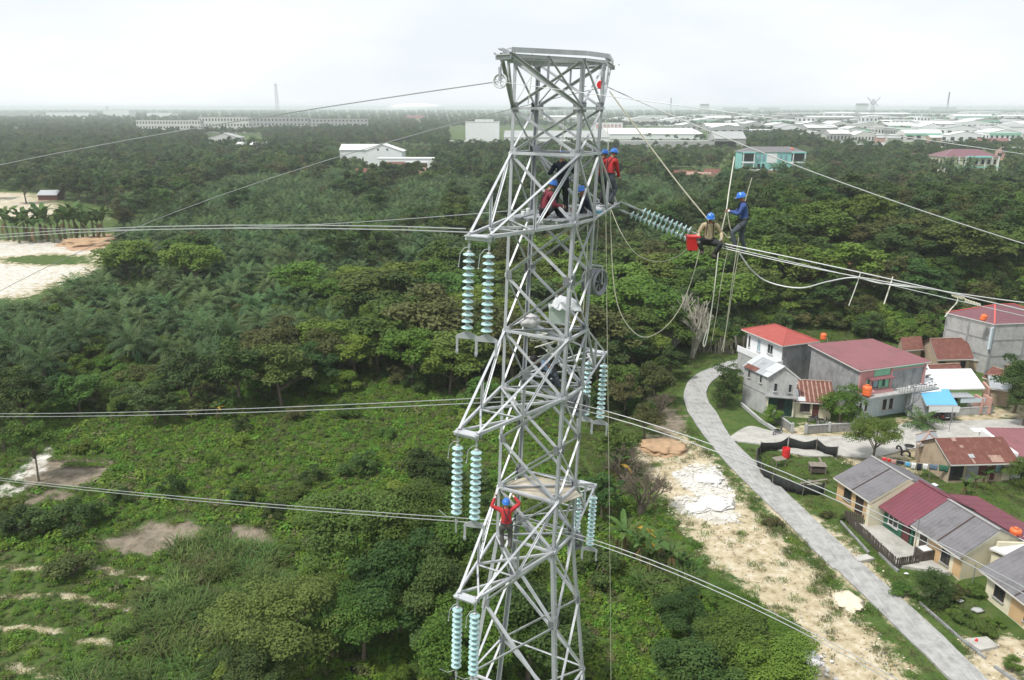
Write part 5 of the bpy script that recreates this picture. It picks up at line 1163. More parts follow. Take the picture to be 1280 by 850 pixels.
pa, pb_ = at(868, 438), at(915, 441); pc = at(948, 424)
for i in range(34):
    f = i / 33; p = (pa.lerp(pb_, f / .6) if f < .6 else pb_.lerp(pc, (f - .6) / .4)) - pa; b = MB(); hh = r_.uniform(1.4, 3.2); tl = Vector((r_.uniform(-.5, .5), r_.uniform(-.2, .2), 0))
    b.bar(p, p + tl + Zv * hh, r_.uniform(.14, .4), .06, up=(0, 1, .1)); b.build('plank', M['wood_dark' if r_.random() < .6 else 'wood_grey'], r)
# shade net pen
r = empty('shade_net_pen', at(985, 590)); tag(r, 'pen fenced with sagging black shade net on the grass corner', 'pen'); o0 = at(985, 590)
pen = [(1046, 572), (1020, 563), (985, 560), (950, 566), (945, 575), (951, 592), (966, 604), (985, 614), (1003, 619), (1030, 618)]
for i in range(len(pen)):
    p = at(*pen[i]) - o0; b = MB(); b.tube([p - Zv * .2, p + Zv * rnd.uniform(1.5, 1.85)], .045, 6); b.build('post', M['wood_grey'], r)
    if i < len(pen) - 1:
        q = at(*pen[i + 1]) - o0; n_ = 9; vs = []; nr = (q - p).cross(Zv).normalized()
        for j in range(n_ + 1):
            f = j / n_; sag = math.sin(f * PI) * .42; bl = .12 * math.sin(f * 9 + i); c = p.lerp(q, f) + nr * bl; vs += [c, c + Zv * (.75 - sag * .5) + nr * .08, c + Zv * (1.5 - sag)]
        b = MB(); b.add(vs, [(3 * j + k, 3 * j + 3 + k, 3 * j + 4 + k, 3 * j + 1 + k) for j in range(n_) for k in (0, 1)]); o = b.build('net_panel', M['net'], r, True); sm = o.modifiers.new('thickness', 'SOLIDIFY'); sm.thickness = .015
b = MB(); c = at(982, 571); b.lathe([(0, 0), (.48, 0), (.48, .4), (.50, .42), (.48, .44), (.48, .85), (.50, .87), (.48, .9), (.48, 1.2), (.44, 1.2), (.44, .9), (0, .9)], 18, c); tag(b.build('plastic_drum', M['red']), 'red plastic drum standing in the shade net pen', 'drum')
def table(c, w, d, h_, yaw, label, m, shelf=False, name='wooden_table', cat='table'):
    r = empty(name, c, yaw); tag(r, label, cat); b = MB()
    for i in range(4): b.box(((i - 1.5) * w / 4, rnd.uniform(-.05, .05), h_), (w / 4 - .02, d, .05))
    b.build('tabletop', M[m], r)
    for x in (-1, 1):
        for y_ in (-1, 1): b = MB(); b.box((x * w * .42, y_ * d * .4, h_ / 2 - .02), (.09, .09, h_), None); b.build('leg', M['wood_grey'], r)
    if shelf: b = MB(); b.box((0, 0, h_ * .4), (w * .86, d * .8, h_ * .5)); b.build('cage_box', M['wood_dark'], r)
table(at(973, 582), 1.5, 1.1, .95, .3, 'grey wooden trestle table beside the red drum', 'wood_grey')
table(at(1021, 590), 2.0, 1.3, 1.0, -.1, 'low wooden hutch with a board top in the pen', 'wood_grey', True, 'wooden_hutch', 'hutch')
for i, (x0, y0, x1, y1) in enumerate(((1000, 604, 1034, 599), (1002, 607, 1026, 604), (1010, 600, 1031, 606), (1024, 572, 1028, 580))):
    b = MB(); b.bar(at(x0, y0, .3), at(x1, y1, .45), .28, .05); tag(b.build('loose_board', M['wood_grey']), ['longest loose board across the front of the pen', 'short loose board in front of the pen hutch', 'crossed loose board before the pen hutch', 'upright leaning board behind the pen hutch'][i], 'board', 'loose boards in the pen')
# clothes line
r = empty('clothes_line', at(1098, 588)); tag(r, 'washing line between two posts on the grass above the row houses', 'clothes line'); o0 = at(1098, 588); La, Lb = at(1098, 588) + Zv * 1.7, at(1160, 592) + Zv * 1.5
L0, L1 = at(1098, 588), at(1161, 598)
for p in (L0, L1): b = MB(); b.tube([p - o0 - Zv * .2, p - o0 + Zv * 1.9], .04, 6); b.build('post', M['wood_grey'], r)
b = MB(); b.tube([L0.lerp(L1, k / 12) - o0 + Zv * (1.85 - .18 * math.sin(k / 12 * PI)) for k in range(13)], .012, 4); b.build('line', M['rope_white'], r)
cl_ = [('red', 'red shirt', .7, .5), ('red', 'small red cloth', .5, .35), ('pink_wall', 'pink cloth', .6, .5), ('shirt_navy', 'black cloth', .4, .8), ('blue_sheet', 'light blue shirt', .6, .6), ('white_roof', 'white shirt', .9, .5), ('shirt_navy', 'black shirt', .9, .55), ('white_roof', 'white vest', .8, .5), ('shirt_denim', 'blue sheet', .7, 1.0), ('green_dark_wall', 'dark green sheet', .8, 1.1), ('shirt_navy', 'black trousers', 1.1, .5)]
d = (L1 - L0).normalized(); pos = .04
for m_, l, hh, ww in cl_:
    Lt = (L1 - L0).length; c = L0 + d * (pos * Lt + ww / 2) + Zv * (1.83 - .18 * math.sin((pos + ww / 2 / Lt) * PI)); pos += (ww + .14) / Lt * .92
    b = MB(); n_ = 5; nv = Vector((-d.y, d.x, 0)); vs = []
    for j in range(n_ + 1):
        for k in range(4): vs.append(c + d * ((j / n_ - .5) * ww * (1 - .06 * k)) - Zv * (hh * k / 3) + nv * (.05 * math.sin(j * 1.9 + k)))
    b.add(vs, [(4 * j + k, 4 * j + 4 + k, 4 * j + 5 + k, 4 * j + 1 + k) for j in range(n_) for k in range(3)]); o = b.build('hanging_cloth', M[m_], None, True); sm = o.modifiers.new('thickness', 'SOLIDIFY'); sm.thickness = .02; tag(o, f'{l} drying on the washing line above the row houses', 'laundry', 'clothes on the washing line')
for i, (px, py, rot) in enumerate(((1124, 563, .2), (1132, 569, 1.2), (1136, 562, .5))):
    b = MB(); ax = Vector((math.cos(rot), math.sin(rot), .15)); c = at(px, py) + Zv * (.12 if i < 2 else .75)
    if i < 2: b.ring(c, .48, .12, ax, 22, 8)
    else: b.ring(at(px, py) + Zv * .55, .48, .12, (0, .15, 1), 22, 8)
    tag(b.build('car_tyre', M['rubber'], None, True), ['left black tyre half sunk upright in the sand', 'lower black tyre half sunk upright in the sand', 'black tyre lying flat on the other tyres'][i], 'tyre', 'old tyres on the sandy yard')
# motorbikes
def motorbike(c, yaw, label):
    r = empty('motorbike', c, yaw); tag(r, label, 'motorbike', 'parked motorbikes')
    for x in (-.62, .62):
        b = MB(); b.ring((x, 0, .3), .26, .05, (0, 1, 0), 18, 6); w_ = b.build('wheel', M['rubber'], r); b = MB(); wheel(b, (x, 0, .3), (0, 1, 0), .2, .03); b.build('rim', M['chrome'], w_)
    b = MB(); b.tube([(-.62, 0, .3), (-.2, 0, .45), (.2, 0, .42), (.52, 0, .72), (.62, 0, .3)], .05, 6); b.box((-.02, 0, .38), (.4, .22, .26)); b.build('frame', M['steel_dark'], r)
    b = MB(); b.tube([(-.75, 0, .78), (-.4, 0, .76), (.0, 0, .70), (.25, 0, .62)], [.07, .13, .12, .08], 8); b.build('seat', M['rubber'], r)
    b = MB(); b.tube([(.5, -.33, 1.0), (.46, -.1, .98), (.52, 0, .92), (.46, .1, .98), (.5, .33, 1.0)], .02, 6); b.build('handlebar', M['chrome'], r)
    b = MB(); b.tube([(.5, 0, .5), (.6, 0, .75), (.56, 0, .98)], [.1, .12, .08], 8); b.build('front_fairing', M['car'], r); b = MB(); b.lathe([(0, .02), (.07, .01), (.07, -.02)], 10, (.66, 0, .84)); b.build('headlight', M['frame_white'], r)
motorbike(at(1016, 527), .25, 'dark motorbike parked in the yard beside the bushy tree')
motorbike(at(1022, 530) + Vector((.6, 0, 0)), .1, 'second dark motorbike half behind the bushy tree')
motorbike(at(972, 543), .5, 'dark motorbike standing outside the stone garden wall')
# car under the carport
r = empty('parked_car', at(1180, 524) + Vector((-.3, 1.2, 0)), R(95)); tag(r, 'black car parked nose in under the blue carport', 'car')
prof = [(-2.1, .35), (-2.15, .75), (-2.0, .95), (-1.75, 1.05), (-1.35, 1.55), (.5, 1.62), (1.2, 1.1), (2.05, .95), (2.15, .55), (2.1, .35)]
b = MB(); n_ = len(prof); rows_ = [(-.80, .92), (-.84, 1.0), (.84, 1.0), (.80, .92)]
vs = []
for y_, s_ in rows_:
    for x_, z_ in prof: vs.append((x_ * (s_ * .5 + .5), y_ * (1 - max(z_ - .95, 0) * .22), z_ if s_ == 1 else .35 + (z_ - .35) * .93))
fs = [(k * n_ + i, k * n_ + (i + 1) % n_, (k + 1) * n_ + (i + 1) % n_, (k + 1) * n_ + i) for k in range(3) for i in range(n_)] + [tuple(reversed(range(n_))), tuple(range(3 * n_, 4 * n_))]
b.add(vs, fs); b.build('body', M['car'], r)
b = MB(); b.add([(-1.80, -.62, 1.08), (-1.80, .62, 1.08), (-1.43, .58, 1.50), (-1.43, -.58, 1.50)], [(0, 1, 2, 3)]); o = b.build('rear_window', M['pane'], r); sm = o.modifiers.new('thickness', 'SOLIDIFY'); sm.thickness = .03
for s in (-1, 1):
    b = MB(); b.box((-2.12, s * .66, .85), (.06, .26, .2)); b.build('tail_light', M['tail_red'], r)
    for x_ in (-1.3, 1.35):
        b = MB(); b.ring((x_, s * .78, .33), .25, .08, (0, 1, 0), 18, 6); w_ = b.build('wheel', M['rubber'], r); b = MB(); b.tube([(x_, s * .74, .33), (x_, s * .84, .33)], .18, 12); b.build('rim', M['chrome'], w_)
b = MB(); b.box((-2.16, 0, .62), (.02, .5, .12)); b.build('number_plate', M['frame_white'], r)
# heaps
lump('orange_earth_heap', at(828, 560), 3.2, 2.4, .75, 'orange_soil', 'heap of orange earth above the white lime patches', 'heap', 3, .28, 4)
lump('sand_heap', at(1060, 752), 1.35, 1.5, .42, 'sand_heap', 'low oval heap of pale sand beside the lane', 'heap', 6, .35, 4)
for i, (px, py, a_, c_, l) in enumerate(((885, 598, 1.7, .2, 'upper white lime heap by the wheel tracks'), (893, 628, 2.1, .24, 'largest white lime heap above the yellow sand'), (872, 634, 1.4, .15, 'left white lime heap beside the grass'))):
    lump('lime_heap', at(px, py), a_, a_ * .8, c_, 'lime_heap', l, 'heap', 10 + i, .3, 4)
lump('rubbish_heap', at(1005, 822), 1.1, 1.2, .55, 'lime_heap', 'white rubbish heap at the edge of the bottom shrubs', 'heap', 21, .45, 4)
lump('rubbish_heap', at(1012, 838), .5, .4, .2, 'lime_heap', 'small white rubbish scrap below the bigger rubbish heap', 'heap', 23, .5)
lump('earth_bank', Vector((*at(1050, 385)[:2], hgt(*at(1050, 385)[:2]) - .2)), 8, 2.2, 3.0, 'brown_bank', 'bare brown soil bank on the wooded slope behind the village', 'bank', 31, .6, 4)
lump('orange_earth_heap', at(112, 304), 8.5, 5, 1.8, 'orange_soil', 'orange earth mound at the edge of the white quarry', 'heap', 41, .5, 4)
# litter of loose things in the yards
for i, (px, py, m_, l, sz) in enumerate(((1168, 607, 'white_roof', 'white cloth lying on the grass below the washing', .8), (1128, 592, 'frame_white', 'small white bag on the grass below the washing', .3), (1200, 752, 'white_roof', 'white sheet scrap on the garden grass', .5), (1222, 764, 'concrete_l', 'grey stone slab before the corner house', .9), (1133, 718, 'frame_white', 'white bag at the terrace fence corner', .35), (1220, 803, 'red', 'small red can standing on the pale slab', .2))):
    lump('scrap' if i not in (3, 5) else ('stone' if i == 3 else 'can'), at(px, py) + Zv * .1, sz * .6, sz * .4, sz * .18 if i != 5 else .3, m_, l, 'scrap' if i not in (3, 5) else ('stone' if i == 3 else 'can'), 60 + i, .4, 2)
# thin poles in the yards
for i, (px, py, hh, l) in enumerate(((1141, 700, 4.4, 'thin grey pole with an aerial before the cream gabled house'), (1186, 540, 3.6, 'thin white pole before the blue carport'), (1212, 492, 3.5, 'thin pole beside the lime green house'), (1214, 737, 2.6, 'rusty pole at the corner of the corner house'))):
    p = at(px, py); r = empty('pole', p); tag(r, l, 'pole'); b = MB(); b.tube([(0, 0, 0), (0, 0, hh)], .04, 6); b.build('shaft', M['steel_dark'], r)
    if i == 0:
        b = MB(); b.bar((-.5, 0, hh - .1), (.5, 0, hh - .1), .02)
        for k in range(5): b.bar((-.4 + .2 * k, -.2, hh - .08), (-.4 + .2 * k, .2, hh - .08), .015)
        b.build('aerial', M['chrome'], r)
# ------------------------------------------------------------------ foliage meshes
def leaf_cloud(name, C, N_, Ln, Wd, m, lv):
    n = len(C); N_ = N_ / (np.linalg.norm(N_, axis=1, keepdims=True) + 1e-9)
    r = rng.normal(size=(n, 3)); u = np.cross(N_, r); u /= np.linalg.norm(u, axis=1, keepdims=True) + 1e-9; v = np.cross(N_, u)
    Ln = Ln[:, None] / 2; Wd = Wd[:, None] / 2
    V = np.stack([C - u * Ln, C + v * Wd + u * Ln * .1, C + u * Ln, C - v * Wd + u * Ln * .1], 1).reshape(-1, 3)
    me = bpy.data.meshes.new(name); me.vertices.add(4 * n); me.vertices.foreach_set('co', V.astype('f').ravel())
    me.loops.add(4 * n); me.loops.foreach_set('vertex_index', np.arange(4 * n, dtype='i')); me.polygons.add(n)
    me.polygons.foreach_set('loop_start', np.arange(0, 4 * n, 4, dtype='i')); me.polygons.foreach_set('loop_total', np.full(n, 4, 'i')); me.update()
    a = me.attributes.new('lv', 'FLOAT', 'POINT'); a.data.foreach_set('value', np.repeat(lv, 4).astype('f'))
    me.materials.append(m); return me
def crown_cloud(name, m, rx, rz, zc, n, leaf, clumps, seed, spread=.30, flat=0.0, gap=.1, asp=.5, lo=-.45):
    global rng
    rng = np.random.default_rng(seed); cs = []
    while len(cs) < clumps:
        p = rng.normal(size=3); p /= np.linalg.norm(p)
        if p[2] < lo: continue
        k = rng.uniform(.45, 1.0) * (1 + rng.uniform(-.16, .2)); cs.append((p[0] * rx * k, p[1] * rx * k, p[2] * rz * k + zc, rng.uniform(.65, 1.35)))
    cs = np.array(cs); w = cs[:, 3] ** 2; own = rng.choice(clumps, n, p=w / w.sum())
    d = rng.normal(size=(n, 3)); d /= np.linalg.norm(d, axis=1, keepdims=True); d[:, 2] = np.where(d[:, 2] < -.3, -d[:, 2], d[:, 2])
    rr = rx * spread * cs[own, 3] * rng.uniform(.55, 1.08, n)
    C = cs[own, :3] + d * rr[:, None] * np.array([1, 1, .72 - flat * .4])
    N_ = d * .8 + np.array([0, 0, .9]) + rng.normal(size=(n, 3)) * .55
    cl = rng.uniform(0, 1, clumps); lv = np.clip(cl[own] * .55 + rng.uniform(0, 1, n) * .45, 0, 1)
    Ln = leaf * rng.uniform(.7, 1.35, n)
    return leaf_cloud(name, C, N_, Ln, Ln * asp * rng.uniform(.8, 1.3, n), m, lv), cs
def trunk_mesh(name, cs, h0, r0, m, seed, limbs=7):
    r_ = random.Random(seed); b = MB(); top = Vector((r_.uniform(-.3, .3), r_.uniform(-.3, .3), h0))
    b.tube([(0, 0, -.6), (0, 0, .15), top * .5, top], [r0 * 1.5, r0 * 1.1, r0 * .9, r0 * .7], 7)
    pick = list(range(len(cs))); r_.shuffle(pick)
    for i in pick[:limbs]:
        c = Vector(cs[i][:3]); s = top * r_.uniform(.55, 1.0); mid = s.lerp(c, .5) + Vector((0, 0, r_.uniform(-.2, .4))); b.tube([s, mid, s.lerp(c, .98)], [r0 * .5, r0 * .32, r0 * .12], 5)
    return b.mesh(name, m)
def remat(me, m): c = me.copy(); c.materials[0] = M[m]; return c
class Tree:                                             # one kind of tree: trunk mesh + crown mesh, size in metres
    def __init__(s, cat, name, trunk, crown, H, extra=()): s.cat, s.name, s.trunk, s.crown, s.H, s.extra = cat, name, trunk, crown, H, extra
    def put(s, p, h, label, group=None, rz=None, wide=1.0, crown=None):
        k = h / s.H; r = empty(s.name, p, rnd.uniform(0, 6.28) if rz is None else rz); tag(r, label, s.cat, group); r.scale = (k * wide, k * wide, k); r.rotation_euler.x = rnd.uniform(-.05, .05)
        if s.trunk: link('trunk', s.trunk, r)
        link('crown', crown or s.crown, r); return r
def broad(seed, n, leaf, m, H=9.0, rx=3.6, rz=2.9, clumps=26, spread=.30, asp=.5, limbs=8, r0=.2, flat=0, lo=-.45):
    me, cs = crown_cloud('crown', M[m], rx, rz, H - rz, n, leaf, clumps, seed, spread, flat, asp=asp, lo=lo)
    return Tree('tree', 'broadleaf_tree', trunk_mesh('trunk', cs, H * .45, r0, M['bark'], seed, limbs), me, H)
NEAR = [broad(101, 15000, .27, 'lf_mid', 9, 3.9, 3.4, 40), broad(102, 15000, .24, 'lf_mid', 8, 3.7, 3.0, 44), broad(103, 13000, .30, 'lf_dark', 9, 3.6, 3.5, 34), broad(104, 12000, .22, 'lf_olive', 8, 3.8, 3.0, 40)]
ROUND = broad(105, 9000, .22, 'lf_mid', 5.4, 2.5, 2.6, 46, .34, lo=-.95)
CONE = broad(106, 9000, .20, 'lf_dark', 7.5, 2.0, 3.7, 46, .36, lo=-.98)
MID = [broad(111, 5200, .46, 'lf_mid', 9, 3.8, 3.1, 30), broad(112, 5000, .44, 'lf_dark', 9.5, 3.6, 3.4, 26), broad(113, 5200, .42, 'lf_bright', 8, 3.7, 2.8, 30), broad(114, 4600, .40, 'lf_olive', 8.5, 3.5, 3.0, 34), broad(115, 5200, .46, 'lf_dark', 11, 3.4, 4.6, 32), broad(116, 4600, .46, 'lf_mid', 8, 4.2, 2.2, 26, flat=.8)]
FARB = [broad(121, 1500, .85, 'lf_dark', 10, 3.9, 3.6, 18, limbs=4), broad(122, 1500, .85, 'lf_mid', 9, 4.2, 3.0, 18, limbs=4), broad(123, 1400, .80, 'lf_far', 11, 3.5, 4.6, 16, limbs=4), broad(124, 1300, .8, 'lf_olive', 9, 3.8, 3.2, 16, limbs=4)]
def bush(seed, n, leaf, m, rx=1.3, rz=.9):
    me, cs = crown_cloud('crown', M[m], rx, rz, rz * .75, n, leaf, 14, seed, .36); b = MB()
    for i in range(5): c = Vector(cs[i][:3]); b.tube([(0, 0, -.2), c * .5, c], [.05, .035, .012], 5)
    return Tree('shrub', 'leafy_shrub', b.mesh('stem', M['bark']), me, rz * 1.9)
BUSH = [bush(131, 2600, .20, 'lf_mid'), bush(132, 2600, .18, 'lf_dark'), bush(133, 2600, .20, 'lf_bright'), bush(134, 2400, .19, 'lf_olive')]
for t in BUSH: t.name, t.cat = 'leafy_shrub', 'shrub'
def frond_geo(L, e0, droop, pairs, ll, w, rndm, az=0, az_j=0):
    """arching rachis with two rows of leaflets; returns verts, faces"""
    vs, fs = [], []; ca, sa = math.cos(az), math.sin(az); p = np.array([0., 0, 0]); el = e0; ds = L / pairs; pts = []
    for i in range(pairs + 1):
        pts.append(p.copy()); el_i = e0 - droop * (i / pairs) ** 1.25; p = p + ds * np.array([math.cos(el_i), 0, math.sin(el_i)])
    pts = np.array(pts); side = np.array([0., 1, 0])
    for i in range(pairs):
        t = i / pairs; a, b_ = pts[i], pts[i + 1]; d = (b_ - a) / np.linalg.norm(b_ - a); up = np.cross(d, side) * -1
        rw = .05 * (1 - .8 * t)
        n0 = len(vs); vs += [a - side * rw, a + side * rw, b_ + side * rw * .9, b_ - side * rw * .9]; fs.append((n0, n0 + 1, n0 + 2, n0 + 3))
        if t < .06: continue
        l = ll * (math.sin(min(1, t * 1.15 + .12) * math.pi) ** .6 + .12) * rndm.uniform(.85, 1.1)
        for s in (-1, 1):
            q = a + d * ds * rndm.uniform(0, 1); dirv = side * s * .78 + d * .62 + up * rndm.uniform(.0, .35); dirv /= np.linalg.norm(dirv); wv = np.cross(dirv, up); wv /= np.linalg.norm(wv) + 1e-9
            m_ = q + dirv * l * .55; e = q + dirv * l - np.array([0, 0, l * rndm.uniform(.22, .5)])
            n0 = len(vs); vs += [q - wv * w * .4, q + wv * w * .4, m_ + wv * w, m_ - wv * w, e]; fs += [(n0, n0 + 1, n0 + 2, n0 + 3), (n0 + 3, n0 + 2, n0 + 4)]
    vs = np.array(vs); R_ = np.array([[ca, -sa, 0], [sa, ca, 0], [0, 0, 1]]); return vs @ R_.T, fs
def leafy(name, vs, fs, m, lv):
    me = bpy.data.meshes.new(name); me.from_pydata([tuple(v) for v in vs], [], fs); a = me.attributes.new('lv', 'FLOAT', 'POINT'); a.data.foreach_set('value', np.asarray(lv, 'f')); me.materials.append(m); return me
def palm(seed, n=24, L=4.9, th=3.0, pairs=18, ll=.9, w=.085, m='lf_palm', r0=.32, name='oil_palm', e_hi=1.35, e_lo=-.25, dr=1.55):
    r_ = random.Random(seed); VS, FS, LV_ = [], [], []; fr = []
    for i in range(n):
        t = i / (n - 1); e0 = e_hi + (e_lo - e_hi) * t + r_.uniform(-.1, .1); vs, fs = frond_geo(L * r_.uniform(.85, 1.08) * (.8 + .2 * min(1, t * 3)), e0, dr * (.7 + .5 * t) * r_.uniform(.85, 1.1), pairs, ll, w, r_, i * 2.39996 + r_.uniform(-.2, .2))
        vs = vs + np.array([0, 0, th]); o = len(VS); VS += vs.tolist(); FS += [tuple(k + o for k in f) for f in fs]; LV_ += [min(1, max(0, .85 - .75 * t + r_.uniform(-.15, .15)))] * len(vs)  # lv drops from top to bottom fronds: highlight and shade put into the colour
    b = MB(); b.tube([(0, 0, -.6), (0, 0, th * .4), (r_.uniform(-.1, .1), 0, th + .15)], [r0 * 1.25, r0, r0 * .9], 8)
    return Tree('palm', name, b.mesh('trunk', M['bark_palm']), leafy('crown', VS, FS, M[m], LV_), th + 2.6)
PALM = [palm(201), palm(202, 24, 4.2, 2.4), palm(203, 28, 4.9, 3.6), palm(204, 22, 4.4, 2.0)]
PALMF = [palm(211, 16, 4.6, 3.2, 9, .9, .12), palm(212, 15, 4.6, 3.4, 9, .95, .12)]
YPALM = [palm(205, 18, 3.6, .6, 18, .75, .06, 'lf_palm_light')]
COCO = [palm(221, 18, 4.2, 9.0, 12, .9, .10, 'lf_palm', .16, 'coconut_palm', 1.2, -.5, 1.4), palm(222, 16, 4.0, 11.0, 12, .9, .10, 'lf_palm', .16, 'coconut_palm', 1.1, -.6, 1.3)]
def blade_geo(L, W_, e0, droop, seg, r_, az, tears=True):
    vs, fs = [], []; ca, sa = math.cos(az), math.sin(az); x = z = 0.0; el = e0
    for i in range(seg + 1):
        t = i / seg; w = W_ * (math.sin(min(1, .06 + t * .97) * math.pi) ** .55) * .5 + .012; el = e0 - droop * t ** 1.3
        for s in (-1, 0, 1):
            lift = (.22 * w if s else 0) * (1 if r_.random() < .8 or not tears else -1.2); vs.append((x - math.sin(el) * lift, s * w * (1 if not tears else r_.uniform(.82, 1.05)), z + math.cos(el) * lift))
        x += math.cos(el) * L / seg; z += math.sin(el) * L / seg
    for i in range(seg):
        for s in (0, 1): a = i * 3 + s; fs.append((a, a + 1, a + 4, a + 3))
    vs = np.array(vs); R_ = np.array([[ca, -sa, 0], [sa, ca, 0], [0, 0, 1]]); return vs @ R_.T, fs
BAN = []
for sd_ in range(5):
    r_ = random.Random(300 + sd_); out_ = []
    for i in range(3): vs, fs = blade_geo(2.3 * r_.uniform(.85, 1.1), .55, r_.uniform(.6, 1.35), r_.uniform(.9, 1.7), 10, r_, 0); out_.append(leafy('leaf_blade', vs, fs, M['lf_banana'], np.repeat([r_.random()], len(vs))))
    BAN.append(out_)
dryb = []
for i in range(3): r_ = random.Random(350 + i); vs, fs = blade_geo(2.0, .35, -.5, 1.2, 8, r_, 0); dryb.append(leafy('leaf_blade', vs, fs, M['lf_dry'], [.5] * len(vs)))
ylb = []
for i in range(2): r_ = random.Random(360 + i); vs, fs = blade_geo(2.0, .45, .5, 1.6, 8, r_, 0); ylb.append(leafy('leaf_blade', vs, fs, M['lf_yellow'], [.5] * len(vs)))
sb = MB(); sb.tube([(0, 0, -.3), (0, 0, .7), (.04, 0, 1.5), (.05, .02, 2.0)], [.16, .14, .11, .07], 8); BSTEM = sb.mesh('stem', M['banana_stem'])
def banana(p, h, label, group='banana plants', dry=2, yellow=0):
    r = empty('banana_plant', p, rnd.uniform(0, 6.28)); tag(r, label, 'banana plant', group); r.scale = (h / 3.6,) * 3; link('stem', BSTEM, r); n = rnd.randint(7, 9); v = rnd.choice(BAN)
    for i in range(n):
        o = link('leaf_blade', ylb[i % 2] if i < yellow else rnd.choice(v), r, (.05, .02, 1.9), (0, rnd.uniform(-.25, .25), i * 2.4 + rnd.uniform(-.3, .3)), rnd.uniform(.8, 1.15))
    for i in range(dry): link('leaf_blade', dryb[i % 3], r, (.03, 0, 1.75), (0, rnd.uniform(.2, .5), rnd.uniform(0, 6.28)), rnd.uniform(.7, 1))
    return r
def branches(seed, depth, L, r0, spread=.6, up=.25, kids=(2, 3)):
    r_ = random.Random(seed); b = MB()
    def go(p, d, L, r, k):
        q = p + d * L; m_ = p.lerp(q, .5) + Vector((r_.uniform(-1, 1), r_.uniform(-1, 1), r_.uniform(-.5, .5))) * L * .06; b.tube([p, m_, q], [r, r * .85, r * .65], 5 if k > 1 else 4, cap=False)
        if k == 0: return
        for i in range(r_.randint(*kids)):
            nd = (d + Vector((r_.uniform(-1, 1), r_.uniform(-1, 1), r_.uniform(-.6, .8) + up)) * spread).normalized(); go(q if i else p.lerp(q, r_.uniform(.7, 1)), nd, L * r_.uniform(.62, .85), r * .62, k - 1)
    for i in range(3): go(Vector((0, 0, -.3)), Vector((r_.uniform(-.3, .3), r_.uniform(-.3, .3), 1)).normalized(), L * r_.uniform(.8, 1.1), r0, depth)
    return b
DEAD = branches(5, 5, 1.9, .24).mesh('branch', M['bark_pale']); TWIG = branches(9, 5, 1.0, .085, .8, .1, (2, 4)).mesh('branch', M['bark'])
def bare(p, h, me, H, label, group=None, name='bare_tree'):
    r = empty(name, p, rnd.uniform(0, 6)); tag(r, label, 'bare tree' if 'tree' in name else 'bare shrub', group); r.scale = (h / H,) * 3; link('branch', me, r); return r
# reeds and ground cover tufts
def tuft(name, n, L, w, m, seed, spread=.25, droop=1.6, elo=.7, ehi=1.5):
    r_ = random.Random(seed); VS, FS, LV_ = [], [], []
    for i in range(n):
        vs, fs = [], []; e0 = r_.uniform(elo, ehi); l = L * r_.uniform(.6, 1.1); x = z = 0; az = r_.uniform(0, 6.28); seg = 4; ox, oy = r_.gauss(0, spread), r_.gauss(0, spread)
        for k in range(seg + 1):
            t = k / seg; ww = w * (1 - t) ** .7 * .5 + .003; vs += [(x, -ww, z), (x, ww, z)]; el = e0 - droop * t ** 1.5; x += math.cos(el) * l / seg; z += math.sin(el) * l / seg
        o = len(VS); ca, sa = math.cos(az), math.sin(az); VS += [(v[0] * ca - v[1] * sa + ox, v[0] * sa + v[1] * ca + oy, v[2]) for v in vs]; FS += [(o + 2 * k, o + 2 * k + 1, o + 2 * k + 3, o + 2 * k + 2) for k in range(seg)]; LV_ += [r_.random()] * len(vs)
    return leafy(name, VS, FS, M[m], LV_)
REED = [tuft('reed_clump', 60, 2.7, .14, 'lf_reed', 401, .38), tuft('reed_clump', 56, 2.3, .13, 'lf_reed', 402, .34), tuft('reed_clump', 44, 2.2, .12, 'lf_weed', 403, .34)]
def cover(seed, n, leaf, m, r=.55, hz=.35):
    global rng
    rng = np.random.default_rng(seed); d = rng.normal(size=(n, 3)); d[:, 2] = np.abs(d[:, 2]); d /= np.linalg.norm(d, axis=1, keepdims=True); k = rng.uniform(.35, 1, n)[:, None]
    C = d * k * np.array([r, r, hz]); N_ = d + np.array([0, 0, .8]) + rng.normal(size=(n, 3)) * .4; Ln = leaf * rng.uniform(.7, 1.3, n); return leaf_cloud('cover_clump', C, N_, Ln, Ln * .62, M[m], rng.uniform(0, 1, n))
COVER = [cover(411, 70, .20, 'lf_cover'), cover(412, 80, .17, 'lf_cover', .5, .5), cover(413, 60, .22, 'lf_cover', .6, .3), cover(414, 70, .16, 'lf_weed', .5, .32)]
TURF = [tuft('grass_tuft', 26, .34, .035, 'lf_weed', 421, .22, 1.2, .5, 1.4), tuft('grass_tuft', 30, .26, .03, 'lf_cover', 422, .25, 1.2, .5, 1.4)]
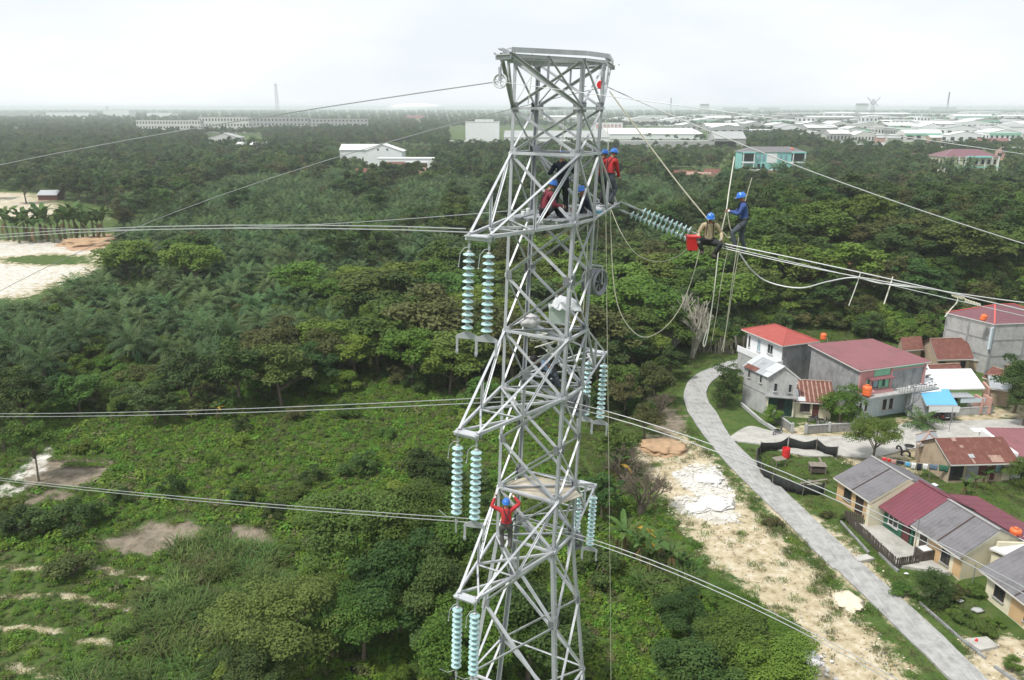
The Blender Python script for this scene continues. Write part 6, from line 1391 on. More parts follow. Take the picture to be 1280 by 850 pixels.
def scatter(name, meshes, P, S, label, tilt=.15):
    """one mass nobody could count: geometry nodes place the clump meshes on a cloud of points"""
    P = np.asarray(P, 'f'); n = len(P); me = bpy.data.meshes.new(name); me.vertices.add(n); me.vertices.foreach_set('co', P.ravel()); me.update()
    rr = np.random.default_rng(n); rot = np.stack([rr.uniform(-tilt, tilt, n), rr.uniform(-tilt, tilt, n), rr.uniform(0, 6.28, n)], 1).astype('f')
    a = me.attributes.new('rot', 'FLOAT_VECTOR', 'POINT'); a.data.foreach_set('vector', rot.ravel()); a = me.attributes.new('scl', 'FLOAT', 'POINT'); a.data.foreach_set('value', np.asarray(S, 'f'))
    a = me.attributes.new('pick', 'INT', 'POINT'); a.data.foreach_set('value', rr.integers(0, len(meshes), n).astype('i'))
    c = bpy.data.collections.new(name + '_kinds')
    for m_ in meshes: c.objects.link(bpy.data.objects.new(name + '_kind', m_))
    ng = bpy.data.node_groups.new(name, 'GeometryNodeTree'); ng.interface.new_socket('Geometry', in_out='INPUT', socket_type='NodeSocketGeometry'); ng.interface.new_socket('Geometry', in_out='OUTPUT', socket_type='NodeSocketGeometry')
    N = ng.nodes.new; L = ng.links.new; gi = N('NodeGroupInput'); go = N('NodeGroupOutput'); ci = N('GeometryNodeCollectionInfo'); ci.inputs['Collection'].default_value = c; ci.inputs['Separate Children'].default_value = True; ci.inputs['Reset Children'].default_value = True
    io = N('GeometryNodeInstanceOnPoints'); io.inputs['Pick Instance'].default_value = True
    def at_(nm, ty): x_ = N('GeometryNodeInputNamedAttribute'); x_.data_type = ty; x_.inputs['Name'].default_value = nm; return x_.outputs[0]
    L(gi.outputs[0], io.inputs['Points']); L(ci.outputs[0], io.inputs['Instance']); L(at_('pick', 'INT'), io.inputs['Instance Index']); L(at_('rot', 'FLOAT_VECTOR'), io.inputs['Rotation']); L(at_('scl', 'FLOAT'), io.inputs['Scale']); L(io.outputs[0], go.inputs[0])
    o = link(name, me); md = o.modifiers.new('scatter', 'NODES'); md.node_group = ng; tag(o, label, None, None, 'stuff'); return o
def gz(x, y): return float(hgt(x, y))

# ------------------------------------------------------------------ hand placed trees
def pl(px, py): p = at(px, py); p.z = gz(p.x, p.y) - .15; return p
HERO = [(*at(862, 455)[:2], 5.5), (*at(858, 430)[:2], 4)]                                              # keep-clear discs for the filled-in wood
def hero(kind, px, py, h, label, wide=1.0, group=None, m=None):
    p = pl(px, py); HERO.append((p.x, p.y, h * .38 * wide)); cr = remat(kind.crown, m) if m else None; return kind.put(p, h, label, group, None, wide, cr)
T_ = 'trees by the creek'
for a in ((NEAR[0], 452, 742, 9.5, 'broad dark tree left of the creek clump, uppermost crown', 1.1), (NEAR[1], 520, 722, 9.5, 'big green tree whose crown touches the lowest cable', 1.05), (NEAR[0], 575, 735, 8.5, 'green tree just left of the tower at the lowest cable', 1.0), (NEAR[2], 500, 790, 8.5, 'dark tree in the middle of the creek clump', 1.05), (NEAR[2], 560, 800, 8, 'dark tree behind the lowest near glass strings', 1.0), (NEAR[1], 455, 825, 6.2, 'low tree with leafy crown just above the creek pool', 1.1), (NEAR[3], 350, 838, 7.2, 'tree with drooping tiers at the bottom left of the creek', 1.25, None, 'lf_mid'), (NEAR[3], 400, 800, 5.4, 'smaller tree behind the drooping tiered tree', 1.2, None, 'lf_mid'), (NEAR[1], 605, 872, 8, 'bright tree behind the lowest glass strings at the bottom edge', 1.0, None, 'lf_bright'), (NEAR[2], 660, 850, 8.5, 'dark tree seen through the lower tower lattice', 1.1), (NEAR[0], 640, 790, 7.5, 'tree half hidden by the lower tower legs', 1.0), (NEAR[2], 565, 860, 6.5, 'dark tree right of the creek pool', 1.0), (NEAR[2], 320, 885, 5, 'dark tree cut by the bottom edge beside the reeds', 1.2)): hero(*a[:5], a[5], T_, *(a[7:] if len(a) > 7 else ()))
T_ = 'trees at the far edge of the green field'
for a in ((MID[1], 242, 512, 9, 'dark tree at the left end of the dark clump above the field', 1.1), (MID[1], 300, 512, 10.5, 'tallest dark tree of the clump above the field', 1.05), (MID[0], 352, 508, 9.5, 'rounded tree at the right of the dark clump above the field', 1.1), (MID[1], 395, 492, 8, 'dark tree right of the clump, above the yellow leaved plant', 1.0), (MID[2], 445, 475, 7.5, 'bright bushy tree above the middle of the field', 1.0), (MID[2], 515, 482, 9.5, 'tall bright green tree left of the middle glass strings', 1.05), (MID[2], 562, 492, 7.5, 'bright green bushy tree beside the tower above the field', 1.1), (MID[0], 605, 470, 9, 'green tree behind the middle glass strings', 1.0), (MID[3], 545, 420, 10, 'olive brown round tree left of the upper glass strings', 1.0), (MID[2], 470, 432, 8, 'bright tree in front of the palms left of the olive tree', 1.0), (MID[0], 600, 515, 5, 'low green tree at the tower edge of the field', 1.2), (MID[1], 30, 535, 8.5, 'dark tree at the left edge above the stony path', 1.1), (MID[0], 100, 515, 5.5, 'flat topped shrubby tree above the vegetable bed', 1.4), (MID[1], 195, 530, 5.5, 'rounded dark tree at the top left of the field', 1.3), (MID[1], 5, 560, 7, 'dark tree cut by the left edge below the cables', 1.1)): hero(*a[:5], a[5], T_)
hero(MID[5], 48, 598, 7.5, 'thin umbrella shaped tree standing on the stony path', .62)
T_ = 'trees right of the tower'
for a in ((MID[1], 808, 405, 9.5, 'dark round tree right of the block pulley', 1.0), (MID[2], 815, 458, 6.0, 'bright tree left of the dead pale tree', 1.0), (MID[0], 790, 460, 7, 'green tree under the long rope loop', 1.1), (MID[1], 900, 418, 9, 'dark tree behind the dead pale tree', 1.0), (MID[4], 880, 398, 12, 'tall dark tree under the red bucket', 1.0), (MID[0], 945, 405, 10, 'green tree between the ropes and the red tile house', 1.0), (MID[1], 930, 382, 11.5, 'dark tree below the standing lineman', 1.0), (MID[0], 985, 402, 8, 'green tree behind the red tile roof', 1.0), (MID[2], 1010, 366, 14, 'bright round tree under the taut cables', 1.15), (MID[2], 1065, 350, 14, 'large pale green tree above the soil bank', 1.2), (MID[3], 1140, 372, 12, 'olive feathery tree above the crumpled rope', 1.2), (MID[1], 1195, 372, 12, 'dark tree left of the plum tile roof', 1.1), (MID[4], 1245, 372, 14, 'tall dark tree above the block house roof', 1.15), (MID[4], 1285, 375, 15, 'tall dark tree cut by the right edge above the block house', 1.15), (MID[1], 1018, 318, 15, 'dark spreading tree beside the standing lineman, further back', 1.3), (MID[1], 1060, 318, 16, 'dark grey green tree on the wooded rise', 1.3), (MID[1], 1085, 425, 5.2, 'small dark tree behind the maroon metal roof', 1.2), (MID[1], 1140, 412, 8, 'dark tree left of the grey block house', 1.1), (MID[1], 1165, 406, 8, 'dark tree against the side of the grey block house', 1.0), (MID[3], 1060, 398, 4.5, 'bushy olive tree on the soil bank', 1.6), (MID[0], 1008, 405, 5, 'layered green tree behind the orange tank', 1.6), (MID[3], 780, 520, 6, 'olive shrubby tree beside the middle far glass string', 1.0), (MID[3], 760, 560, 5, 'dry olive tree under the middle cable pair', 1.0)): hero(*a[:5], a[5], T_)
T_ = 'trees right of the tower'
for a in ((MID[0], 772, 512, 6.8, 'leafy tree just right of the middle far glass strings', 1.1), (MID[3], 812, 506, 6.2, 'olive bushy tree left of the lane bend', 1.1), (MID[1], 838, 474, 5.6, 'dark bushy tree by the outside of the lane bend', 1.1), (MID[0], 768, 588, 5.8, 'leafy tree above the orange leaved banana', 1.0), (MID[3], 806, 548, 4.6, 'olive bushy tree just above the orange earth heap', 1.2), (MID[1], 752, 648, 5.0, 'dark leafy tree right of the lower deck', 1.1)): hero(*a[:5], a[5], T_)
T_ = 'trees among the houses'
for a in ((ROUND, 1050, 530, 5.6, 'round bushy tree in front of the maroon roofed house', .95, None, 'lf_bright'), (NEAR[1], 1090, 578, 6.2, 'airy spreading tree beside the washing line', .95), (CONE, 905, 507, 7.2, 'dark conifer like tree between the bend and the narrow house', .95), (ROUND, 966, 530, 2.7, 'small round bush tree before the green shutter', 1.0, None, 'lf_bright'), (NEAR[2], 1268, 515, 8, 'dark tree at the right edge above the concrete yard', 1.05), (NEAR[2], 1278, 532, 6.5, 'lower dark tree at the right edge beside the concrete yard', 1.1), (ROUND, 1163, 752, 3.3, 'dark citrus tree at the corner of the front garden', 1.0, None, 'lf_dark'), (ROUND, 1275, 604, 3.2, 'green shrub against the white side wall at the right edge', 1.2), (CONE, 914, 490, 4.6, 'small dark tree left of the narrow concrete house', .9), (ROUND, 1266, 838, 1.3, 'tiny round bush in the pale yard at the lower right', 1.1, None, 'lf_bright')): hero(*a[:5], a[5], T_, *(a[7:] if len(a) > 7 else ()))
p = pl(1152, 533); YPALM[0].put(p, 3.4, 'small feathery palm before the blue carport', None)
for i, (px, py, h) in enumerate(((300, 208, 0), (172, 210, 0))): pass
# bottom right shrub mass
T_ = 'shrubs on the slope right of the tower'
for i, (px, py, h, k, l) in enumerate(((905, 850, 5.2, NEAR[0], 'largest leafy shrub tree at the bottom right of the tower'), (860, 880, 5.5, NEAR[2], 'dark shrub tree at the bottom edge right of the plumb rope'), (955, 870, 5.0, NEAR[0], 'shrub tree beside the white rubbish heap'), (850, 790, 3.6, NEAR[2], 'low dark shrub below the lowest cable pair'), (930, 790, 3.2, NEAR[0], 'low green shrub under the lowest cable pair'), (985, 815, 2.8, NEAR[0], 'green shrub at the edge of the yellow sand'), (900, 760, 2.4, NEAR[1], 'small shrub above the lowest cable pair'))):
    hero(k, px, py, h, l, 1.45, T_, 'lf_bright' if i in (2, 4, 5) else None)
for i, (px, py, h, yl) in enumerate(((778, 690, 4.2, 0), (800, 705, 4.0, 1), (822, 700, 4.4, 1), (838, 715, 3.8, 0), (812, 722, 3.6, 0), (770, 600, 4.2, 1), (783, 580, 3.8, 1), (758, 640, 3.4, 0), (850, 722, 2.8, 0))):
    banana(pl(px, py), h, ['banana plant nearest the plumb rope', 'banana plant with a yellow leaf in the clump', 'tallest banana plant of the clump beside the sand', 'banana plant at the right of the clump', 'banana plant at the foot of the clump', 'banana plant with orange leaf beside the tower', 'banana plant behind the orange leaved one', 'banana plant low beside the lowest far string', 'small banana plant nearest the yellow sand'][i], 'banana plants right of the tower', 3, yl)
for i, px in enumerate((10, 17, 24, 32, 38, 44, 52, 60, 67, 75, 82, 90, 96, 104, 110, 118, 124, 131)):
    banana(pl(px, 298 + (i % 3) * 2), rnd.uniform(9.5, 13), 'banana plant in the row between the two strips of white quarry', 'banana row at the quarry', 1)
for i, (px, py) in enumerate(((258, 518), (272, 524), (400, 470), (1218, 610), (1232, 604), (1205, 618), (940, 448), (948, 452))):
    banana(pl(px, py), 3.4 if i < 3 else (2.2 if i < 6 else 3.2), ['yellow leaved banana plant left of the dark tree clump', 'second yellow leaved banana plant under the dark tree clump', 'banana plant with yellow dead leaf right of the dark clump', 'banana plant before the tan house', 'small banana plant right of the tan house porch', 'lowest banana plant on the grass by the tan house', 'banana plant beside the scrap timber fence', 'banana plant above the zinc roof'][i], 'banana plants right of the tower' if i > 2 else 'banana plants by the field', 2, 3 if i < 3 else 0)
bare(pl(864, 447), 12.5, DEAD, 6.6, 'dead pale tree with bare branches under the rope loop')
bare(pl(842, 440), 5.5, DEAD, 6.6, 'smaller dead pale tree at the foot of the bigger one')
bare(pl(800, 640), 9.0, TWIG, 4.0, 'bare brown tree with thin twigs left of the lime patches')
bare(pl(783, 606), 8.0, TWIG, 4.0, 'second bare twiggy tree behind the first, near the orange earth')
bare(pl(822, 520), 6.5, TWIG, 4.0, 'bare twiggy tree beside the lane bend above the orange earth')
bare(pl(385, 685), 2.6, TWIG, 4.0, 'bare brown shrub above the field edge by the creek', None, 'bare_shrub')
bare(pl(95, 672), 2.2, TWIG, 4.0, 'brown dry shrub left of the bare soil patch', None, 'bare_shrub')
bare(pl(225, 760), 1.8, TWIG, 4.0, 'brown dry shrub among the reeds', None, 'bare_shrub')
stump = MB(); p = pl(800, 640); stump.tube([p, p + Vector((.1, 0, 1.2))], [.35, .28], 8); tag(stump.build('tree_stump', M['bark']), 'short brown stump at the foot of the bare trees', 'stump')
# shrubs over the field and yards
for i, (px, py, h, k) in enumerate(((447, 590, 2.4, 1), (535, 590, 2.8, 1), (560, 600, 2.4, 1), (365, 620, 1.8, 0), (60, 655, 2.4, 1), (95, 660, 2.6, 1), (30, 665, 2.4, 1), (120, 650, 1.8, 2), (90, 715, 2.2, 3), (10, 640, 2, 0), (480, 545, 1.6, 0), (300, 590, 1.4, 2), (435, 490, 2.2, 0), (500, 620, 1.8, 2), (590, 610, 2.2, 1), (390, 600, 1.6, 1), (270, 670, 1.5, 0), (330, 500, 2.4, 3), (370, 520, 2.0, 3), (960, 590, .8, 0), (965, 655, 1.0, 3), (1130, 742, 1.2, 0), (1205, 775, 1.1, 0), (1230, 790, 1.0, 0), (1195, 765, .9, 0), (1190, 745, 1.3, 3), (1216, 742, 1.2, 0), (1245, 780, .7, 2), (745, 720, 2.4, 1), (830, 740, 2.0, 0), (1034, 645, .8, 3), (1058, 650, .7, 3), (560, 640, 2.8, 0), (430, 655, 2.2, 0))):
    BUSH[k].put(pl(px, py), h, ['green', 'dark', 'bright green', 'olive'][k] + ' shrub ' + (('in the field ' + ('high up' if py < 560 else ('midway' if py < 630 else 'low down')) + (' by the vegetable bed' if px < 150 else (' left of its middle' if px < 320 else (' in its middle' if px < 440 else (' near the creek trees' if px < 520 else ' near the tower'))))) if px < 620 else ('on the sandy lane verge' if px < 1100 else 'in the front garden of the corner house')), 'shrubs in the field' if px < 620 else 'shrubs by the lane', None, 1.15)
for i in range(20):
    px, py = 30 + i * 62 % 1240, 0
# ------------------------------------------------------------------ filled-in wood and plantation
def inp(poly, x, y):
    c = False; n = len(poly)
    for i in range(n):
        x1, y1 = poly[i]; x2, y2 = poly[(i + 1) % n]
        if (y1 > y) != (y2 > y) and x < (x2 - x1) * (y - y1) / (y2 - y1) + x1: c = not c
    return c
NO = [[(-200, 238), (0, 236), (45, 242), (110, 256), (146, 268), (150, 300), (140, 345), (112, 362), (78, 372), (40, 392), (-20, 400), (-300, 400)],
      [(-400, 545), (60, 535), (130, 520), (240, 518), (330, 512), (420, 496), (470, 478), (560, 495), (640, 505), (700, 540), (780, 540), (800, 520), (845, 455), (870, 428), (930, 408), (1020, 405), (1075, 415), (1130, 405), (1180, 392), (1500, 380), (1500, 1000), (-400, 1000)],
      [(1020, 374), (1080, 372), (1100, 392), (1030, 392)],
      [(420, 184), (540, 184), (545, 228), (440, 224), (420, 206)], [(560, 160), (770, 160), (770, 190), (560, 190)], [(770, 160), (930, 160), (935, 212), (770, 206)], [(905, 196), (1020, 190), (1020, 232), (905, 236)], [(836, 214), (915, 214), (915, 232), (836, 232)], [(1165, 196), (1260, 196), (1260, 240), (1165, 240)], [(258, 170), (330, 170), (330, 190), (258, 190)], [(1095, 250), (1140, 250), (1140, 270), (1095, 270)], [(1020, 165), (1400, 165), (1400, 180), (1170, 192), (1046, 192), (1020, 185)]]
PALMZ = [[(-60, 395), (60, 385), (130, 350), (150, 300), (205, 268), (290, 232), (420, 222), (600, 236), (640, 262), (640, 330), (560, 370), (500, 410), (430, 440), (330, 470), (250, 500), (150, 505), (-60, 520)], [(760, 225), (900, 232), (900, 300), (870, 345), (760, 345)]]
cand = []
yy = 118.0
while yy < 900:
    s = 6.7 if yy < 260 else (7.4 if yy < 480 else 9.5); hw = yy * .68 + 12; n_ = int(2 * hw / s)
    for i in range(n_): cand.append((-hw + i * s + rnd.uniform(-.38, .38) * s, yy + rnd.uniform(-.38, .38) * s))
    yy += s * .92
palms, broads, cocos, fscr = [], [], [], []
for (x_, y_) in cand:
    px, py = proj(x_, y_, 0)
    if any(inp(p_, px, py) for p_ in NO):
        if any(inp(p_, px, py) for p_ in NO[3:]) and not any(inp(p_, px, py) for p_ in NO[:3]) and rnd.random() < .8: fscr.append((x_, y_))
        continue
    if any((x_ - a) ** 2 + (y_ - b_) ** 2 < c * c for a, b_, c in HERO): continue
    nz = mnoise.noise(Vector((x_ * .022, y_ * .022, 3))); n2 = mnoise.noise(Vector((x_ * .09, y_ * .09, 9)))
    if any(inp(p_, px, py) for p_ in PALMZ) and nz + n2 * .6 > -.30:
        if y_ > 300 or rnd.random() < .72: palms.append((y_, x_))
    elif y_ > 330 and n2 > .26: cocos.append((y_, x_))
    else: broads.append((y_, x_, nz, n2))
palms.sort(); broads.sort(); cocos.sort()
def pick_b(nz, n2, y_):
    k = n2 + .5 * nz + rnd.uniform(-.42, .42)
    return 3 if k > .36 else (2 if k < -.34 else (0 if k < .02 else (1 if rnd.random() < .6 else 4)))
fp, fs_, fm = [], [], []
def where(px, py):
    if px > 960: return 'on the wooded rise behind the houses' if px < 1130 else 'at the right edge above the block house'
    if px > 660: return ('beneath the long rope loop' if px < 800 else ('beneath the red bucket' if px < 890 else 'beneath the taut cables')) if py > 330 else ('between the linemen and the teal house' if px > 840 else 'just right of the upper tower')
    a = next(n_ for t_, n_ in ((440, 'nearest the green field'), (395, 'in the lower plantation'), (345, 'halfway up the plantation'), (315, 'just below the upper near cable'), (285, 'under the upper near cable'), (0, 'at the far top of the plantation')) if py > t_)
    return a + next(n_ for t_, n_ in ((60, ' at the left edge'), (160, ' by the quarry side'), (230, ' left of the dark clump'), (300, ' above the dark clump'), (370, ' right of the dark clump'), (440, ' in the middle left'), (520, ' left of the olive tree'), (9999, ' towards the tower')) if px < t_)
nfr = 0
rf = random.Random(77); FRM = []
for e0, dr in ((1.25, .9), (.95, 1.2), (.6, 1.4), (.25, 1.5), (-.1, 1.2)):
    vs, fs = frond_geo(4.6, e0, dr, 22, .85, .055, rf, 0); FRM.append(leafy('frond', vs, fs, M['lf_palm'], [max(0, .2 + .5 * e0 / 1.25)] * len(vs)))  # upright fronds lighter, low ones darker: light and shade painted through lv
for i, (y_, x_) in enumerate(palms[:290]):
    px, py = proj(x_, y_, 0); z_ = gz(x_, y_) - .2; h_ = rnd.uniform(5.2, 7.2); T = rnd.choice(PALM)
    if y_ < 150 and nfr < 26:                          # the nearest ones carry each frond as its own part
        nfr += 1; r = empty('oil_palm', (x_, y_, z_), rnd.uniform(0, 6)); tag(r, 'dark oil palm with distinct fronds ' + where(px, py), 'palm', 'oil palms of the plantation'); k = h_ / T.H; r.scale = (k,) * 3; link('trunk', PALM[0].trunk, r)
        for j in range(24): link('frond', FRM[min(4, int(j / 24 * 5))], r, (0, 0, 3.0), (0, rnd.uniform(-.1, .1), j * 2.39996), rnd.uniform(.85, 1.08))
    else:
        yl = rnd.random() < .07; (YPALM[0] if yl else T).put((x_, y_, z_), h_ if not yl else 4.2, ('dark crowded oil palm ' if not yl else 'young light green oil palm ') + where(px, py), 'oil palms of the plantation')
LB = {0: 'mid green tree', 1: 'dark rounded tree', 2: 'bright green tree', 3: 'olive tree', 4: 'tall dark tree'}
nb = 216
for i, (y_, x_, nz, n2) in enumerate(broads[:nb]):
    px, py = proj(x_, y_, 0); k = pick_b(nz, n2, y_); zone = 'left of the tower' if px <= 660 else ('right of the tower' if px < 960 else 'on the wooded rise behind the houses')
    MID[k].put((x_, y_, gz(x_, y_) - .15), rnd.choice((rnd.uniform(5.0, 8.0), rnd.uniform(7.5, 10), rnd.uniform(9, 13))) * (1.1 if k == 4 else 1), LB[k] + ' ' + where(px, py), 'trees of the wood ' + zone, None, rnd.uniform(1.15, 1.45))
mids = [MID[k].crown for k in (0, 1, 1, 3, 4)]
def jit(n, lo, hi): return [rnd.uniform(lo, hi) for _ in range(n)]
far_p = palms[290:]; far_b = broads[nb:]
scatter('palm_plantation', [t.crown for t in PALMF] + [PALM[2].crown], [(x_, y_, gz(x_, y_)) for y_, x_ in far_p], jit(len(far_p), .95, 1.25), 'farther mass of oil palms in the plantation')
bm_ = [b_ for b_ in far_b if b_[0] < 330]; bf_ = [b_ for b_ in far_b if b_[0] >= 330]
scatter('mixed_wood', mids, [(b_[1], b_[0], gz(b_[1], b_[0])) for b_ in bm_], jit(len(bm_), .6, 1.5), 'mixed wood of green trees beyond the plantation')
scatter('far_wood', [t.crown for t in FARB], [(b_[1], b_[0], 0) for b_ in bf_], jit(len(bf_), .6, 1.4), 'dark far wood stretching to the town')
for i, (y_, x_) in enumerate(cocos[:60]):
    COCO[i % 2].put((x_, y_, -.2), rnd.uniform(14, 20), 'tall coconut palm standing above the far wood', 'coconut palms above the far wood')
if cocos[60:]: scatter('far_coconut_palms', [t.crown for t in COCO], [(x_, y_, 0) for y_, x_ in cocos[60:]], jit(len(cocos) - 60, .95, 1.25), 'many coconut palm heads in the far wood')
scatter('far_scrub', [b_.crown for b_ in BUSH], [(a, b_, gz(a, b_) - .2) for a, b_ in fscr], jit(len(fscr), 1.2, 2.6), 'low scrub round the far houses')
# plain to the horizon
P, S = [], []
yy = 900.0
while yy < 9000:
    s = 11 + (yy - 900) * .012; hw = yy * .70
    for i in range(int(2 * hw / s)):
        x_, y_ = -hw + i * s + rnd.uniform(-.4, .4) * s, yy + rnd.uniform(-.4, .4) * s; nz = mnoise.noise(Vector((x_ * .0042, y_ * .0042, 1))); px, py = proj(x_, y_, 0)
        if nz < -.32 and yy > 1100 and px > 560: continue
        if any(inp(p_, px, py) for p_ in NO): continue
        P.append((x_, y_, -1.5)); S.append(rnd.uniform(.75, 1.25) * (1 + yy / 9000))
    yy += s
scatter('far_treeline', [t.crown for t in FARB], P, S, 'hazy far treeline running to the horizon', .05)
print('palms', len(palms), 'broads', len(broads), 'cocos', len(cocos), 'plain', len(P))
# ------------------------------------------------------------------ ground cover
n = 60000
X = np.random.default_rng(5).uniform(-80, 70, n); Y = np.random.default_rng(6).uniform(46, 150, n)
sa, wh, so_, og, _ = masks(X, Y); PXs, PYs = proj(X, Y, 0)
jn = np.array([mnoise.noise(Vector((a * .45, b_ * .45, 7))) for a, b_ in zip(X, Y)]); jl = np.array([mnoise.noise(Vector((a * .09, b_ * .09, 2))) for a, b_ in zip(X, Y)])
bare_ = np.maximum.reduce([sa, wh, so_, og]) + jn * .55
ROADP = gp([(918, 446), (890, 455), (862, 468), (851, 490), (853, 507), (862, 524), (876, 544), (905, 579), (945, 619), (979, 652), (1047, 716), (1106, 773), (1185, 850), (1260, 925), (1310, 912), (1240, 850), (1145, 760), (1076, 700), (1046, 671), (997, 625), (955, 584), (925, 557), (975, 566), (1090, 571), (1330, 560), (1330, 500), (1050, 500), (920, 496), (900, 516), (891, 504), (887, 490), (895, 476), (930, 459)])
okm = (poly_sd(ROADP, X, Y) < -.25)
HB = gp([(1036, 625), (1060, 652), (1120, 712), (1160, 712), (1215, 738), (1250, 790), (1330, 900), (1400, 800), (1400, 600), (1270, 650), (1140, 600), (1080, 580)])
okm &= (poly_sd(HB, X, Y) < -.2) | (rng.random(n) < 0)
JP = gp([(1150, 582), (1186, 603), (1262, 602), (1330, 600), (1330, 530), (1150, 560)]); okm &= poly_sd(JP, X, Y) < -.2
left = PXs < 700; crp = okm & (bare_ < .33) & (left | ((PXs > 700) & (PXs < 880) & (PYs > 600)) | ((PYs > 740) & (PXs < 1000)))
lush = crp & (rng.random(n) < .95)
cP_ = np.stack([X, Y, hgt(X, Y) - .08 + .35 * np.clip(jl, 0, 1)], 1)
gard = poly_sd(GARDEN, X, Y) > 0; rw = .5 + .5 * np.sin((Y + X * .12 + .6 * np.sin(X * .5)) * 2 * math.pi / 4.6); lush &= ~(gard & (rw > .72) & (rng.random(n) < .9))
scatter('creeper_cover', COVER, cP_[lush], (np.where(rng.random(n) < .06, rng.uniform(1.4, 2.2, n), rng.uniform(.6, 1.3, n)) * (1 + .6 * jl) * np.where(gard, .8, 1))[lush], 'thick green creeper covering the open field')
jp = np.array([mnoise.noise(Vector((a * .7, b_ * .7, 17))) for a, b_ in zip(X, Y)]); turf = okm & ~lush & (((bare_ < .62) & (rng.random(n) < .85)) | ((sa > .4) & (wh < .3) & (jp > .22) & (rng.random(n) < .7)))
scatter('grass', TURF, cP_[turf] - np.array([0, 0, .1]), rng.uniform(.7, 1.5, n)[turf], 'short grass along the lane and on the sandy ground')
fsc = lush & (jl > .12) & (jn > .15) & (rng.random(n) < .03) & ~gard
scatter('field_scrub', [b_.crown for b_ in BUSH[:3]], cP_[fsc], rng.uniform(.5, 1.25, n)[fsc], 'low darker scrub standing in the creeper of the field')
# reed beds bottom left, tall grass by the creek
RP = [gp([(215, 690), (260, 680), (330, 690), (330, 740), (280, 770), (220, 740)]), gp([(100, 850), (160, 790), (240, 770), (330, 770), (340, 830), (300, 900), (60, 900)]), gp([(180, 740), (260, 740), (280, 790), (200, 800)]), gp([(305, 700), (350, 690), (370, 730), (330, 760)]), gp([(285, 500), (315, 500), (315, 516), (285, 516)]), gp([(790, 720), (850, 715), (880, 740), (820, 750)])]
P, S = [], []
for q in RP:
    x0, y0 = q.min(0); x1, y1 = q.max(0); A_ = (x1 - x0) * (y1 - y0); m_ = int(A_ * .95)
    xs, ys = rng.uniform(x0, x1, m_), rng.uniform(y0, y1, m_); k = poly_sd(q, xs, ys) > -.4
    for a, b_ in zip(xs[k], ys[k]): P.append((a, b_, -.1)); S.append(rng.uniform(.55, 1.05))
for q, k in (([(66, 569), (137, 569), (137, 575), (66, 575)], 0), ([(82, 578), (131, 577), (131, 583), (82, 583)], 0)):
    q = gp(q); x0, y0 = q.min(0); x1, y1 = q.max(0); m_ = 300; xs, ys = rng.uniform(x0, x1, m_), rng.uniform(y0, y1, m_)
    o = scatter('vegetable_row', COVER[:3], np.stack([xs, ys, xs * 0 + .02], 1), rng.uniform(.2, .34, m_), 'upper green row of the vegetable bed' if y0 > 88 else 'lower green row of the vegetable bed')
scatter('tall_reeds', REED, P, S, 'tall arching reeds and cane grass at the lower left', .1)
SC_ = gp([(930, 402), (1000, 384), (1085, 396), (1180, 384), (1185, 412), (1130, 428), (1092, 420), (1015, 408), (945, 418)]); SC2 = gp([(860, 412), (930, 404), (940, 420), (905, 436), (868, 434)])
P2, S2 = [], []
SC3 = gp([(1150, 340), (1330, 325), (1330, 382), (1190, 384), (1160, 372)])
for q, dn in ((SC_, .42), (SC2, .5), (SC3, .22), (gp([(1186, 374), (1330, 366), (1330, 397), (1205, 399)]), .5)):
    x0, y0 = q.min(0); x1, y1 = q.max(0); m_ = int((x1 - x0) * (y1 - y0) * dn); xs, ys = rng.uniform(x0, x1, m_), rng.uniform(y0, y1, m_); k = (poly_sd(q, xs, ys) > 0) & (poly_sd(HILLCUT, xs, ys) < -4)
    for a, b_ in zip(xs[k], ys[k]): P2.append((a, b_, gz(a, b_) - .15)); S2.append(rng.uniform(1.0, 2.6))
scatter('slope_scrub', [b_.crown for b_ in BUSH], P2, S2, 'tangled green scrub on the slope behind the village')
# stones and debris lying on the bare ground
def stone_mesh(seed, m):
    bm = bmesh.new(); bmesh.ops.create_icosphere(bm, subdivisions=1, radius=1)
    for v in bm.verts: v.co *= 1 + .45 * mnoise.noise(v.co * 1.6 + Vector((seed, 0, 0))); v.co.z *= .55
    me = bpy.data.meshes.new('stone'); bm.to_mesh(me); bm.free(); me.materials.append(M[m]); return me
n = 9000; X = rng.uniform(12, 42, n); Y = rng.uniform(50, 96, n); sa, wh, so_, og, _ = masks(X, Y); k = (wh > .45) & (rng.random(n) < .5)
scatter('lime_rubble', [stone_mesh(i, 'lime_heap') for i in range(3)], np.stack([X, Y, X * 0 - .05], 1)[k], (rng.uniform(.05, .22, n) ** 1.0 * (1 + .8 * (rng.random(n) < .12)))[k], 'broken white lime lumps strewn over the white patches', .4)
k = (sa > .35) & (wh < .4) & (poly_sd(ROADP, X, Y) < -.1) & (rng.random(n) < .30)
scatter('gravel', [stone_mesh(7, 'sand_heap'), stone_mesh(8, 'stone_wall'), stone_mesh(9, 'orange_soil')], np.stack([X, Y, X * 0 - .08], 1)[k], rng.uniform(.03, .12, n)[k], 'loose stones and clods on the sandy ground', .4)
pr = at(1005, 824); m_ = 160; ang = rng.uniform(0, 6.28, m_); rd = np.abs(rng.normal(0, 1.1, m_))
scatter('rubbish', [stone_mesh(11, 'cloth_white'), stone_mesh(12, 'lime_heap'), stone_mesh(13, 'cloth_grey')], np.stack([pr.x + rd * np.cos(ang), pr.y + rd * np.sin(ang), .45 * np.exp(-rd)], 1), rng.uniform(.06, .26, m_), 'scattered white rubbish at the edge of the shrubs', .6)
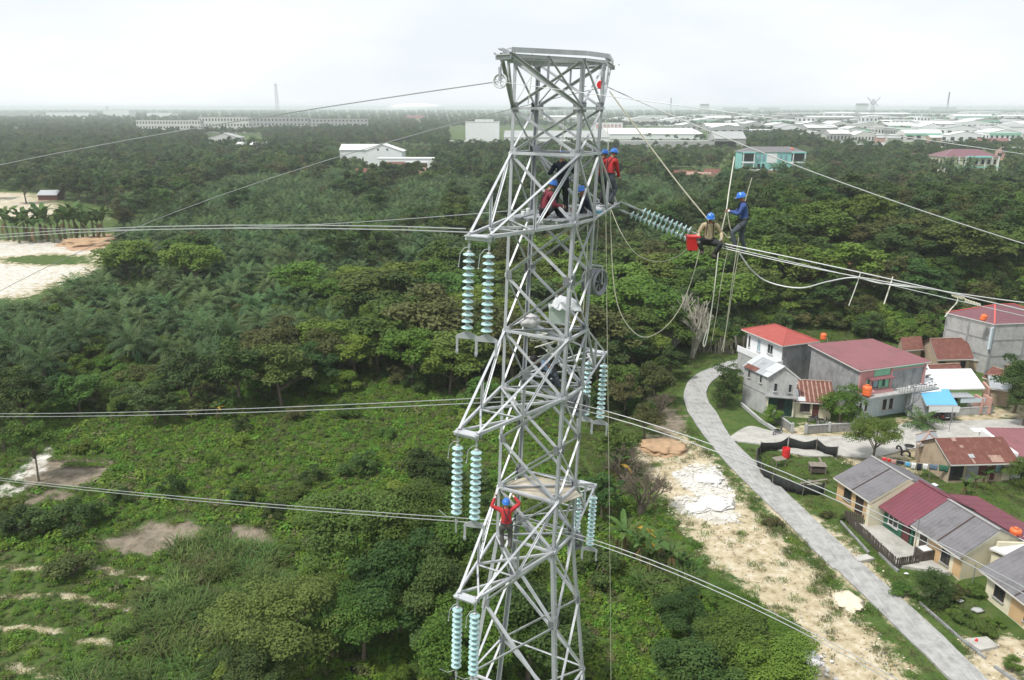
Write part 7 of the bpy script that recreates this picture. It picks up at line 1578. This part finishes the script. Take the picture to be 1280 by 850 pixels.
# low scrub under the wood edges
n = 5200; X = rng.uniform(-150, 150, n); Y = rng.uniform(105, 260, n); PXs, PYs = proj(X, Y, 0); keep = []
for i in range(n):
    if inp(NO[0], PXs[i], PYs[i]) or inp(NO[1], PXs[i], PYs[i]) or inp(NO[2], PXs[i], PYs[i]): continue
    keep.append(i)
scatter('undergrowth', [b_.crown for b_ in BUSH], [(X[i], Y[i], gz(X[i], Y[i]) - .1) for i in keep], rng.uniform(.7, 1.9, len(keep)), 'low scrub filling the gaps under the wood')

# ------------------------------------------------------------------ far town
def farbox(px0, px1, py, hp, depth, wall, roof, name, label, cat='building', rise=0.0, win=0, storeys=2, over=.6, yaw=0.0, ph=None):
    p0, p1 = at(px0, py), at(px1, py); d_ = p0.length; p1 = Vector((p1.x, p0.y + yaw * (p1.x - p0.x), 0)); H_ = hp / F * (p0 - Vector((0, 0, CAMH))).length
    h = House(name, label, cat, rect(p0, p1, depth), H_, wall); h.walls(1 if rise < 0 else (0 if rise else None), abs(rise))
    if rise > 0: h.gable_roof(0, rise, roof, over, over * .5, None, 0)
    elif rise < 0: h.gable_roof(1, -rise, roof, over, over * .5, None, 0)
    else: h.plane_roof([H_] * 4, roof, over, 0, False)
    if win:
        for k in (0, 3, 1):
            a, d, n_, L = h.face(k); b = MB(); c = max(1, int(win * L / h.face(0)[3]))
            for s in range(storeys):
                for i in range(c): b.box(a + d * (L * (i + .5) / c) + n_ * .05 + Zv * (H_ * (s + .5) / storeys), (L / c * .42, .2, H_ / storeys * .45), (d, n_, Zv))
            o = b.build('window', M['pane'], h.root); o['kind'] = 'stuff'
    return h
M['roof_pale'] = mat('pale_far_roof', (.62, .63, .63), .6, 0, .06, .05, dirt=(.45, .44, .42), dirt_amt=.2, dscale=.05)
M['roof_greyf'] = mat('grey_far_roof', (.34, .35, .35), .7, 0, .08, .05)
M['wall_pale'] = mat('pale_far_wall', (.58, .57, .55), .8, 0, .06, .05)
M['wall_green'] = mat('green_far_band', (.22, .50, .36), .8, 0, .06, .05)
g_f = farbox
farbox(172, 252, 168, 15, 14, 'wall_pale', 'roof_greyf', 'shophouse_row', 'long pale shophouse block at the left, many dark windows', win=22, storeys=3)
farbox(250, 312, 166, 17, 14, 'wall_pale', 'roof_greyf', 'shophouse_row', 'middle shophouse block right of the long one', win=16, storeys=3)
farbox(312, 386, 164, 15, 14, 'concrete_l', 'roof_greyf', 'shophouse_row', 'unfinished shophouse block right of the tall mast', win=16, storeys=3)
farbox(386, 460, 162, 12, 14, 'concrete_l', 'roof_greyf', 'shophouse_row', 'lowest grey shophouse block at the right end of the row', win=16, storeys=3)
for i, (a, c, l) in enumerate(((58, 112, 'white warehouse roof far left beside dark trees'), (130, 162, 'white warehouse with tall front at the far left'), (184, 216, 'white warehouse strip right of the tall fronted one'), (0, 55, 'grey low sheds at the left edge of the horizon'))): farbox(a, c, 148, 6 if i != 1 else 9, 60, 'white_wall' if i != 3 else 'concrete_l', 'roof_pale', 'warehouse', l)
h = farbox(425, 478, 200, 12, 22, 'white_wall', 'roof_pale', 'white_hall', 'white roofed hall left of the cross gables above the palms', rise=4)
h = farbox(455, 503, 206, 16, 20, 'white_wall', 'roof_pale', 'white_hall', 'white gabled hall with two small round vents above the palms', rise=-5, over=1.0)
for u in (.38, .62): h.boxpart(0, u, .1, h.h + 1.2, (1.2, .2, 1.2), 'pane', 'vent')
farbox(472, 542, 212, 13, 16, 'white_wall', 'white_roof', 'white_hall', 'low flat white roof wing at the right of the white halls')
farbox(480, 510, 222, 12, 12, 'tan_wall', 'rust', 'small_house', 'maroon roofed house below the white halls', rise=3)
farbox(508, 533, 222, 18, 7, 'rose_wall', 'white_roof', 'brick_tower', 'unfinished brick block with white cap right of the white halls', win=3, storeys=3)
farbox(445, 458, 228, 12, 8, 'tan_wall', 'rust', 'small_house', 'tan hut hidden in trees below the white halls', rise=2)
farbox(508, 530, 152, 5, 30, 'tan_wall', 'pink_roof', 'small_house', 'faint red roof in the far trees left of the white block', rise=5)
h = farbox(582, 624, 176, 22, 24, 'white_wall', 'roof_pale', 'white_block', 'blank white block building left of the tower top'); 
for u in (.42, .7): h.boxpart(0, u, -4, h.h + 1.5, (12, 8, 3.2), 'white_wall', 'parapet')
farbox(556, 920, 184, 7, 22, 'concrete_l', 'roof_greyf', 'long_warehouse', 'very long low grey roofed warehouse crossing behind the tower')
farbox(893, 932, 184, 10, 34, 'concrete_l', 'roof_greyf', 'warehouse', 'pointed grey roof end of the very long warehouse', rise=7)
h = farbox(630, 762, 178, 6, 150, 'white_wall', 'roof_greyf', 'great_warehouse', 'great pale warehouse with red painted marks behind the tower', rise=6)
h = farbox(762, 880, 174, 6, 170, 'white_wall', 'roof_pale', 'great_warehouse', 'great white warehouse right of the tower', rise=6)
# faint red figures painted along its wall
mk = farbox(742, 778, 164, 10, 4, 'white_wall', 'roof_pale', 'sign_wall', 'white sign wall with a row of red painted marks', 'sign')
rr_ = random.Random(12)
for i in range(7):
    a, d, n_, L = mk.face(0); b = MB(); c = a + d * (L * (.1 + .13 * i)) + n_ * .15 + Zv * mk.h * .55; hh = mk.h * .5; b.box(c, (L * .018, .2, hh), (d, n_, Zv)); b.box(c + d * L * .03 + Zv * hh * .3, (L * .05, .21, hh * .2), (d, n_, Zv)); b.box(c + d * L * .045 - Zv * hh * .2, (L * .016, .2, hh * .6), (d, n_, Zv)); b.build('painted_mark', M['tail_red'], mk.root)
b = MB(); c = at(520, 139); R0 = 34 / F * c.length; b.lathe([(R0, 0), (R0, R0 * .12), (R0 * .8, R0 * .2), (R0 * .4, R0 * .25), (0, R0 * .27)], 28, c); tag(b.build('white_dome', M['white_wall'], None, True), 'low white stadium dome on the horizon left of the tower', 'dome')
# teal house
h = farbox(926, 1004, 214, 22, 16, 'teal_wall', 'grey_roof', 'teal_house', 'bright teal two storey house with grey hip roof among the trees', win=0)
for o in [c for c in h.root.children if c.name.startswith('roof')]: bpy.data.objects.remove(o)
h.hip_roof(3.2, 'grey_roof', .6); a, d, n_, L = h.face(0)
for x0, x1 in ((0, .2), (.78, 1)): h.boxpart(0, (x0 + x1) / 2, 1.2, h.h * .98, (L * (x1 - x0), 3.2, .8), 'teal_wall', 'porch_roof'); h.boxpart(0, (x0 + x1) / 2, .08, h.h * .72, (L * (x1 - x0) * .9, .3, h.h * .4), 'painted_dark', 'loggia'); h.boxpart(0, (x0 + x1) / 2, 1.2, h.h * .46, (L * (x1 - x0), 3.2, .8), 'white_wall', 'balcony_wall')  # loggia is a near-black slab with the recess shade painted in
for u in (.01, .18, .80, .99): h.boxpart(0, u, 2.4, h.h * .5, (.5, .5, h.h), 'white_wall', 'column')
h.boxpart(0, .48, .1, h.h * .68, (L * .16, .3, h.h * .5), 'white_wall', 'render_panel')
for u in (.28, .35, .62, .70): h.boxpart(0, u, .12, h.h * .7, (L * .04, .3, h.h * .3), 'pane_light', 'window'); h.boxpart(0, u, .12, h.h * .25, (L * .04, .3, h.h * .28), 'pane', 'window')
tank(h.o + Vector((L * .32, -4, h.h + .6)), 'red water tank on the roof of the teal house', .9, 2.0)
farbox(937, 975, 226, 12, 8, 'rose_wall', 'roof_greyf', 'brick_house', 'unfinished brick house in front of the teal house', win=3, storeys=1)
farbox(922, 952, 240, 8, 9, 'lime_wall', 'rust', 'small_house', 'lime green house with tan roof below the teal house', rise=2.2, win=2, storeys=1)
for i, (a, c, y_) in enumerate(((838, 868, 224), (858, 886, 226), (880, 905, 222), (872, 896, 230))): farbox(a, c, y_, 5, 12, 'tan_wall', 'rust' if i != 1 else 'rust_strip', 'small_house', ['leftmost rust roof of the huddle above the khaki lineman', 'faded striped tin roof in the huddle above the khaki lineman', 'right rust roof of the huddle above the khaki lineman', 'lowest rust roof of the huddle above the khaki lineman'][i], 'house', rise=2.4, yaw=-.25)
# school with plum roof
h = farbox(1176, 1244, 222, 22, 18, 'cream_wall', 'plum_tile', 'school_house', 'two storey cream building with plum hip roof and arcades at the right', win=9, storeys=2)
for o in [c for c in h.root.children if c.name.startswith('roof')]: bpy.data.objects.remove(o)
h.hip_roof(4.2, 'plum_tile', .8); h.boxpart(0, .62, 1.4, h.h * 1.0, (h.face(0)[3] * .42, 3.4, .9), 'teal_wall', 'porch_roof'); h.boxpart(0, .5, 1.0, h.h * .5, (h.face(0)[3], 2, .7), 'wall_green', 'balcony_wall')
for i in range(9): h.boxpart(0, .02 + .12 * i, 1.7, h.h * .5, (.6, .5, h.h), 'white_wall', 'column')
farbox(1138, 1165, 206, 9, 10, 'pink_wall', 'pink_roof', 'small_house', 'brick red walled house left of the cream school', rise=2)
farbox(1026, 1048, 207, 8, 10, 'pink_wall', 'red_tile', 'small_house', 'small red roofed house right of the teal house', rise=2)
farbox(1098, 1138, 268, 5, 9, 'wood_grey', 'wood_grey', 'small_house', 'grey roofed hut sunk in the trees at the right', rise=2.6)
for i, (a, c, l) in enumerate(((1160, 1186, 'pale sheet roof peeping from the trees under the school'), (1168, 1190, 'second pale sheet roof in the trees under the school'))): farbox(a, c, 234 + i * 6, 4, 10, 'wall_pale', 'roof_pale', 'small_house', l, rise=1.5)
farbox(1225, 1262, 188, 8, 16, 'tan_wall', 'pink_roof', 'small_house', 'maroon roofed house on the skyline side of the school', rise=4)
farbox(1255, 1300, 200, 9, 14, 'rose_wall', 'roof_greyf', 'small_house', 'brick house with grey green roof at the right edge', rise=3, win=3, storeys=1)
# industrial rows at right
kinds = ['wide white warehouse', 'grey roofed warehouse', 'pale twin gabled warehouse', 'white warehouse with green band', 'long pale shed']
nloc = ['left of', 'beyond', 'before', 'right of']; rr_ = random.Random(31); used_l = set(); k_ = 0
for row, (y_, hp, x0, x1, w0, w1) in enumerate(((178, 9, 1010, 1300, 26, 60), (171, 9, 890, 1300, 24, 56), (164, 7, 850, 1300, 24, 50), (158, 6, 780, 1300, 30, 60), (152, 5, 680, 1300, 36, 70), (147, 4, 860, 1300, 40, 80))):
    x_ = x0; j = 0
    while x_ < x1:
        w_ = rr_.uniform(w0, w1); kd = rr_.randrange(5); rs = rr_.choice([4, 5, -4, -5, 0])
        h = farbox(x_, x_ + w_ * .86, y_ + rr_.uniform(-1, 1), hp * rr_.uniform(.8, 1.2), rr_.uniform(18, 36) * (1 + row * .4), rr_.choice(['white_wall', 'wall_pale', 'white_wall', 'concrete_l']), rr_.choice(['roof_pale', 'roof_pale', 'roof_greyf']), 'warehouse', f'{kinds[kd]} in the {["nearest", "second", "third", "fourth", "fifth", "farthest"][row]} industrial row, {["first", "second", "third", "fourth", "fifth", "sixth", "seventh", "eighth", "ninth", "tenth", "eleventh", "twelfth", "thirteenth", "fourteenth", "fifteenth", "sixteenth", "seventeenth", "eighteenth", "nineteenth", "twentieth"][j]} from its left end', 'warehouse', rise=rs, win=rr_.choice([0, 4, 6]), storeys=1)
        if kd == 3: h.boxpart(0, .5, .3, h.h * .85, (h.face(0)[3], .5, h.h * .22), 'wall_green', 'green_band')
        h.root['group'] = 'warehouses of the industrial estate'; x_ += w_; j += 1
for i, (a, c, y_, hp, l) in enumerate(((996, 1018, 160, 12, 'white two storey block on the estate skyline, left one'), (1075, 1096, 160, 12, 'white two storey block on the estate skyline under the pylon'), (1145, 1162, 158, 10, 'white two storey block on the estate skyline, right one'), (1118, 1140, 160, 8, 'low white shop block between the skyline blocks'), (1044, 1072, 176, 12, 'white and green factory front before the estate'))): farbox(a, c, y_, hp, 14, 'white_wall', 'roof_greyf', 'white_block', l, win=4, storeys=2)
for i, (px, hp, w_) in enumerate(((876, 9, 10), (1072, 9, 12), (905, 5, 30), (950, 5, 24), (1165, 5, 30))): farbox(px, px + w_, 140, hp, 60, 'roof_greyf', 'roof_greyf', 'far_tower_block', ['pale tower block on the horizon left of the estate', 'pale tower block on the horizon beside the pylon', 'long low block on the horizon right of the tower block', 'hazy low block on the horizon above the estate', 'hazy hill of roofs on the right horizon'][i])
for i in range(16):
    px = 1046 + (i % 8) * 16 + rr_.uniform(-5, 5); farbox(px, px + rr_.uniform(14, 24), 176 + (i // 8) * 12 + rr_.uniform(-3, 3), 5, 12, rr_.choice(['tan_wall', 'rose_wall', 'wall_pale']), rr_.choice(['rust', 'roof_greyf', 'roof_greyf', 'roof_pale']), 'small_house', ['small', 'squat', 'narrow', 'long'][i % 4] + ' low house in the ' + ('upper' if i < 8 else 'lower') + ' row of the hamlet under the pylon, ' + ['left half', 'right half'][(i % 8) // 4], 'house', rise=2.2).root['group'] = 'crowded houses under the far pylon'
farbox(262, 300, 190, 16, 18, 'wall_pale', 'roof_greyf', 'villa', 'pale grey villa with peaked roof above the palms at the left', rise=-4, win=4, storeys=2); farbox(296, 332, 194, 12, 14, 'white_wall', 'roof_pale', 'villa', 'white walled lower wing right of the pale grey villa', rise=2, win=4, storeys=1)
PT, ST = [], []
for i in range(520):
    a, b_ = rr_.uniform(700, 1400), 145 + 42 * rr_.random() ** 1.5; p = at(a, b_); q_ = mnoise.noise(Vector((p.x * .012, p.y * .006, 5)))
    if q_ > -.12: PT.append((p.x, p.y, -1.0)); ST.append(rr_.uniform(.5, 1.1))
scatter('estate_trees', [t.crown for t in FARB], PT, ST, 'trees standing among the far warehouses', .05)
# masts and far pylon
def mast(px, py, hp, label, w=1.6, m='steel_dark'):
    p = at(px, py); d_ = (p - Vector((0, 0, CAMH))).length; H_ = hp / F * d_; w = w * d_ / 1400; r = empty('lattice_mast', p); tag(r, label, 'mast')
    for x_, y_ in ((-1, -1), (1, -1), (1, 1), (-1, 1)): b = MB(); b.bar((x_ * w, y_ * w, 0), (x_ * w * .5, y_ * w * .5, H_), .22 * d_ / 1400); b.build('leg', M[m], r)
    b = MB(); n_ = 14
    for i in range(n_):
        z0, z1 = H_ * i / n_, H_ * (i + 1) / n_; k0, k1 = 1 - .5 * i / n_, 1 - .5 * (i + 1) / n_
        for y_ in (-1, 1): b.bar((-w * k0, y_ * w * k0, z0), (w * k1, y_ * w * k1, z1), .12 * d_ / 1400); b.bar((w * k0, y_ * w * k0, z0), (-w * k1, y_ * w * k1, z1), .12 * d_ / 1400)
    o = b.build('brace', M[m], r); o['kind'] = 'stuff'; return r, H_, d_
mast(348, 150, 40, 'tall red and grey lattice mast on the left horizon', 2.6)
r, H_, d_ = mast(1087, 166, 36, 'distant pylon with a forked top over the estate', 3.4)
for s in (-1, 1): b = MB(); b.bar((0, 0, H_ * .82), (s * 7 / F * d_, 0, H_ * 1.05), .7); b.bar((0, 0, H_ * .95), (s * 6 / F * d_, 0, H_ * .78), .6); b.build('crossarm', M['steel_dark'], r)
for px, hp, l in ((1183, 22, 'faint thin mast on the far right horizon'), (838, 18, 'faint thin mast on the horizon right of the tower'), (135, 8, 'faint short mast on the far left horizon')): mast(px, 142, hp, l, 1.0)
# quarry shack
h = farbox(48, 72, 250, 6, 7, 'rust', 'zinc', 'quarry_shack', 'small rusty shack with pale roof by the quarry', 'hut', rise=1.6)
# trees round the shack
for i, (px, py, h_) in enumerate(((33, 254, 10), (82, 250, 11), (100, 252, 12), (120, 254, 12), (140, 258, 11), (-8, 248, 10))): hero(MID[1], px, py, h_ * 1.25, ['lone dark tree left of the quarry shack', 'dark tree right of the quarry shack', 'second dark tree right of the quarry shack', 'third dark tree right of the quarry shack', 'dark tree at the end of the quarry strip', 'dark tree at the left edge by the quarry'][i], 1.2, 'trees by the quarry')
COCO[0].put(pl(166, 290), 15, 'big feathery coconut palm at the right end of the quarry', None, None, 1.3)
# ------------------------------------------------------------------ haze
b = MB(); b.box((0, 4500, 24.5), (22000, 11600, 51)); hz = b.build('haze', [])
hm = bpy.data.materials.new('haze_air'); hm.use_nodes = True; t = hm.node_tree; t.nodes.clear(); o_ = t.nodes.new('ShaderNodeOutputMaterial'); v_ = t.nodes.new('ShaderNodeVolumePrincipled')
v_.inputs['Color'].default_value = (.90, .96, 1.0, 1); v_.inputs['Density'].default_value = .00018; v_.inputs['Anisotropy'].default_value = .2
t.links.new(v_.outputs[0], o_.inputs['Volume']); hz.data.materials.append(hm); tag(hz, 'pale haze over the plain', None, None, 'stuff')
